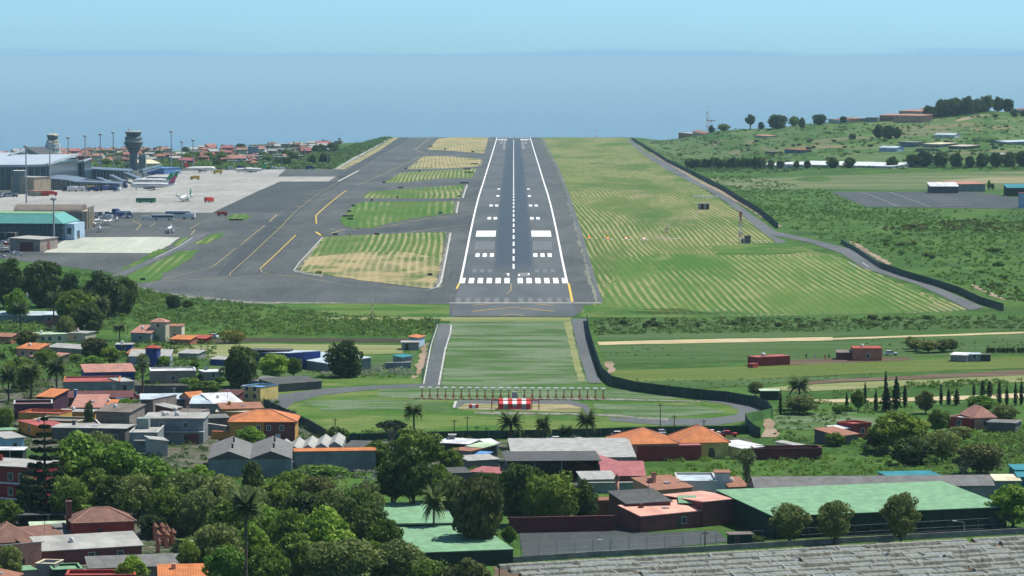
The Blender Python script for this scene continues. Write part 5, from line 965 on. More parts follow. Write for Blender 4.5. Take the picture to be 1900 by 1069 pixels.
HB('house', 'red-walled roof terrace cut by the bottom edge', 'house', (122, 1068), (250, 1067), 6, 3., 'flat', 0, 'darkred', 'red', 0, parapet=.6, wz='redtile'); HB('house', 'vivid orange tile roof cut by the bottom edge', 'house', (296, 1072), (408, 1070), 6, 3., 'mono', 1.3, 'salmon', 'orange', 0); HB('house', 'brown tile roof in the bottom left corner', 'house', (10, 1080), (40, 1066), 6, 3., 'mono', 1.2, 'grey', 'tile', 0)
HB('canopy', 'dark flat canopy behind the two hipped roofs at the left', 'canopy', (33, 957), (121, 956), 7, 3.2, 'flat', 0, 'darkgrey', 'darkgrey', open_front=True); HB('shed', 'grey-white shed roof between the dark canopy and the hipped roofs', 'shed', (60, 984), (126, 982), 5, 2.6, 'mono', .8, 'grey', 'palegreen', 0)
e = HB('apartment_house', 'red multi-storey house with white balconies at the left edge', 'house', (-60, 862), (50, 868), 12, 10., 'flat', 0, 'darkred', 'concrete', 0); wd = e['wd']
for r in range(3):
    add(e, 'balcony', wd * .4, wd + .4, -1.2, -.02, .2 + r * 3.2, .45 + r * 3.2, M_frame)
    for xx in (.72, .9): fr = add(e, 'window', wd * xx - .6, wd * xx + .6, -.07, -.0, 1.0 + r * 3.1, 2.6 + r * 3.1, M_frame); add(fr, 'pane', wd * xx - .5, wd * xx + .5, -.085, -.07, 1.1 + r * 3.1, 2.5 + r * 3.1, M_glass)
HB('canopy', 'long white-edged canopy roof at the left edge above the red house', 'canopy', (-30, 836), (42, 836), 6, 3.4, 'flat', 0, 'darkgreen', 'white', open_front=True); HB('shed', 'pale blue-green shed at the left edge under the faded red roof', 'shed', (10, 815), (45, 812), 6, 3.2, 'mono', .9, 'paleblue', 'lightgrey', 1); HB('shed', 'low green and orange striped shed at the left edge', 'shed', (-10, 800), (32, 798), 5, 2., 'flat', 0, 'orange', 'green', 0)
# terracotta stacks
ts = roof_m('tile')
for k, (px, py) in enumerate([(288, 1003), (300, 1002), (310, 1006), (293, 1026), (309, 1018), (321, 1014), (313, 1012), (303, 1012)]):
    p = G(px, py); e = empty('chimney_stack', p, 0, 'terracotta stack with conical cap, ' + ['back left', 'back centre', 'back right', 'front left and tallest', 'front right', 'far right', 'right of centre', 'in the middle'][k] + ' of the cluster by the red house', 'chimney', 'terracotta chimney stacks'); h = 3.4 if k == 3 else 2.5
    MB().lathe([(.42, 0), (.42, h), (.36, h + .1)], 10).build('shaft', wall_m('salmon'), e, True); MB().lathe([(.72, h + .05), (.68, h + .2), (.1, h + .95), (.02, h + 1.05)], 10).build('cap', ts, e, True)
# ---------------- centre and right
HB('shelter_roof', 'wide light grey low roof behind the open barn', 'shed', (952, 850), (1178, 849), 24, 3.4, 'mono', 1.6, 'grey', 'lightgrey', 0)
e = HB('barn', 'open barn with dark grey corrugated roof and black interior', 'barn', (942, 856), (1111, 855), 17, 4.6, 'flat', 0, 'darkgrey', 'darkgrey', open_front=True, ov=.6)
HB('shed', 'rose-red sheet roof right of the open barn', 'shed', (1098, 866), (1158, 861), 13, 3., 'mono', 1.2, 'brownred', 'rose', 0); HB('shed', 'larger mauve weathered roof sloping to the block wall', 'shed', (1118, 884), (1196, 884), 15, 2.4, 'mono', 1.4, 'brownred', 'rose', 0)
HB('shed', 'small pale grey roofed shed before the mauve roof', 'shed', (1082, 891), (1143, 890), 8, 2.2, 'mono', .8, 'grey', 'lightgrey', 0); HB('wall_yard', 'long grey block wall with broken top before the mauve roof', 'wall', (1090, 897), (1215, 896), 1, 2.2, 'flat', 0, 'greengrey', 'concrete', ov=.05)
HB('house', 'dark red-walled long house with pink lean-to roof', 'house', (1182, 829), (1301, 827), 8, 3.4, 'mono', .5, 'darkred', 'rose', 0, ov=.05)
HB('house', 'house with orange hipped roof, left one of two', 'house', (1150, 824), (1258, 822), 15, 4.1, 'hip', 2.9, 'salmon', 'orange', 0, ov=.5); e = HB('house', 'yellow house with orange hipped roof and arched window', 'house', (1259, 821), (1352, 820), 15, 3.9, 'hip', 3.2, 'yellow', 'orange', 0, ov=.5); wd = e['wd']
mb = MB(); mb.prism([(wd * .66 + .75 * math.cos(a * math.pi / 10), 1.5 + (1.1 * math.sin(a * math.pi / 10))) for a in range(11)] + [(wd * .66 - .75, .3), (wd * .66 + .75, .3)], 0, .06); o = mb.build('arched_window', M_glass, e); o.rotation_euler = (R(90), 0, 0); o.location = (0, -.01, 0)
HB('lean_to', 'pale sheet lean-to roof right of the yellow house', 'lean-to', (1330, 829), (1380, 834), 8, 2.4, 'mono_l', .8, 'yellow', 'white', 0); HB('lean_to', 'narrow white lean-to left of the orange hipped roofs', 'lean-to', (1112, 818), (1140, 824), 8, 2.6, 'mono_l', .4, 'grey', 'white', 0)
HB('wall_enclosure', 'long wine-red walled enclosure in the scrub', 'enclosure', (1398, 833), (1525, 832), 6, 2.6, 'flat', 0, 'maroon', 'darkgrey', 0, parapet=1.0, wz='maroon')
HB('ruin', 'broken white corrugated panels leaning behind the wine-red enclosure', 'ruin', (1440, 825), (1478, 828), 3, 1.6, 'mono_l', .6, 'white', 'lightgrey', 0)
HB('house', 'white modern house with pale roof behind the brown tile roofs', 'house', (1258, 893), (1330, 893), 14, 4.6, 'flat', 0, 'white', 'paleblue', 2, parapet=.4); HB('house', 'white cube stair tower of the modern house', 'tower', (1328, 878), (1354, 878), 4.5, 6.2, 'flat', 0, 'white', 'tile', 0, ov=.3)
HB('house', 'terracotta tile roof with small round chimneys left of the white house', 'house', (1216, 911), (1284, 905), 8, 3.6, 'mono', 1.8, 'salmon', 'tile', 0, chim=1); HB('house', 'terracotta tile roof at the right foot of the white cube', 'house', (1354, 905), (1386, 904), 6, 3.4, 'mono', 1.4, 'salmon', 'tile', 0)
HB('long_shed', 'long grey-brown roofed shed running behind the big green hall', 'shed', (1402, 905), (1843, 901), 9, 4.2, 'gable', 1.6, 'grey', 'grey', 0)
HB('canopy', 'teal sheet canopy behind the long grey-brown roof', 'canopy', (1658, 889), (1753, 887), 12, 3.4, 'flat', 0, 'grey', 'teal', open_front=True); HB('shed', 'teal-roofed shed at the right edge', 'shed', (1885, 873), (1960, 873), 10, 4., 'flat', 0, 'teal', 'teal', 1); HB('shed', 'teal-walled low shed at the right edge below the first', 'shed', (1890, 886), (1960, 886), 4, 3.2, 'mono', .6, 'teal', 'teal', 0); HB('shed', 'pale low shed between the long roof and the teal sheds', 'shed', (1848, 893), (1893, 893), 7, 2.8, 'mono', .5, 'greyblue', 'cream', 0)
# restaurant house
HB('house', 'pinkish flat-roofed maroon hall joining the green-roofed hall', 'hall', (1304, 932), (1376, 925), 13, 5., 'flat', 0, 'brownred', 'pink', 0, ov=.3); 
e = HB('house', 'maroon house with dark tiled gable roof at the asphalt yard', 'house', (1163, 936), (1244, 931), 8, 4.9, 'mono', 1.6, 'brownred', 'darkgrey', 0, ov=.35); HB('annex', 'small green-roofed box between the dark roof and the pink roof', 'annex', (1262, 934), (1290, 934), 4, 4.4, 'mono', .9, 'darkgreen', 'green', 0)
e = HB('porch', 'porch wing with pale salmon tiled roof facing the yard', 'house', (1189, 959), (1303, 948), 7, 3.2, 'mono', 1.4, 'brownred', 'pink', 2, door=.62, ov=.3, sill=1.1); HB('wall_yard', 'brown yard wall with orange tile coping left of the maroon house', 'wall', (1106, 930), (1144, 929), 1.2, 3.2, 'mono', .5, 'brownred', 'tile', ov=.1); HB('wall_yard', 'long maroon garden wall behind the asphalt yard', 'wall', (945, 962), (1140, 958), .6, 3., 'flat', 0, 'maroon', 'maroon', ov=.05)
p = G(1145, 944); e = empty('chimney_stack', p, 0, 'terracotta stack with conical cap on the yard wall left of the maroon house', 'chimney'); MB().lathe([(.4, 0), (.4, 6.3)], 10).build('shaft', wall_m('salmon'), e, True); MB().lathe([(.7, 6.3), (.1, 7.3), (.02, 7.4)], 10).build('cap', ts, e, True)
e = HB('hall', 'very large hall with bright green roof and dark green sides', 'hall', (1437, 959), (1867, 941), 32, 4.4, 'mono', 1.2, 'darkgreen', 'green', 0, ov=.35); wd = e['wd']
for k in range(12): add(e, 'post', wd * k / 11 - .08, wd * k / 11 + .08, -.12, -.02, -.5, 4.2, M_black)
HB('kiosk', 'little flat-roofed kiosk at the right end of the yard', 'kiosk', (1356, 993), (1396, 992), 3, 2.3, 'flat', 0, 'darkgreen', 'brownflat', 0, door=1)
for a in [('rear green canopy over the terrace, behind the pines', (704, 973), (842, 971), 24, 2.8), ('front green canopy over the terrace, partly behind the big russet tree', (768, 1027), (952, 1020), 27, 2.8)]:
    HB('canopy', a[0], 'canopy', a[1], a[2], a[3], a[4], 'mono', .9, 'darkgreen', 'green', 0, ov=.2)
HB('terrace_wall', 'dark green wall panel between the two green canopies', 'wall', (724, 975), (838, 973), .4, 3., 'flat', 0, 'darkgreen', 'darkgreen', ov=.05)
# junk yard in the middle
for a in [('hut', 'small grey hut with orange coping in the cluttered yard', (836, 836), (872, 838), 6, 2.6, 'flat', 'grey', 'tile'), ('shed', 'green and white sheet shack at the left of the cluttered yard', (812, 822), (868, 825), 6, 2.6, 'mono', 'darkgreen', 'white'), ('shed', 'dark green shack with white roof strip beside the lone lamp', (866, 829), (896, 832), 5, 2.4, 'mono', 'darkgreen', 'palegreen'), ('shed', 'low shack with salmon roof at the front of the cluttered yard', (870, 856), (925, 853), 6, 2., 'mono', 'greyblue', 'lightgrey'), ('shed', 'pink sheet roof beside the solar-dark roof', (872, 876), (932, 880), 6, 2.2, 'mono', 'grey', 'rose'), ('shed', 'navy dark roof left of the pink sheet roof', (806, 880), (872, 878), 6, 2.2, 'mono', 'darkgrey', 'darkgrey'), ('shed', 'white sheet roof beside the two broad palms', (905, 824), (925, 823), 5, 2.4, 'mono', 'white', 'white'), ('hut', 'round-topped grey cistern hut in the cluttered yard', (834, 808), (844, 808), 2, 4., 'flat', 'grey', 'concrete'), ('shed', 'blue drum shelter in the cluttered yard', (882, 845), (902, 846), 3, 1.8, 'mono', 'skyblue', 'blue')]:
    HB(a[0], a[1], a[0], a[2], a[3], a[4], a[5], a[6], .5, a[7], a[8], 0)
# right farm
HB('house', 'small dark red block house among the right garden trees', 'house', (1584, 787), (1617, 784), 6, 3.4, 'flat', 0, 'darkred', 'red', 1, parapet=.4, wz='redtile'); HB('ruin', 'ruined hut with brown tile roof before the dark red block house', 'hut', (1557, 810), (1592, 806), 8, 2.2, 'mono', 1.2, 'darkgrey', 'tile', 0); HB('annex', 'small white-roofed annex left of the dark red block house', 'annex', (1556, 797), (1580, 795), 4, 2.2, 'mono', .4, 'grey', 'white', 0)
HB('farmhouse', 'farmhouse with grey hipped tile roof on the right', 'farmhouse', (1808, 775), (1848, 774), 10, 3.0, 'hip', 2.6, 'salmon', 'pinktile', 1); HB('house', 'long red-walled wing of the farmhouse with blue-grey roof', 'house', (1757, 773), (1802, 777), 8, 2.8, 'flat', 0, 'darkred', 'paleblue', 1, parapet=.4, wz='pinktile'); HB('shed', 'dark low shed right of the farmhouse', 'shed', (1832, 784), (1884, 786), 7, 2.4, 'flat', 0, 'darkgrey', 'grey', 0)
HB('hut', 'green shed with pale roof beside the farm track', 'shed', (1412, 726), (1446, 726), 5, 2.4, 'flat', 0, 'darkgreen', 'palegreen', 0)
HB('container', 'dark red box shed in the field with a grey tank on top', 'shed', (1405, 664), (1466, 661), 5.5, 2.7, 'flat', 0, 'darkred', 'red', 0, tank=1, ov=.06); HB('container', 'low red box at the left end of the dark red box shed', 'box', (1397, 676), (1407, 675), 2, 1.2, 'flat', 0, 'red', 'red', ov=.02)
HB('house', 'brick-red block house in the field beside the white car', 'house', (1583, 647), (1637, 647), 8, 3.8, 'flat', 0, 'brick', 'brick' if 0 else 'redtile', 1, ov=.05); HB('lean_to', 'open lean-to full of tools left of the brick-red block house', 'lean-to', (1554, 655), (1582, 655), 5, 2.2, 'mono', .4, 'brownred', 'brownflat', open_front=True)
HB('canopy', 'white sheet canopy in the field at the right', 'canopy', (1764, 659), (1794, 660), 5, 2., 'mono', .4, 'grey', 'white', 0); HB('shed', 'pale blue-roofed shed right of the white sheet canopy', 'shed', (1796, 658), (1820, 658), 5, 2.2, 'flat', 0, 'greyblue', 'paleblue', 1); HB('shed', 'low dark green shed at the end of the field sheds', 'shed', (1821, 659), (1838, 659), 4, 2., 'flat', 0, 'darkgreen', 'darkgrey', 0)
# ---------------- hill and training pad
for a in [('hangar', 'white-roofed open shelter at the left of the drill pad', 'shelter', (1726, 346), (1778, 346), 14, 4.6, 'mono', 2.2, 'darkgrey', 'white'), ('shed', 'long pale grey shed with pink roof behind the drill pad', 'shed', (1752, 342), (1828, 341), 16, 5.2, 'mono', 1.2, 'greyblue', 'pinktile'), ('shed', 'dark teal-roofed shed at the right edge by the drill pad', 'shed', (1869, 349), (1960, 349), 16, 5.2, 'mono', 2., 'darkgreen', 'teal'), ('sign_tower', 'tall pale blue structure with red top at the right edge of the drill pad', 'tower', (1892, 358), (1960, 358), 5, 9, 'flat', 0, 'paleblue', 'red'),
  ('greenhouse', 'long white plastic greenhouse, left one of two', 'greenhouse', (1412, 304), (1450, 304), 60, 3.5, 'gable', 1.5, 'white', 'white'), ('greenhouse', 'long white plastic greenhouse, wide right one of two', 'greenhouse', (1455, 305), (1655, 304), 90, 3.8, 'gable', 1.6, 'white', 'white'),
  ('house', 'small teal-walled house on the slope above the greenhouses', 'house', (1456, 277), (1487, 277), 10, 3.6, 'flat', 0, 'teal', 'redtile'), ('shed', 'small dark shed left of the teal-walled house', 'shed', (1420, 281), (1436, 281), 8, 2.5, 'flat', 0, 'darkgrey', 'grey'), ('house', 'white-windowed pale block house on the slope', 'house', (1668, 263), (1697, 264), 12, 4.5, 'flat', 0, 'greyblue', 'concrete'), ('house', 'pale blue low house left of the block house on the slope', 'house', (1631, 274), (1664, 274), 12, 3.6, 'gable', 1.4, 'paleblue', 'paleblue'), ('shed', 'long beige-roofed shed on the slope', 'shed', (1712, 267), (1744, 268), 20, 3, 'mono', 1., 'grey', 'cream'), ('shed', 'second long beige-roofed shed further right on the slope', 'shed', (1760, 271), (1794, 271), 16, 2.8, 'mono', 1., 'darkgrey', 'beige'), ('shed', 'long dark low wall-like shed below the beige-roofed sheds', 'shed', (1700, 276), (1740, 275), 10, 2.6, 'flat', 0, 'taupe', 'darkgrey'),
  ('house', 'lone white house high on the slope', 'house', (1734, 250), (1771, 250), 12, 3.4, 'gable', 1.5, 'white', 'paleblue'), ('house', 'small pale shack in the hill meadow', 'house', (1399, 251), (1427, 251), 9, 2.4, 'mono', .7, 'beige', 'pinktile'), ('shed', 'pale greenhouse roofs at the far right of the slope', 'greenhouse', (1868, 262), (1960, 261), 24, 3, 'gable', 1, 'greyblue', 'paleblue'), ('shed', 'white plastic tunnel behind the shelter belt', 'greenhouse', (1838, 287), (1866, 287), 20, 3, 'gable', 1, 'white', 'white'),
  ('house', 'skyline block of brown flats at the left end of the hill', 'building', (1259, 240), (1284, 240), 16, 7, 'flat', 0, 'brick', 'concrete'), ('house', 'pale house beside the brown flats on the skyline', 'house', (1285, 243), (1307, 243), 12, 4.4, 'gable', 1.6, 'beige', 'tile'), ('shed', 'low white building on the skyline', 'building', (1583, 219), (1606, 219), 14, 3.5, 'flat', 0, 'greyblue', 'white'), ('shed', 'pale flat-roofed building left of the terraced brick houses', 'building', (1606, 218), (1628, 217), 14, 5, 'flat', 0, 'greyblue', 'concrete'), ('house', 'grey house at the right edge of the hilltop', 'house', (1884, 195), (1910, 194), 10, 4.5, 'hip', 1.5, 'lilac', 'brown')]:
    HB(a[0], a[1], a[2], a[3], a[4], a[5], a[6], a[7], a[8], a[9], a[10], 2 if 'house' == a[0] else 0, ov=.4)
for k, (x, y) in enumerate([(1537, 221), (1548, 222), (1559, 219), (1572, 220)]): HB('house', ['cream', 'white', 'orange-roofed', 'pinkish'][k] + ' little house in the skyline cluster', 'house', (x, y), (x + 11, y), 10, 4, 'hip' if k % 2 else 'flat', 1.5, ['cream', 'white', 'beige', 'salmon'][k], ['concrete', 'tile', 'orange', 'pinktile'][k], 1, group='little houses on the skyline')
for k, (x, y, w_, h_) in enumerate([(1632, 214, 28, 8), (1658, 214, 54, 10), (1668, 206, 44, 9), (1690, 201, 34, 8), (1712, 198, 22, 10)]): HB('terrace_house', 'terracotta brick terrace block with stepped roof, ' + ['lowest at the left', 'large one in front', 'middle level', 'upper level', 'highest beside the wood'][k], 'building', (x, y), (x + w_, y), 14, h_ * .75, 'mono', 1.4, ['brick', 'salmon', 'tan', 'salmon', 'brick'][k], 'pinktile', 6, 2, group='terraced brick houses on the hill', win_w=1.6)
# ================================================================ AIRPORT
def at_m(px, py): p = G(px, py); return p, mpp(p)
t = NT('blue_glass', .15, .7); t.col((.035, .07, .11)); M_bglass = t.m
M_term = paint('terminal_roof', (.42, .48, .51), .4, .12, .05, .5); M_twr = paint('tower_grey', (.10, .135, .155), .6, .15); M_twr2 = paint('tower_band', (.30, .34, .31), .6, .15); M_steel = paint('steel_blue', (.13, .18, .23), .5, .2)
M_red = paint('signal_red', (.55, .035, .03), .5, .12); M_redd = paint('mast_orange_red', (.50, .10, .04), .6, .2); M_whitep = paint('gloss_white', (.72, .72, .70), .4, .08); M_yelp = paint('machine_yellow', (.65, .42, .04), .5, .15); M_greenp = paint('livery_green', (.02, .30, .12), .4, .1); M_bluep = paint('dark_blue_paint', (.02, .05, .18), .4, .2); M_orl = paint('beacon_orange', (.85, .25, .05), .5, .05)
t = NT('black_rubber', .9, .2); t.col((.015, .015, .016)); M_rub = t.m
# control towers
p, s = at_m(248, 316); e = empty('control_tower', p, 0, 'tall grey control tower with stepped flared head beside the apron', 'control tower')
k = 78 * s / 78.
def Z(py): return (316 - py) * s
MB().lathe([(7.3 * s, -2), (7.2 * s, Z(285)), (10 * s, Z(281)), (17.0 * s, Z(266)), (18.8 * s, Z(264.6))], 12, (0, 0)).build('shaft', M_twr, e)
MB().lathe([(17.6 * s, Z(264.5)), (18.4 * s, Z(263.4)), (15.6 * s, Z(262.8)), (15.3 * s, Z(258.5))], 12).build('lower_deck', M_twr2, e)
for zz in (272, 268): MB().lathe([((248 + 8 - 240 + (276 - zz) * .3) * s, Z(zz + .4)), ((248 + 8.6 - 240 + (276 - zz) * .3) * s, Z(zz - .4))], 12).build('band', M_twr2, e)
MB().lathe([(16.2 * s, Z(258.4)), (16.6 * s, Z(257)), (14.8 * s, Z(254)), (12.3 * s, Z(253))], 12).build('upper_deck', M_twr, e)
MB().lathe([(12.6 * s, Z(252.8)), (14.9 * s, Z(246.5))], 12).build('cab_glass', M_bglass, e); MB().lathe([(15.6 * s, Z(246.4)), (15.9 * s, Z(244.5)), (13.2 * s, Z(243)), (8 * s, Z(242.5))], 12).build('cab_roof', M_twr2, e)
MB().lathe([(.9 * s, Z(242.5)), (.9 * s, Z(239.3)), (.4 * s, Z(238.8))], 8, (-9 * s, 0)).build('beacon', M_red, e); MB().tube([(6 * s, 0, Z(242.4)), (6 * s, 0, Z(236))], .12, 6).build('antenna', M_metal, e); add(e, 'service_wing', 9 * s, 22 * s, 1, 6, -1, 28 * s, wall_m('greengrey'))
p, s = at_m(98, 300); e = empty('old_control_tower', p, 0, 'older white octagonal control tower on tan pillars', 'control tower')
def Z(py): return (300 - py) * s
for a in (-1, 1): MB().box(a * 7 * s - 3.4 * s, a * 7 * s + 3.4 * s, -5 * s, 5 * s, -1, Z(285)).build('pillar', wall_m('tan'), e)
MB().lathe([(15 * s, Z(284.9)), (15.2 * s, Z(283.6))], 8, rz=R(22.5)).build('floor_slab', wall_m('tan'), e)
for (a, b) in ((283.4, 276), (275, 266.5)): MB().lathe([(14.4 * s, Z(a)), (14.4 * s, Z(b))], 8, rz=R(22.5)).build('storey', M_whitep, e)
MB().lathe([(15. * s, Z(275.8)), (15. * s, Z(275.1))], 8, rz=R(22.5)).build('storey_band', wall_m('salmon'), e)
for j, (x, y) in enumerate([(-9.5, 271), (2, 270.5), (7.5, 270.5), (-10, 279.5), (4.5, 279.5), (9, 279.5)]): MB().box((x - 1.2) * s, (x + 1.2) * s, -14.3 * s, -13.2 * s, Z(y + 1), Z(y - 1)).build('window', M_glass, e)
MB().lathe([(12 * s, Z(266.4)), (12 * s, Z(261)), (9 * s, Z(260))], 8, rz=R(22.5)).build('gallery', wall_m('beige'), e); MB().lathe([(9 * s, Z(259.8)), (10.8 * s, Z(252.5))], 8, rz=R(22.5)).build('cab_glass', M_bglass, e); MB().lathe([(11.6 * s, Z(252.3)), (11 * s, Z(249.5)), (5 * s, Z(248.2))], 8, rz=R(22.5)).build('cab_roof', wall_m('cream'), e)
MB().tube([(0, 0, Z(248.4)), (0, 0, Z(237))], .12, 6).build('antenna', M_metal, e)
# terminal: big curved roof, tilted wing, glass hall and piers
def strip_roof(name, label, cat, pts, dp, th, m, wallm, glass_h, post=0):
    """pts: px, py of the roof's front edge and its height above ground"""
    Q = []
    p0 = G(pts[0][0], pts[0][1], pts[0][2])
    for a, b, h in pts: q = G(a, p_row, 0) if 0 else None; d = p0.y; x = (a - 953) / F * d; z = EYE - (b - 105) * d / F; Q.append((x, d, z))
    base = Hs(Q[0][0], p0.y); e = empty(name, (Q[0][0], p0.y, base), 0, label, cat); L = [(q[0] - Q[0][0], q[2] - base) for q in Q]
    mb = MB(); rise = dp * .015
    for (x0, z0), (x1, z1) in zip(L, L[1:]): mb.hull([(x0, 0, z0 - th), (x1, 0, z1 - th), (x1, dp, z1 - th + rise), (x0, dp, z0 - th + rise)], [(x0, 0, z0), (x1, 0, z1), (x1, dp, z1 + rise), (x0, dp, z0 + rise)])
    mb.build('roof', m, e); w2 = MB()
    for (x0, z0), (x1, z1) in zip(L, L[1:]):
        if min(z0, z1) - th < .5: continue
        w2.hull([(x0, 2, -1), (x1, 2, -1), (x1, dp - 2, -1), (x0, dp - 2, -1)], [(x0, 2, z0 - th - .02), (x1, 2, z1 - th - .02), (x1, dp - 2, z1 - th - .02), (x0, dp - 2, z0 - th - .02)])
    w2.build('glass_wall', wallm, e)
    ws = L[-1][0] / 14
    for j in range(14):
        x = ws * (j + .5); zt = np.interp(x, [l[0] for l in L], [l[1] for l in L]) - th
        if zt > 1: MB().box(x - .2, x + .2, 1.4, 1.9, -1, zt).build('column', M_metal, e)
    return e
strip_roof('terminal', 'wide pale curved terminal roof over dark glass at the left edge', 'terminal', [(-60, 306, 17), (0, 305.5, 17), (60, 305, 17), (80, 304.5, 17), (90, 302.5, 16)], 160, 1.6, M_term, M_bglass, 9)
strip_roof('terminal_crest', 'smaller raised curved roof on the terminal at the left edge', 'roof', [(-40, 290.5, 20), (0, 290.5, 20), (12, 290.3, 20), (20, 284, 20)], 70, 1.4, M_term, M_bglass, 9)
strip_roof('terminal_wing', 'tilted white wing roof of the terminal rising to the right', 'terminal wing', [(50, 317, 9), (90, 312.5, 10), (130, 304, 11), (156, 296.5, 12)], 45, 1.3, M_term, M_bglass, 9)
strip_roof('pier', 'low glass pier with curved roof edge in front of the terminal', 'pier', [(26, 331, 8), (60, 330.5, 8), (100, 331, 8), (125, 333.5, 8), (142, 337, 7)], 50, .9, M_steel, M_bglass, 9)
strip_roof('pier', 'long far pier roof reaching towards the control tower', 'pier', [(150, 311.5, 9), (200, 314.5, 8), (238, 316.5, 7)], 30, 1., M_steel, M_bglass, 9)
strip_roof('pier', 'second long low pier in front of the far one', 'pier', [(140, 336.5, 6), (170, 337.5, 6), (222, 340, 6)], 20, .9, M_steel, M_bglass, 9)
HB('stair_tower', 'tan stair tower at the left end of the glass pier', 'tower', (20, 328), (63, 329), 16, 11, 'flat', 0, 'tan', 'concrete', 2, 2); HB('plant_room', 'pale rooftop plant room cluster between terminal and pier', 'plant room', (24, 317), (46, 317), 10, 15, 'flat', 0, 'greyblue', 'white', 0)
HB('apartment_block', 'blue-grey block of flats behind the terminal roof', 'building', (46, 273), (74, 276), 18, 15, 'flat', 0, 'greyblue', 'darkgrey', 4, 3)
HB('warehouse', 'pale cream-roofed warehouse behind the control tower', 'warehouse', (262, 303), (298, 302.5), 26, 4.5, 'gable', 3, 'cream', 'cream', 0); HB('warehouse', 'long sky-blue low building behind the apron', 'building', (305, 312), (335, 311), 18, 5, 'flat', 0, 'skyblue', 'blue', 0)
HB('warehouse', 'long flat grey warehouse with a tower on the town skyline', 'warehouse', (471, 275), (505, 275.5), 18, 6, 'flat', 0, 'taupe', 'darkgrey', 0); HB('tower_block', 'small brown tower at the left end of the skyline warehouse', 'tower', (460, 272), (468, 272), 8, 11, 'flat', 0, 'lilac', 'concrete', 0)
# passenger bridges and stairs beside the piers
for k, (a, b, c, d) in enumerate([(95, 345, 120, 352), (150, 348, 178, 350), (182, 345, 205, 352), (206, 340, 232, 350), (232, 335, 262, 345), (262, 330, 300, 322)]):
    p, s = at_m(a, b); q = G(c, d); L = (q - p).length; e = empty('boarding_bridge', p, math.atan2(q.y - p.y, q.x - p.x), ['boarding bridge nearest the stair tower', 'boarding bridge second from the left', 'boarding bridge in the middle of the pier', 'boarding bridge left of the airliner', 'boarding bridge at the airliner', 'long sloping bridge behind the airliner tails'][k], 'boarding bridge', 'boarding bridges')
    MB().box(0, L * .95, -1.5, 1.5, 3.5, 6.3).build('tunnel', M_steel, e); MB().box(.3, L * .9, -1.53, 1.53, 4.6, 5.4).build('window_band', M_bglass, e)
    for f_ in (.1, .85): MB().box(L * f_ - .3, L * f_ + .3, -1, 1, -.3, 3.5).build('leg', M_metal, e)
# hangars
e = HB('hangar', 'hangar with brown barrel roof and tall beige door frame', 'hangar', (26, 394), (150, 394), 26, 9, 'none', 0, 'taupe', 'brownflat', 0); wd = e['wd']
mb = MB(); n = 10; dp = 26
ring = [(dp / 2 - (dp / 2 + .4) * math.cos(math.pi * j / n), 9 + 3.6 * math.sin(math.pi * j / n)) for j in range(n + 1)]
mb.hull([(-.3, y, z) for y, z in ring], [(wd + .1, y, z) for y, z in ring]); mb.build('roof', roof_m('brownflat'), e)
fx = wd + .3; p_ = MB().box(fx, fx + 3., -.5, dp + .5, -.6, 9.5).build('door_frame', wall_m('tan'), e)
for j in range(4): MB().box(fx + 3, fx + 3.8, 2 + j * 6.4, 3.3 + j * 6.4, -.5, 11.5).build('rib', wall_m('beige'), e)
e = HB('hangar', 'hangar with two-tone green mansard roof and dark blue walls', 'hangar', (-30, 414), (116, 415), 34, 8.5, 'none', 0, 'steelblue' if 0 else 'teal', 'green', 0, wm=paint('navy_wall', (.02, .06, .09), .7, .3)); wd = e['wd']
mb = MB(); mb.hull([(-.5, -.5, 8.5), (wd + .5, -.5, 8.5), (wd + .5, 34.5, 8.5), (-.5, 34.5, 8.5)], [(-.5, 4.5, 13.), (wd - 6, 4.5, 13.), (wd - 6, 29, 13.), (-.5, 29, 13.)]); mb.build('skirt_roof', paint('teal_sheet', (.10, .33, .30), .6, .15), e)
MB().box(-.5, wd - 6, 4.5, 29, 13.004, 13.2).build('top_roof', roof_m('green'), e)
for j in range(9): fr = add(e, 'window', 10 + j * 4, 12.4 + j * 4, -.08, .02, 3.2, 6.4, M_steel); add(fr, 'pane', 10.2 + j * 4, 12.2 + j * 4, -.1, -.08, 3.4, 6.2, M_glass)
add(e, 'annex', wd + .02, wd + 5, 4, 26, -.5, 8.2, wall_m('paleblue')); add(e, 'door', wd + 5, wd + 5.1, 10, 15, 0, 4.5, M_glass)
e = HB('garage', 'grey garage with pale ribbed roof and dark brown gate', 'garage', (18, 444), (74, 445), 22, 5.6, 'mono_l', .6, 'taupe', 'lightgrey', 0, ov=.5); wd = e['wd']; add(e, 'gate', wd * .34, wd * .78, -.1, .02, 0, 4.4, wall_m('maroon')); add(e, 'side_door', wd + .01, wd + .1, 9, 12, 0, 4.2, wall_m('brownred'))
HB('container', 'teal site container beside the green hangar', 'container', (122, 428), (141, 428), 5, 3.2, 'flat', 0, 'teal', 'teal', ov=.05); HB('hut', 'tan service hut under the glass pier', 'hut', (51, 354), (67, 355), 8, 3.2, 'flat', 0, 'tan', 'brick' if 0 else 'tile', 0); HB('shelter', 'pale open frame shelter left of the garage', 'shelter', (-10, 431), (28, 432), 5, 4, 'flat', 0, 'beige', 'cream', open_front=True)
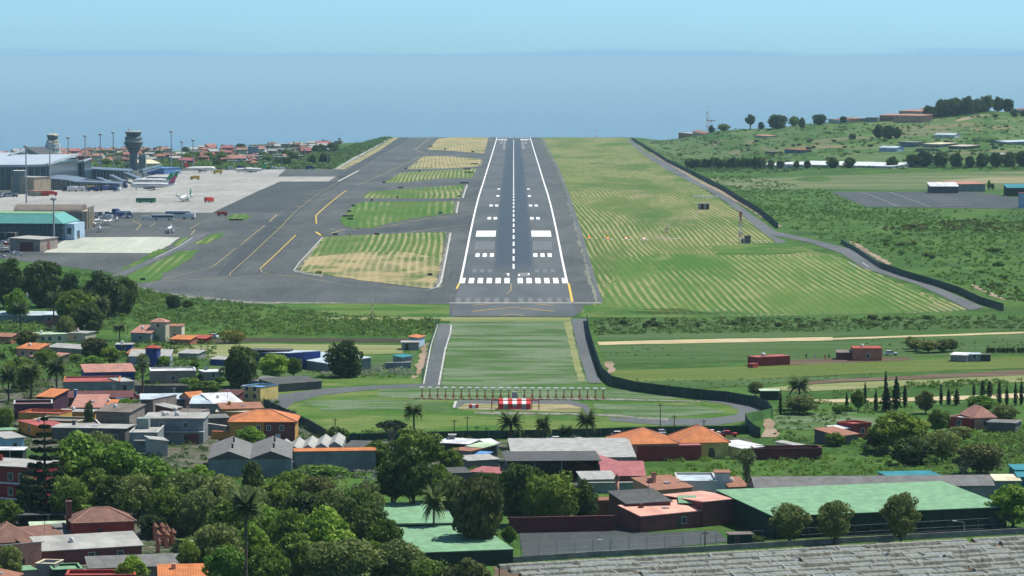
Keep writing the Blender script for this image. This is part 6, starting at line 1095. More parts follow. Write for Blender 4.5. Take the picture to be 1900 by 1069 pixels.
# light masts
for k, (px, top, base) in enumerate([(49, 270, 377), (93, 263, 357), (127, 254, 340), (158.5, 251, 338), (186.5, 248, 322), (210.5, 245, 318), (318, 243, 318), (337.5, 262, 317), (358.5, 259, 315), (100, 367, 450), (480, 276, 312), (523, 277, 312), (566, 276, 310), (608, 276, 312)]):
    p, s = at_m(px, base); h = (base - top) * s; e = empty('light_mast', p, 0, 'floodlight mast ' + ['left of the terminal, over the flats', 'in front of the older white tower', 'right of the older white tower', 'second right of the older white tower', 'third right of the older white tower', 'nearest left of the grey control tower', 'tall and alone right of the grey control tower', 'short one second right of the grey control tower', 'third right of the grey control tower', 'in front of the brown-roofed hangar', 'thin, before the skyline warehouse', 'thin, right of the skyline warehouse', 'thin, over the middle of the far town', 'thin, at the right end of the far town'][k], 'light mast', 'apron light masts')
    MB().tube([(0, 0, -.5), (0, 0, h)], [.55, .32] if k < 10 else [.35, .2], 8).build('pole', M_metal, e); MB().lathe([(.5, h - 1.4), (1.5, h - 1.1), (1.5, h - .2), (.6, h + .3)], 10).build('lamp_head', M_metal, e)
# ---- vehicles
def make_car(name, body, kind='car'):
    e = empty(name, (0, 0, 0)); L, W2 = (4.3, .88) if kind == 'car' else (5.4, .98)
    mb = MB(); prof = [(-L/2, .35), (L/2, .35), (L/2, .75), (L/2 - .25, .9), (L/2 - 1.1, .95), (-L/2 + .2, .98), (-L/2, .8)]
    mb.hull([(x, -W2, z) for x, z in prof], [(x, W2, z) for x, z in prof]); mb.build('body', body, e)
    c = [(L/2 - 1.2, .95), (L/2 - 1.9, 1.42), (-L/2 + .7, 1.45), (-L/2 + .15, .98)] if kind == 'car' else [(L/2 - .7, .95), (L/2 - 1.3, 1.95), (-L/2 + .1, 2.0), (-L/2 + .02, .98)]
    mb = MB(); mb.hull([(x, -W2 + .08, z) for x, z in c], [(x, W2 - .08, z) for x, z in c]); mb.build('cabin', M_glass if kind == 'car' else body, e)
    z = c[1][1]; MB().box(c[2][0] + .05, c[1][0] - .05, -W2 + .14, W2 - .14, z, z + .05).build('roof', body, e)
    for x in (-L/2 + .8, L/2 - .85):
        for y in (-W2, W2 - .2):
            w2 = MB().lathe([(.32, 0), (.32, .2)], 12).build('wheel', M_rub, e); w2.rotation_euler = (R(-90), 0, 0); w2.location = (x, y, .32)
    return e
def make_bus(name, body, L=12., trim=None):
    e = empty(name, (0, 0, 0)); MB().box(-L/2, L/2, -1.3, 1.3, .4, 3.1).build('body', body, e); MB().box(-L/2 + .3, L/2 - .3, -1.33, 1.33, 1.5, 2.5).build('window_band', M_glass, e); MB().box(L/2 - .02, L/2 + .04, -1.15, 1.15, 1.2, 2.7).build('windscreen', M_glass, e); MB().box(-L/2 + .4, L/2 - .4, -1.2, 1.2, 3.1, 3.25).build('roof_pod', trim or M_whitep, e)
    for x in (-L/2 + 2.5, L/2 - 2.5):
        for y in (-1.34, 1.09): w2 = MB().lathe([(.5, 0), (.5, .25)], 12).build('wheel', M_rub, e); w2.rotation_euler = (R(-90), 0, 0); w2.location = (x, y, .5)
    return e
def make_truck(name, cab, box):
    e = empty(name, (0, 0, 0)); mb = MB(); pr = [(1.6, .6), (3.6, .6), (3.6, 1.6), (3.2, 2.6), (1.6, 2.7)]; mb.hull([(x, -1.1, z) for x, z in pr], [(x, 1.1, z) for x, z in pr]); mb.build('cab', cab, e); MB().box(-3.6, 1.5, -1.2, 1.2, .9, 3.2).build('box_body', box, e); MB().box(3.3, 3.62, -1., 1., 1.65, 2.4).build('windscreen', M_glass, e)
    for x in (-2.4, 2.5):
        for y in (-1.2, .95): w2 = MB().lathe([(.5, 0), (.5, .25)], 10).build('wheel', M_rub, e); w2.rotation_euler = (R(-90), 0, 0); w2.location = (x, y, .5)
    return e
CARP = {c: make_car('parked_car', m) for c, m in dict(white=M_whitep, red=M_red, blue=M_bluep, silver=paint('silver_paint', (.45, .46, .48), .35, .05), black=M_black).items()}
CARP['van'] = make_car('van', M_whitep, 'van'); CARP['bus'] = make_bus('apron_bus', M_whitep); CARP['gbus'] = make_bus('apron_bus', M_greenp); CARP['truck'] = make_truck('box_truck', M_whitep, M_whitep); CARP['rtruck'] = make_truck('service_truck', M_red, M_red); CARP['ytruck'] = make_truck('service_truck', M_yelp, M_yelp); CARP['btruck'] = make_truck('service_truck', M_bluep, M_bluep)
def car(kind, px, py, rz, label, group=None, cat=None, sc_=1.):
    o = copyp(CARP[kind], G(px, py) + Vector((0, 0, .12)), R(rz), sc_, label, group); o['category'] = cat or {'van': 'van', 'bus': 'bus', 'gbus': 'bus', 'truck': 'truck', 'rtruck': 'truck', 'ytruck': 'truck', 'btruck': 'truck'}.get(kind, 'car')
    if not group and 'group' in o: del o['group']
car('gbus', 271, 377, 178, 'green apron bus alone on the light concrete', cat='bus', sc_=1.); car('ytruck', 362, 334, 175, 'yellow service truck in the middle of the apron'); car('ytruck', 404, 323, 190, 'yellow service truck at the far side of the apron'); car('ytruck', 172, 354, 5, 'yellow loader beside the boarding bridges')
car('rtruck', 96, 364, 5, 'red fire tender on the apron below the glass pier'); car('rtruck', 84, 364, 10, 'small red trailer truck left of the fire tender', sc_=.7); car('rtruck', 388, 376, 60, 'red service truck right of the turboprop'); car('rtruck', 412, 401, 20, 'red and white vehicle beside the little grass island', sc_=.8)
car('bus', 302, 409, 0, 'white apron bus in front, left of two parked end to end'); car('bus', 330, 404, 2, 'longer white apron bus behind, with dark rear windows', sc_=1.15); car('van', 272, 408, 10, 'white van at the left end of the apron buses'); car('truck', 350, 407, 170, 'white box truck at the right end of the apron buses')
rnd = random.Random(9)
for k in range(26):
    px = 180 + (k % 13) * 5.2 + rnd.uniform(-1.5, 1.5); py = 399 + (k // 13) * 5 + rnd.uniform(-1.5, 1.5); c = rnd.choice(['blue', 'white', 'silver', 'black', 'blue', 'van', 'btruck'])
    car(c, px, py, rnd.uniform(0, 180), {'blue': 'dark blue car', 'white': 'white car', 'silver': 'silver car', 'black': 'black car', 'van': 'white van', 'btruck': 'dark blue truck'}[c] + ' in the crowded equipment park beside the hangar door', 'vehicles in the equipment park by the hangar')
for k in range(26):
    px = 112 + k * 4.6 + rnd.uniform(-1.5, 1.5); py = 352 + rnd.uniform(-3, 5); c = rnd.choice(['van', 'white', 'truck', 'blue', 'btruck', 'silver', 'black'])
    car(c, px, py, rnd.uniform(-30, 200), {'van': 'white van', 'white': 'white car', 'truck': 'white truck', 'blue': 'blue car', 'btruck': 'dark blue truck', 'silver': 'silver car', 'black': 'black car'}[c] + ' among the ground vehicles under the piers', 'ground vehicles under the piers')
for k in range(24):
    px, py = [(4, 452), (8, 462), (3, 470), (12, 470), (26, 472), (4, 445), (30, 464), (14, 456), (2, 478), (34, 474), (20, 448), (10, 441)][k % 12] if k < 12 else (2 + (k % 6) * 5, 362 + (k // 6) * 4 - 8); c = rnd.choice(['white', 'white', 'silver', 'blue', 'red', 'black'])
    car(c, px, py, rnd.uniform(0, 180), f'{dict(white="white", silver="silver", blue="blue", red="red", black="black")[c]} car in the ' + ('car park left of the garage' if k < 12 else 'car park below the stair tower'), 'cars in the lower car park' if k < 12 else 'cars in the upper car park')
for k in range(16): c = rnd.choice(['white', 'silver', 'black', 'van', 'btruck']); car(c, 380 + k * 13 + rnd.uniform(-4, 4), 314.5 + rnd.uniform(-.6, .6), rnd.uniform(-10, 10), {'white': 'white car', 'silver': 'silver car', 'black': 'black car', 'van': 'white van', 'btruck': 'dark truck'}[c] + ' parked along the far edge of the apron', 'vehicles along the far apron edge')
for a in [('silver', 1226, 808, 100, 'silver car left of the white one behind the orange roofs'), ('white', 1323, 809, 10, 'white car parked behind the yellow house'), ('red', 1353, 811, 5, 'dark red car parked beside the white one'), ('white', 1641 + 12, 660, 5, 'white car beside the brick-red block house'), ('silver', 1078, 824, 20, 'pale car half hidden behind the right broad palm'), ('white', 1036, 822, 5, 'white car between the palms'), ('white', 393, 628, 160, 'white car parked by the dark red lean-to'), ('blue', 1605, 666, 0, 'blue small car left of the white one in the field'), ('red', 250, 740, 0, 'red car in the courtyard by the sky-blue wall'), ('silver', 213, 940, 20, 'silver car under the trees behind the red house'), ('white', 272, 944, 60, 'white car in the shade of the wood'), ('black', 196, 943, 20, 'dark car in the shade left of the silver one'), ('van', 375, 1024, 0, 'pale van parked below the street lamp'), ('white', 1090 + 60, 812, 0, 'white van-like car behind the orange hipped house')]: car(*a)
# ---- aircraft
def loft(mb, st, n=14):
    i = len(mb.v)
    for x, r, z in st:
        for q in range(n): g = 2 * math.pi * q / n; mb.v.append((x, r * math.cos(g), z + r * math.sin(g)))
    for k in range(len(st) - 1):
        for q in range(n): mb.f.append([i + k*n + q, i + k*n + (q+1) % n, i + (k+1)*n + (q+1) % n, i + (k+1)*n + q])
    mb.f.append([i + q for q in range(n)][::-1]); mb.f.append([i + (len(st)-1)*n + q for q in range(n)]); return mb
def wing(mb, x0, x1, c0, c1, y0, y1, z0, z1, th=.25):
    for s_ in (-1, 1): mb.hull([(x0, s_ * y0, z0), (x0 - c0, s_ * y0, z0), (x0 - c0, s_ * y0, z0 + th * 1.6), (x0, s_ * y0, z0 + th * 1.6)], [(x1, s_ * y1, z1), (x1 - c1, s_ * y1, z1), (x1 - c1, s_ * y1, z1 + th * .5), (x1, s_ * y1, z1 + th * .5)])
def aircraft(name, label, loc, rz, L=30, span=28, r=1.7, high=False, tail=M_whitep, belly=None, prop=False, ttail=False, sc_=1., light=False):
    e = empty(name, loc, rz, label, 'aircraft'); e.scale = (sc_,) * 3; gz = r + (.9 if high else 1.5)
    mb = loft(MB(), [(L/2, .05, gz - .3), (L/2 - .03 * L, r * .55, gz - .2), (L/2 - .09 * L, r * .92, gz), (L/2 - .15 * L, r, gz), (-L * .2, r, gz), (-L * .34, r * .7, gz + .25), (-L * .45, r * .35, gz + .5), (-L/2, .06, gz + .7)]); mb.build('fuselage', M_whitep, e, True)
    if belly: loft(MB(), [(L * .1, .3, gz - r * .6), (L * .05, r * .75, gz - r * .45), (-L * .2, r * .75, gz - r * .42), (-L * .3, .3, gz)]).build('belly', belly, e, True)
    MB().box(-L * .25, L * .36, -r * 1.005, r * 1.005, gz + r * .12, gz + r * .32).build('cabin_windows', M_glass, e) if not light else MB().box(-L * .02, L * .16, -r * .85, r * .85, gz + r * .5, gz + r * 1.1).build('canopy', M_glass, e)
    mb = MB(); zw = gz + r * .85 if high else gz - r * .55
    if high: wing(mb, L * .08, L * .05, L * .1, L * .06, 0, span / 2, zw, zw + .1)
    else: wing(mb, L * .1, -L * .08 if not light else L * .08, L * .17 if not light else L * .2, L * .06 if not light else L * .15, r * .5, span / 2, zw, zw + span * .04)
    mb.build('wing', M_whitep, e); th = L * .17 if not light else L * .15; tz = gz + r * .6
    mb = MB(); mb.hull([(-L * .33, -.15, tz), (-L * .33, .15, tz), (-L * .49, .15, tz), (-L * .49, -.15, tz)], [(-L * .46, -.08, tz + th), (-L * .46, .08, tz + th), (-L * .53, .08, tz + th), (-L * .53, -.08, tz + th)]); mb.build('tail_fin', tail, e)
    mb = MB(); zt = tz + th - .1 if ttail else tz; wing(mb, -L * .44, -L * .5, L * .07, L * .04, 0, span * .17, zt, zt + .1, .12); mb.build('tailplane', M_whitep, e)
    if not light:
        for s_ in (-1, 1):
            y = s_ * span * (.15 if prop else .19); zc = zw + (-.1 if high else -.9)
            loft(MB(), [(L * .17, .3, zc), (L * .16, .62, zc), (L * .02, .65, zc), (-L * .04, .25, zc)], 10).build('engine', M_whitep if prop else M_twr, e, True).location = (0, y, 0)
            if prop:
                pb = MB()
                for b in range(4): a = b * math.pi / 2 + .4; pb.hull([(L * .175, -.1, 0), (L * .175, .1, 0), (L * .178, .1, 0), (L * .178, -.1, 0)], [(L * .175, 1.9 * math.cos(a) - .1, 1.9 * math.sin(a)), (L * .175, 1.9 * math.cos(a) + .1, 1.9 * math.sin(a)), (L * .178, 1.9 * math.cos(a) + .1, 1.9 * math.sin(a)), (L * .178, 1.9 * math.cos(a) - .1, 1.9 * math.sin(a))])
                pb.build('propeller', M_black, e).location = (0, y, zc)
    else:
        pb = MB(); pb.box(L * .5, L * .505, -.9, .9, gz - .36, gz - .24); pb.build('propeller', M_black, e)
    for x, y in ((L * .36, 0), (-L * .03, -r * .9 - .3), (-L * .03, r * .9 + .3)):
        lg = MB().tube([(x, y, .3), (x, y * .7, gz - r * .5)], .12, 6).build('landing_gear', M_metal, e); w2 = MB().lathe([(.4 if not light else .22, -.18), (.4 if not light else .22, .18)], 12).build('wheel', M_rub, lg); w2.rotation_euler = (R(90), 0, 0); w2.location = (x, y, .4 if not light else .22)
    return e
up = Vector((0, 0, .12))
tg = paint('tail_red_blue', (.45, .10, .16), .4, .1)
aircraft('airliner', 'white airliner in front with a red and blue striped tail', G(283, 353) + up, R(176), 31, 28, 1.8, False, tg); aircraft('airliner', 'white airliner behind with a green tail', G(283, 345) + up, R(172), 29, 28, 1.8, False, M_greenp); aircraft('airliner', 'third airliner behind the pair with a pale green tail', G(300, 339) + up, R(160), 26, 26, 1.7, False, M_greenp, ttail=True)
aircraft('turboprop', 'green-nosed turboprop with high white wing, seen nose-on', G(345, 374) + up, R(-100), 24, 29, 1.5, True, M_greenp, M_greenp, True, True); aircraft('turboprop', 'white turboprop with green tail parked side-on at the far apron', G(464, 321) + up, R(177), 26, 27, 1.5, True, M_greenp, M_greenp, True, True)
aircraft('airliner', 'white aircraft with red nose at the far left apron', G(372, 320) + up, R(20), 26, 24, 1.6, False, M_red, ttail=True)
aircraft('light_aircraft', 'twin-engined silver aircraft alone beside the pale stand', G(315, 433) + up, R(-95), 9, 12, .9, False, M_whitep, None, True)
for k, (x, y, a) in enumerate([(185, 431, -80), (172, 422, -60), (200, 418, -120), (217, 411, -85), (180, 416, -100)]): aircraft('light_aircraft', 'small white propeller aircraft, ' + ['nearest the pale stand', 'left one at the hangar door', 'right of the two at the hangar door', 'with a long red-tipped wing before the equipment park', 'small one tucked behind the hangar-door pair'][k], G(x, y) + up, R(a), 7.5, 10.5, .6, k == 3, M_whitep, light=True)
# helicopter
p = G(322, 404) + up
# ---- localizer array and other equipment
for k in range(24):
    px = 783 + k * 14.62; base = 740.3 + k * .10 + 0 * k; p, s = at_m(px, base); s0 = mpp(G(783, 741)); h = 21.5 * s0
    e = empty('localizer_antenna', p, 0, 'orange-red antenna mast with white log-periodic head, ' + ('leftmost' if k == 0 else 'rightmost' if k == 23 else ['first', 'second', 'third', 'fourth', 'fifth', 'sixth', 'seventh', 'eighth', 'ninth', 'tenth', 'eleventh', 'twelfth'][k if k < 12 else 23 - k] + (' from the left' if k < 12 else ' from the right')) + ' in the row', 'antenna', 'localizer antenna row')
    MB().tube([(0, 0, -.2), (0, 0, h - .2)], .15, 6).build('mast', M_redd, e); b = MB()
    for a in range(3): g = a * 2.094 + .5; b.tube([(math.cos(g) * .6, math.sin(g) * .6, -.1), (0, 0, 1.7)], .08, 5)
    b.build('braces', M_redd, e); hd = MB().tube([(0, -1.5, h), (0, 1.5, h)], .14, 6); hd.box(-.75, .75, -.35, .35, h - .12, h + .16); hd.box(-.5, .5, -1.1, -.7, h - .05, h + .1); hd.build('head', M_whitep, e)
    MB().box(-.5, .5, -.5, .5, -.2, .12).build('footing', paint('coping_stone', (.45, .44, .41), .8), e)
# striped equipment shelter
p, s = at_m(955, 761); e = empty('equipment_shelter', p, 0, 'red and white striped equipment shelter under a red gantry', 'shelter')
xw = 30 * s; n = 7
for k in range(n):
    x0 = -xw + 2 * xw * k / n; m = M_red if k % 2 == 0 else M_whitep; mb = MB(); mb.hull([(x0, -.1, 1.4), (x0 + 2 * xw / n, -.1, 1.4), (x0 + 2 * xw / n, 3.1, 2.5), (x0, 3.1, 2.5)], [(x0, -.1, 1.7), (x0 + 2 * xw / n, -.1, 1.7), (x0 + 2 * xw / n, 3.1, 2.8), (x0, 3.1, 2.8)]); mb.build('roof_panel', m, e)
    MB().box(x0, x0 + 2 * xw / n, .1, 2.8, -.2, 1.39).build('wall_panel', M_red if k % 2 == 0 else M_metal, e)
add(e, 'bench', -12 * s, 12 * s, -.5, .0, .2, .7, M_red); MB().box(-xw - 15 * s * .9, xw + 16 * s, -.9, -.65, 2.6, 2.85).build('gantry_beam', M_red, e)
for x in (-xw - 15 * s * .9, -xw - 1 * s, xw + 1 * s, xw + 16 * s - .25): MB().box(x, x + .25, -.9, -.65, -.3, 2.6).build('gantry_post', M_red, e)
MB().box(-5 * s, 5 * s, 4, 6, -.2, 4.4).build('cabinet', M_metal, e)
p, s = at_m(879, 759); e = empty('striped_box', p, 0, 'small red and white equipment box left of the striped shelter', 'box')
for k in range(3): MB().box((-9 + 6 * k) * s, (-3 + 6 * k) * s, 0, 1.6, -.2, 1.1).build('panel', M_red if k != 1 else M_whitep, e)
# mast by the glide path, its huts, and the long shelter
def mast(label, px, base, top, wid, n=6, name='lattice_mast'):
    p, s = at_m(px, base); h = (base - top) * s; e = empty(name, p, 0, label, 'mast')
    for k in range(n):
        z0, z1 = h * k / n, h * (k + 1) / n; w0 = wid * (1 - .3 * k / n); mb = MB()
        for x, y in ((-1, -1), (1, -1), (1, 1), (-1, 1)): mb.tube([(x * w0 / 2, y * w0 / 2, z0), (x * w0 / 2, y * w0 / 2, z1)], .07 * wid, 5)
        for x, y, x2, y2 in ((-1, -1, 1, -1), (1, -1, 1, 1), (1, 1, -1, 1), (-1, 1, -1, -1)): mb.tube([(x * w0 / 2, y * w0 / 2, z0), (x2 * w0 / 2, y2 * w0 / 2, z1)], .05 * wid, 4); mb.tube([(x * w0 / 2, y * w0 / 2, z1), (x2 * w0 / 2, y2 * w0 / 2, z1)], .05 * wid, 4)
        mb.build('mast_section', M_redd if k % 2 else M_whitep, e)
    return e
e = mast('red and white lattice mast beside the equipment hut on the strip', 1374, 450, 393, 1.5)
for zz in (4, 8.2): MB().box(-1.1, 1.1, -1.1, -.8, zz, zz + .8).build('antenna_panel', M_whitep, e)
MB().box(-.35, .35, -.35, .35, 10.5, 15.2).build('shroud', M_redd, e)
mast('slim red and white pole mast at the taxiway edge in front of the tarmac', 691, 591, 556, .5, 5); mast('thin mast on the horizon right of the runway end', 1105, 262, 241, 1.2, 4)
mast('slim telecom mast on the hill skyline', 1312.5, 243, 206, 2.2, 6); e = mast('shorter red crossed mast beside the telecom mast', 1319.5, 243, 218, 1.2, 5); MB().box(-5, 5, -.4, .4, 11.5, 12.3).build('cross_arm', M_redd, e)
HB('equipment_hut', 'white equipment hut at the foot of the lattice mast', 'hut', (1376, 443), (1381, 443), 2.6, 2.4, 'flat', 0, 'white', 'concrete', 0, door=1); HB('equipment_hut', 'dark striped equipment hut right of the white one', 'hut', (1382, 438), (1393, 438), 3, 3.6, 'flat', 0, 'darkgrey', 'darkgrey', 1)
p, s = at_m(1384, 460); e = empty('warning_board', p, 0, 'small board on a post in front of the mast huts', 'sign'); MB().tube([(0, 0, -.2), (0, 0, 2.)], .07, 6).build('post', M_metal, e); add(e, 'board', -.7, .7, -.05, .05, 1.9, 2.6, M_metal)
p, s = at_m(1306, 389); e = empty('glide_shelter', p, 0, 'small brown and grey panelled shelter on the mown strip', 'shelter')
for k in range(4): MB().box((-10.5 + 5.2 * k) * s, (-5.6 + 5.2 * k) * s, 0, 3, -.2, 10.5 * s).build('panel', wall_m('maroon') if k % 2 else M_metal, e)
MB().box(-11.5 * s, 11.5 * s, -.5, 3.4, 10.6 * s, 11.6 * s).build('roof', M_metal, e)
p, s = at_m(1310, 372); e = empty('long_canopy', p, 0, 'long thin white canopy at the strip road bend', 'canopy'); MB().box(-23 * s, 23 * s, 0, 3, 2.0, 2.6).build('roof', M_whitep, e)
for k in range(5): MB().box((-21 + 10 * k) * s, (-20.6 + 10 * k) * s, 1, 1.3, -.2, 2.0).build('post', M_metal, e)
# PAPI
for k, (x, y) in enumerate([(1093.5, 443.5), (1127.8, 444.5), (1161.7, 445), (1195, 445.6)]):
    p, s = at_m(x, y); e = empty('approach_light_unit', p, 0, 'orange approach light box on a white slab, ' + ['nearest the runway', 'second from the runway', 'third from the runway', 'farthest from the runway'][k], 'light unit', 'row of four approach light boxes'); MB().box(-2.1, 2.1, -1.2, 1.2, -.1, .15).build('slab', M_whitep, e)
    b = MB(); b.hull([(-.9, -.7, .35), (.9, -.7, .35), (.9, .8, .35), (-.9, .8, .35)], [(-.75, -.7, 1.5), (.75, -.7, 1.5), (.75, .5, 1.5), (-.75, .5, 1.5)]); b.build('lamp_housing', M_orl if k < 3 else M_whitep, e)
    lens = NT('lit_lens_%d' % k, .4); lens.col((.9, .4, .1)); lens.b.inputs['Emission Color'].default_value = (1, .35, .08, 1) if k < 2 else (1, .7, .4, 1); lens.b.inputs['Emission Strength'].default_value = 1.2; MB().box(-.55, .55, -.76, -.71, .6, 1.2).build('lens', lens.m, e)
p, s = at_m(1234, 441); e = empty('windsock', p, 0, 'white and orange windsock on a pole beside the approach lights', 'windsock'); MB().tube([(0, 0, -.2), (0, 0, 3.6)], .08, 6).build('pole', M_whitep, e)
for k in range(4): a = MB().tube([(.3 + k * .55 * .45, 0, 2.2 + k * .9), (.3 + (k + 1) * .55 * .45, 0, 2.2 + (k + 1) * .9)], [.38 + .05 * k, .42 + .05 * k], 10).build('sock_band', M_whitep if k % 2 else M_orl, e)
# taxiway signs
sg = [(646, 403, 20, 'R'), (650, 408, 11, 'K'), (655, 383.5, 6, 'K'), (648, 394, 8, 'K'), (622, 437, 8, 'K'), (699, 436.5, 9, 'K'), (591, 508, 11, 'Y'), (798, 512, 8, 'K'), (852, 366, 5, 'K'), (861, 341, 16, 'K'), (870, 321, 14, 'K'), (880, 305, 13, 'K'), (743, 350, 9, 'K'), (712, 340, 6, 'K'), (778, 319, 6, 'K'), (753, 314, 4, 'K'), (867, 315, 14, 'K'), (817, 397, 8, 'G'), (607, 314, 16, 'Y'), (438, 410, 26, 'R'), (877, 283, 5, 'K'), (826, 278, 5, 'K'), (800, 273, 4, 'K'), (265, 521, 9, 'K'), (738, 368, 4, 'K'), (690, 373, 4, 'K')]
for k, (x, y, w_, c) in enumerate(sg):
    p, s = at_m(x, y); W2 = w_ * s / 2; h = 1.1 if y > 300 else 1.6
    e = empty('taxiway_sign', p, 0, ['red and black', 'black', 'black', 'black', 'black', 'black', 'black and yellow', 'black'][min(k, 7)] + f' taxiway sign ' if 0 else dict(R='dark red', K='black-backed', Y='black and yellow', G='grey')[c] + ' guidance sign ' + ['at the near left corner of the second island', 'just in front of the dark red one at the second island', 'at the upper left tip of the second island', 'midway up the left side of the second island', 'at the upper left corner of the nearest island', 'on the upper edge of the nearest island', 'at the lower left edge of the nearest island', 'at the lower right corner of the nearest island', 'right of the third island', 'wide, above the third island near the runway', 'wide, on the fourth island near the runway', 'on the green end of the fifth island', 'above the third island on its left', 'at the left tip of the fourth island', 'above the fourth island', 'at the left corner of the fifth island', 'between the fourth and fifth island near the runway', 'on the second island lower edge', 'wide, at the far edge of the apron', 'wide, on the tiny apron island', 'low, on the farthest island at its right', 'low, on the farthest island in the middle', 'low, at the left of the farthest island', 'dark box at the tip of the left grass strip', 'small, below the third island', 'small, at the upper left of the second island'][k], 'sign', 'taxiway guidance signs')
    MB().box(-W2, W2, -.12, .12, .25, h).build('panel', {'R': wall_m('maroon'), 'K': M_black, 'Y': M_black, 'G': M_steel}[c], e)
    for a in (-.8, .8): MB().box(W2 * a - .06, W2 * a + .06, -.05, .05, -.1, .25).build('leg', M_metal, e)
    if c == 'Y': MB().box(-W2 * .95, W2 * .2, -.13, -.121, .3, h - .05).build('face', M_yelp, e)
for k, (x, y) in enumerate([(598, 438), (649, 438), (665, 426.5)]):
    p, s = at_m(x, y); e = empty('guard_light', p, 0, ['yellow guard light at the corner of the nearest island', 'yellow guard light on the upper edge of the nearest island', 'small yellow guard light below the second island'][k], 'light', 'yellow guard lights'); MB().box(-.6, .6, -.2, .2, .4, 1.2).build('housing', M_yelp, e); MB().tube([(0, 0, -.1), (0, 0, .4)], .08, 6).build('post', M_metal, e)
# ---- fences
M_fence = paint('fence_screen', (.018, .05, .035), .8, .3, .2); M_fence2 = paint('fence_screen_light', (.10, .24, .06), .8, .3, .2)
def fence(label, pts, h, m=None, step=5., post=True, name='screen_fence', thick=.08):
    W = [G(*p) for p in pts]; o = W[0]; e = empty(name, o, 0, label, 'fence'); mb = MB(); pb = MB(); Q = []
    for a, b in zip(W, W[1:]):
        n = max(1, int((b - a).length / step))
        for k in range(n): Q.append(a.lerp(b, k / n))
    Q.append(W[-1]); Q = [Vector((q.x, q.y, Hs(q.x, q.y))) - o for q in Q]
    for a, b in zip(Q, Q[1:]):
        d = (b - a).normalized(); nr = Vector((-d.y, d.x, 0)) * thick / 2
        mb.hull([a + nr + Vector((0, 0, -.2)), b + nr + Vector((0, 0, -.2)), b - nr + Vector((0, 0, -.2)), a - nr + Vector((0, 0, -.2))], [a + nr + Vector((0, 0, h)), b + nr + Vector((0, 0, h)), b - nr + Vector((0, 0, h)), a - nr + Vector((0, 0, h))])
    if m is not False: mb.build('screen', m or M_fence, e)
    if post:
        qq = Q[::max(1, len(Q) // 90)][:98]
        pw = .06 if m is not False else .035; pm = MB().box(-pw, pw, -pw, pw, -.3, h + .15).mesh('post'); pm.materials.append(M_steel)
        for q in qq: x = link('post', pm, None, e, q)
    return e
def wire(label, pts, h, step=5.):
    e = fence(label, pts, h, False, step, True, 'wire_fence'); W = [G(*p) for p in pts]; o = W[0]; mb = MB()
    for z in (.6, 1.3, h): mb.tube([Vector((q.x, q.y, q.z + z)) - o for q in W], .015, 3)
    mb.build('wires', M_steel, e); return e
fence('dark green screened fence along the upper right perimeter road', [(1172, 259), (1190, 270), (1240, 302), (1290, 326), (1330, 347), (1370, 372), (1410, 396), (1444, 424)], 3.0, step=20)
fence('dark green screened fence on the right perimeter bend', [(1632, 497), (1680, 514), (1750, 535), (1780, 545), (1820, 564), (1862, 577)], 2.7, step=8)
wire('open wire fence linking the two screened perimeter fences', [(1446, 426), (1500, 438), (1560, 450), (1600, 470), (1632, 496)], 2.5); fence('faint green mesh fence before the right perimeter bend', [(1560, 451), (1590, 468), (1632, 496)], 2., paint('fence_mesh', (.06, .11, .08), .8, .3), 6)
fence('tall dark green screen wall sweeping round the localizer field', [(1089, 596), (1093, 625), (1103, 660), (1117, 700), (1135, 716), (1180, 727), (1240, 735), (1300, 742), (1350, 746), (1400, 755), (1425, 765), (1433, 776)], 2.9, step=5)
fence('light green panel fence at the right curve with dark posts', [(1432, 776), (1415, 780), (1395, 783), (1383, 786)], 2.6, M_fence2, 3); fence('dark green gate wall turning down to the track', [(1383, 787), (1388, 797), (1400, 808), (1411, 813)], 2.6, step=3)
fence('dark green screen fence behind the palms and orange roofs', [(1390, 806), (1300, 807), (1200, 808), (1115, 811), (1000, 814), (860, 816), (720, 820), (620, 822)], 2.2, step=6)
fence('curved dark green screen fence beside the left village', [(489, 756), (515, 768), (548, 784), (575, 797), (600, 812), (622, 824)], 2.4, step=4)
wire('wire fence below the main taxiway corner', [(170, 510), (235, 530), (310, 552), (460, 572), (640, 590), (815, 596)], 2.4); wire('wire fence on the lower edge of the mown strip', [(1095, 591), (1300, 590), (1500, 588), (1700, 583), (1862, 578)], 2.2)
wire('wire fence left of the lower perimeter road', [(812, 603), (800, 640), (790, 675), (783, 712)], 2.2)
fence('grey retaining wall above the nursery roof', [(925, 1046), (1100, 1034), (1300, 1024), (1500, 1012), (1700, 1001), (1900, 990), (1990, 985)], 1.1, paint('old_wall', (.24, .23, .21), .9, .35, .4), 4, False, 'retaining_wall', .3)
wire('wire fence with thin posts round the asphalt yard', [(966, 1035), (1100, 1027), (1300, 1016), (1500, 1004), (1700, 993), (1900, 982)], 2.6, 3.2)
# lamps and poles
def lamp(label, px, base, top, arm=1, name='street_lamp'):
    p, s = at_m(px, base); h = (base - top) * s; e = empty(name, p, 0, label, 'street lamp'); MB().tube([(0, 0, -.2), (0, 0, h - .3)], [.11, .07], 7).build('pole', M_metal, e); MB().tube([(0, 0, h - .3), (arm * 1.0, 0, h - .05), (arm * 1.7, 0, h)], .05, 6).build('arm', M_metal, e); MB().box(min(arm * 1.5, arm * 2.3), max(arm * 1.5, arm * 2.3), -.18, .18, h - .02, h + .14).build('lamp_head', M_whitep, e)
lamp('curved street lamp right of the terracotta stacks', 362, 1030, 984, 1); lamp('small street lamp in the asphalt yard', 1132, 1028, 1002, -1); lamp('street lamp in front of the leftmost of the three olive trees', 1467, 1006, 985, -1); lamp('street lamp near the right end of the green-roofed hall', 1789, 990, 967, -1); lamp('street lamp at the lower edge of the wood', 512, 1066, 1040, 1)
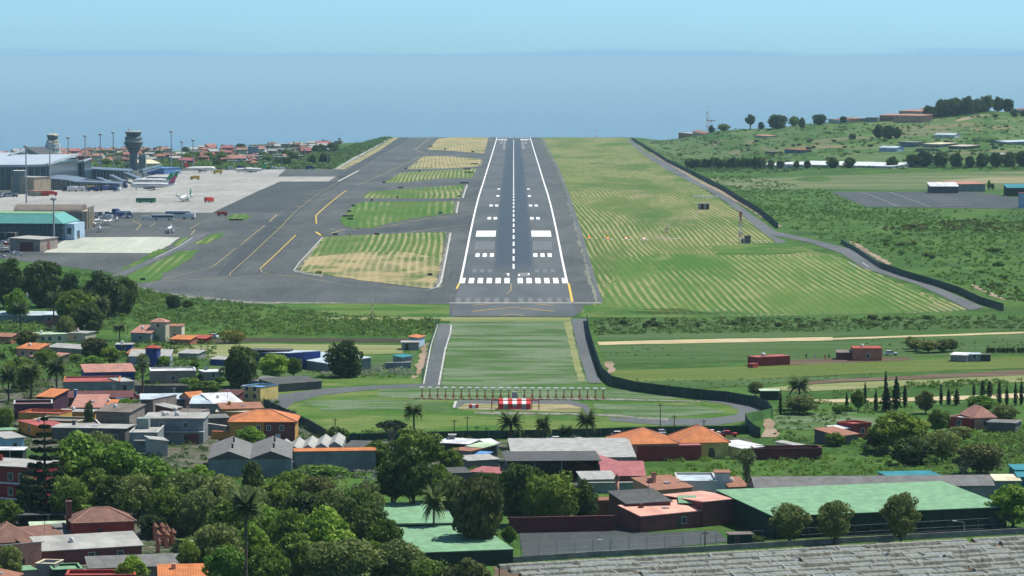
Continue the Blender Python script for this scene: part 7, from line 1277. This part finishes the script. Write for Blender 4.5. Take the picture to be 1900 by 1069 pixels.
for k, (x, b, tp) in enumerate([(1225, 808, 748), (1251, 800, 770), (1306, 800, 778), (843, 815, 778), (867, 818, 772), (885, 822, 790), (903, 826, 792), (373, 664, 640), (386, 664, 640), (1308, 1018, 985), (1390, 905, 870), (237, 620, 604), (622, 792, 776)]):
    p, s = at_m(x, b); h = (b - tp) * s; e = empty('utility_pole', p, 0, 'thin dark utility pole ' + ['tall, behind the orange hipped roofs', 'short, right of the tall one behind the orange roofs', 'short, above the arched-window house', 'left of the cluttered yard', 'tall, in the cluttered yard', 'short, in the cluttered yard', 'beside the broad palm and cluttered yard', 'left one of a pair before the pale field', 'right one of a pair before the pale field', 'tall, at the asphalt yard fence', 'thin, beside the skirted fan palm', 'beside the beige house', 'on the lawn by the curved fence'][k], 'pole', 'utility poles'); MB().tube([(0, 0, -.3), (0, 0, h)], [.14, .09], 7).build('pole', M_black, e); MB().box(-.7, .7, -.06, .06, h - .5, h - .35).build('cross_arm', M_black, e)
# nursery roof of weathered slats, in the foreground on the right
mats = [tiles('weathered_slat_a', (.25, .255, .205), axis='X', step=1.3), tiles('weathered_slat_b', (.23, .26, .25), axis='X', step=1.1), tiles('weathered_slat_c', (.36, .36, .33), axis='X', step=2.)]
p0 = G(925, 1052, 3.0); p1 = G(1995, 993, 3.0); ax = p1 - p0; e = empty('nursery', (p0.x, p0.y, 0), math.atan2(ax.y, ax.x), 'vast weathered slatted nursery roof with broken grey panels', 'nursery roof'); L = Vector((ax.x, ax.y)).length
rnd = random.Random(4); SP = 5.6
for r in range(13):
    y = -r * SP; n = 80; rd = MB(); pl = MB(); lt = MB()
    # a rounded ridge of bleached netting, sagging between its supports
    for k in range(n):
        x0, x1 = L * k / n, L * (k + 1) / n - rnd.choice([0, 0, 0, .04]); z = 3.5 + rnd.uniform(-.04, .04); j2 = rnd.uniform(-.05, .05); hw = rnd.uniform(1., 1.1)
        if rnd.random() < .015: continue
        ring = [(-hw, -.75), (-hw * .7, -.15), (-.1, .05), (hw * .6, -.2), (hw, -.7)]
        rd.hull([(x0, y + a + j2, z + b) for a, b in ring], [(x1, y + a + j2, z + b + rnd.uniform(-.08, .08)) for a, b in ring])
    # low panels between the ridges
    x = rnd.uniform(0, 3)
    while x < L:
        w_ = rnd.uniform(2.5, 6.5)
        if rnd.random() > .13:
            za, zb = 2.75 + rnd.uniform(-.1, .1), 3.0 + rnd.uniform(-.1, .25); sk = rnd.uniform(-.5, .5)
            pl.hull([(x, y - 4.3, za), (x + w_, y - 4.3, za), (x + w_ + sk, y - 1.2, zb), (x + sk, y - 1.2, zb)], [(x, y - 4.3, za + .06), (x + w_, y - 4.3, za + .06), (x + w_ + sk, y - 1.2, zb + .06), (x + sk, y - 1.2, zb + .06)])
        q = rnd.uniform(-.9, .9); wq = rnd.uniform(.1, .28)
        if rnd.random() > .35: lt.hull([(x, y - 4.4, 3.0), (x + wq, y - 4.4, 3.0), (x + wq + q, y - 1., 3.5), (x + q, y - 1., 3.5)], [(x, y - 4.4, 3.1), (x + wq, y - 4.4, 3.1), (x + wq + q, y - 1., 3.6), (x + q, y - 1., 3.6)])
        x += w_ + rnd.choice([.1, .2, .2, .9])
    rd.build('ridge', mats[0], e); pl.build('panels', mats[1], e); lt.build('battens', mats[2], e)
for k in range(0, 60, 4): MB().box(L * k / 60, L * k / 60 + .15, -.2, -.05, -.3, 2.7).build('post', M_bark, e)
o = S('nursery_floor', [(915, 1052), (1995, 995), (2000, 1150), (900, 1200)], m_soil, .05)
# ---- far town beyond the apron
rnd = random.Random(21); protos = []
for k, (wc, rc, rf_) in enumerate([('brick', 'brown', 'hip'), ('white', 'pinktile', 'gable'), ('cream', 'concrete', 'flat'), ('beige', 'tile', 'hip'), ('greyblue', 'concrete', 'flat'), ('white', 'concrete', 'flat'), ('brick', 'rose', 'gable'), ('taupe', 'lightgrey', 'gable'), ('darkred', 'brown', 'hip'), ('tan', 'concrete', 'flat')]):
    e = empty('town_house', (0, 0, 0)); wd, dp, h = 10, 9, 5.2; MB().box(-wd/2, wd/2, 0, dp, -2.5, h).build('wall', wall_m(wc), e); roof_part(e, rf_, wd, dp, h, 2.2, roof_m(rc), .4, x0=-wd/2)
    if rf_ == 'gable': MB().hull([(-wd/2 + .02, .02, h), (-wd/2 + .02, dp - .02, h), (-wd/2 + .02, dp/2, h + 2.1)], [(wd/2 - .02, .02, h), (wd/2 - .02, dp - .02, h), (wd/2 - .02, dp/2, h + 2.1)]).build('gable', wall_m(wc), e)
    for r in range(2):
        for j in range(3): MB().box(-wd/2 + 2 + j * 3.6, -wd/2 + 3.8 + j * 3.6, -.06, .02, 1 + r * 2.7, 2.3 + r * 2.7).build('window', M_glass, e)
    if k % 3 == 0: MB().box(2, 3, 4, 5, h, h + 2.8).build('chimney', wall_m(wc), e)
    protos.append((e, {'brick': 'brick red', 'white': 'white', 'cream': 'cream', 'beige': 'beige', 'greyblue': 'grey-blue', 'salmon': 'salmon', 'taupe': 'taupe', 'darkred': 'dark red', 'tan': 'tan'}[wc] + ' ' + {'hip': 'hip-roofed', 'gable': 'gabled', 'flat': 'flat-roofed'}[rf_]))
used = []; n = 0; tries = 0
while n < 235 and tries < 9000:
    tries += 1; y = rnd.uniform(2935, 4140); u = rnd.uniform(-20, 655); x = (u - 953) / F * y
    if x > -205 - (y - 2900) * .0: continue
    if u < 175 and y < 3250: continue
    if 225 < u < 340 and y < 3150: continue
    if any(abs(x - a) < 11.5 and abs(y - b) < 15 for a, b in used): continue
    used.append((x, y)); 
    if rnd.random() < .16: continue
    red = y < 3500 and u > 330; k = rnd.choice([0, 6, 8, 0, 6, 3, 5]) if red and rnd.random() < .65 else rnd.randrange(10); e, d = protos[k]
    s_ = rnd.uniform(.7, 1.15); copyp(e, Vector((x, y, Hs(x, y))), rnd.uniform(-.5, .5), (s_ * rnd.uniform(.8, 1.5), s_, s_ * rnd.uniform(.8, 1.15)), d + (' house in the near streets of the far town' if y < 3500 else ' house on the skyline side of the far town'), 'houses of the far town')['category'] = 'house'; n += 1
for k in range(60):
    y = rnd.uniform(2925, 4100); u = rnd.uniform(180, 640); x = (u - 953) / F * y
    if x > -190: continue
    p = Vector((x, y, Hs(x, y))); s_ = rnd.uniform(5, 10); pr = rnd.choice(PR['dark'] + PR['broad']); o = copyp(pr, p, rnd.random() * 6, (s_ * 1.3 / 9, s_ * 1.3 / 9, s_ / 9), 'dark tree between the houses of the far town', 'trees in the far town'); o['category'] = 'tree'
T('dark', 614, 265, 284, 26, 'spreading dark tree at the right end of the far town'); T('fan', 630, 256, 284, 8, 'tall lone palm beside the spreading tree of the far town'); T('dark', 602, 283, 306, 26, 'dark tree above the far apron edge, right one'); T('dark', 580, 288, 308, 18, 'dark tree above the far apron edge, left one'); T('fan', 545, 263, 284, 7, 'small palm on the far town skyline')
scrub('town_green', [(180, 314), (615, 314), (640, 296), (600, 284), (350, 292), (180, 300)], .9, 1.5, 4.5, L_hill, 61, K=22, leaf=.8)
# people in the field
M_cloth = [paint('dark_clothes', (.03, .035, .05), .9), paint('orange_shirt', (.65, .16, .04), .9), paint('white_shirt', (.6, .6, .6), .9)]; M_skin = paint('skin', (.42, .26, .18), .7, .05)
def person(label, px, py, m, lean=0.):
    p = G(px, py); e = empty('person', p, 0, label, 'person'); me = bpy.data.meshes.new('body')
    V = [(0, 0, .95), (0, 0, 1.2), (0, 0, 1.42), (0, 0, 1.5), (0, -.02, 1.66), (-.1, 0, .9), (-.13, .03, .5), (-.14, 0, .06), (.1, 0, .9), (.14, -.05, .5), (.15, 0, .06), (-.2, 0, 1.4), (-.27, 0, 1.12), (-.24, -.12, .86), (.2, 0, 1.4), (.27, 0, 1.12), (.24, -.14, .88), (-.14, -.16, .04), (.15, -.16, .04)]
    E = [(0, 1), (1, 2), (2, 3), (3, 4), (0, 5), (5, 6), (6, 7), (0, 8), (8, 9), (9, 10), (2, 11), (11, 12), (12, 13), (2, 14), (14, 15), (15, 16), (7, 17), (10, 18)]; Rr = [.15, .15, .15, .06, .11, .1, .075, .05, .1, .075, .05, .07, .05, .035, .07, .05, .035, .035, .035]
    me.from_pydata(V, E, []); o = link('body', me, m, e); me.skin_vertices or o.modifiers.new('skin', 'SKIN')
    if not o.modifiers: o.modifiers.new('skin', 'SKIN')
    for sv, r in zip(me.skin_vertices[0].data, Rr): sv.radius = (r, r)
    me.skin_vertices[0].data[0].use_root = True; o.modifiers.new('sub', 'SUBSURF').levels = 1
    MB().lathe([(.02, 1.56), (.09, 1.6), (.11, 1.68), (.09, 1.76), (.02, 1.8)], 10, (0, -.02)).build('head', M_skin, e, True)
for a in [('standing person in dark clothes, leftmost in the field by the box shed', 1496, 666, M_cloth[0]), ('person in a white shirt standing between the box shed and the tools', 1512, 667, M_cloth[2]), ('person in an orange shirt working in the field beside the lean-to', 1531, 668, M_cloth[1]), ('person in dark clothes next to the one in the orange shirt', 1538, 667, M_cloth[0])]: person(*a)
# ================================================================ AIR
hz = MB().box(-205000, 205000, -3000, 205000, -662, 97.5)
t = NT('haze_air'); t.t.nodes.remove(t.b); pv = t.n('ShaderNodeVolumePrincipled'); pv.inputs['Color'].default_value = (.56, .89, 1.0, 1); pv.inputs['Density'].default_value = HAZE; pv.inputs['Anisotropy'].default_value = .0
t.l(pv.outputs[0], t.t.nodes['Material Output'].inputs['Volume'])
ho = hz.build('haze', t.m); tag(ho, kind='stuff'); ho.display_type = 'BOUNDS'
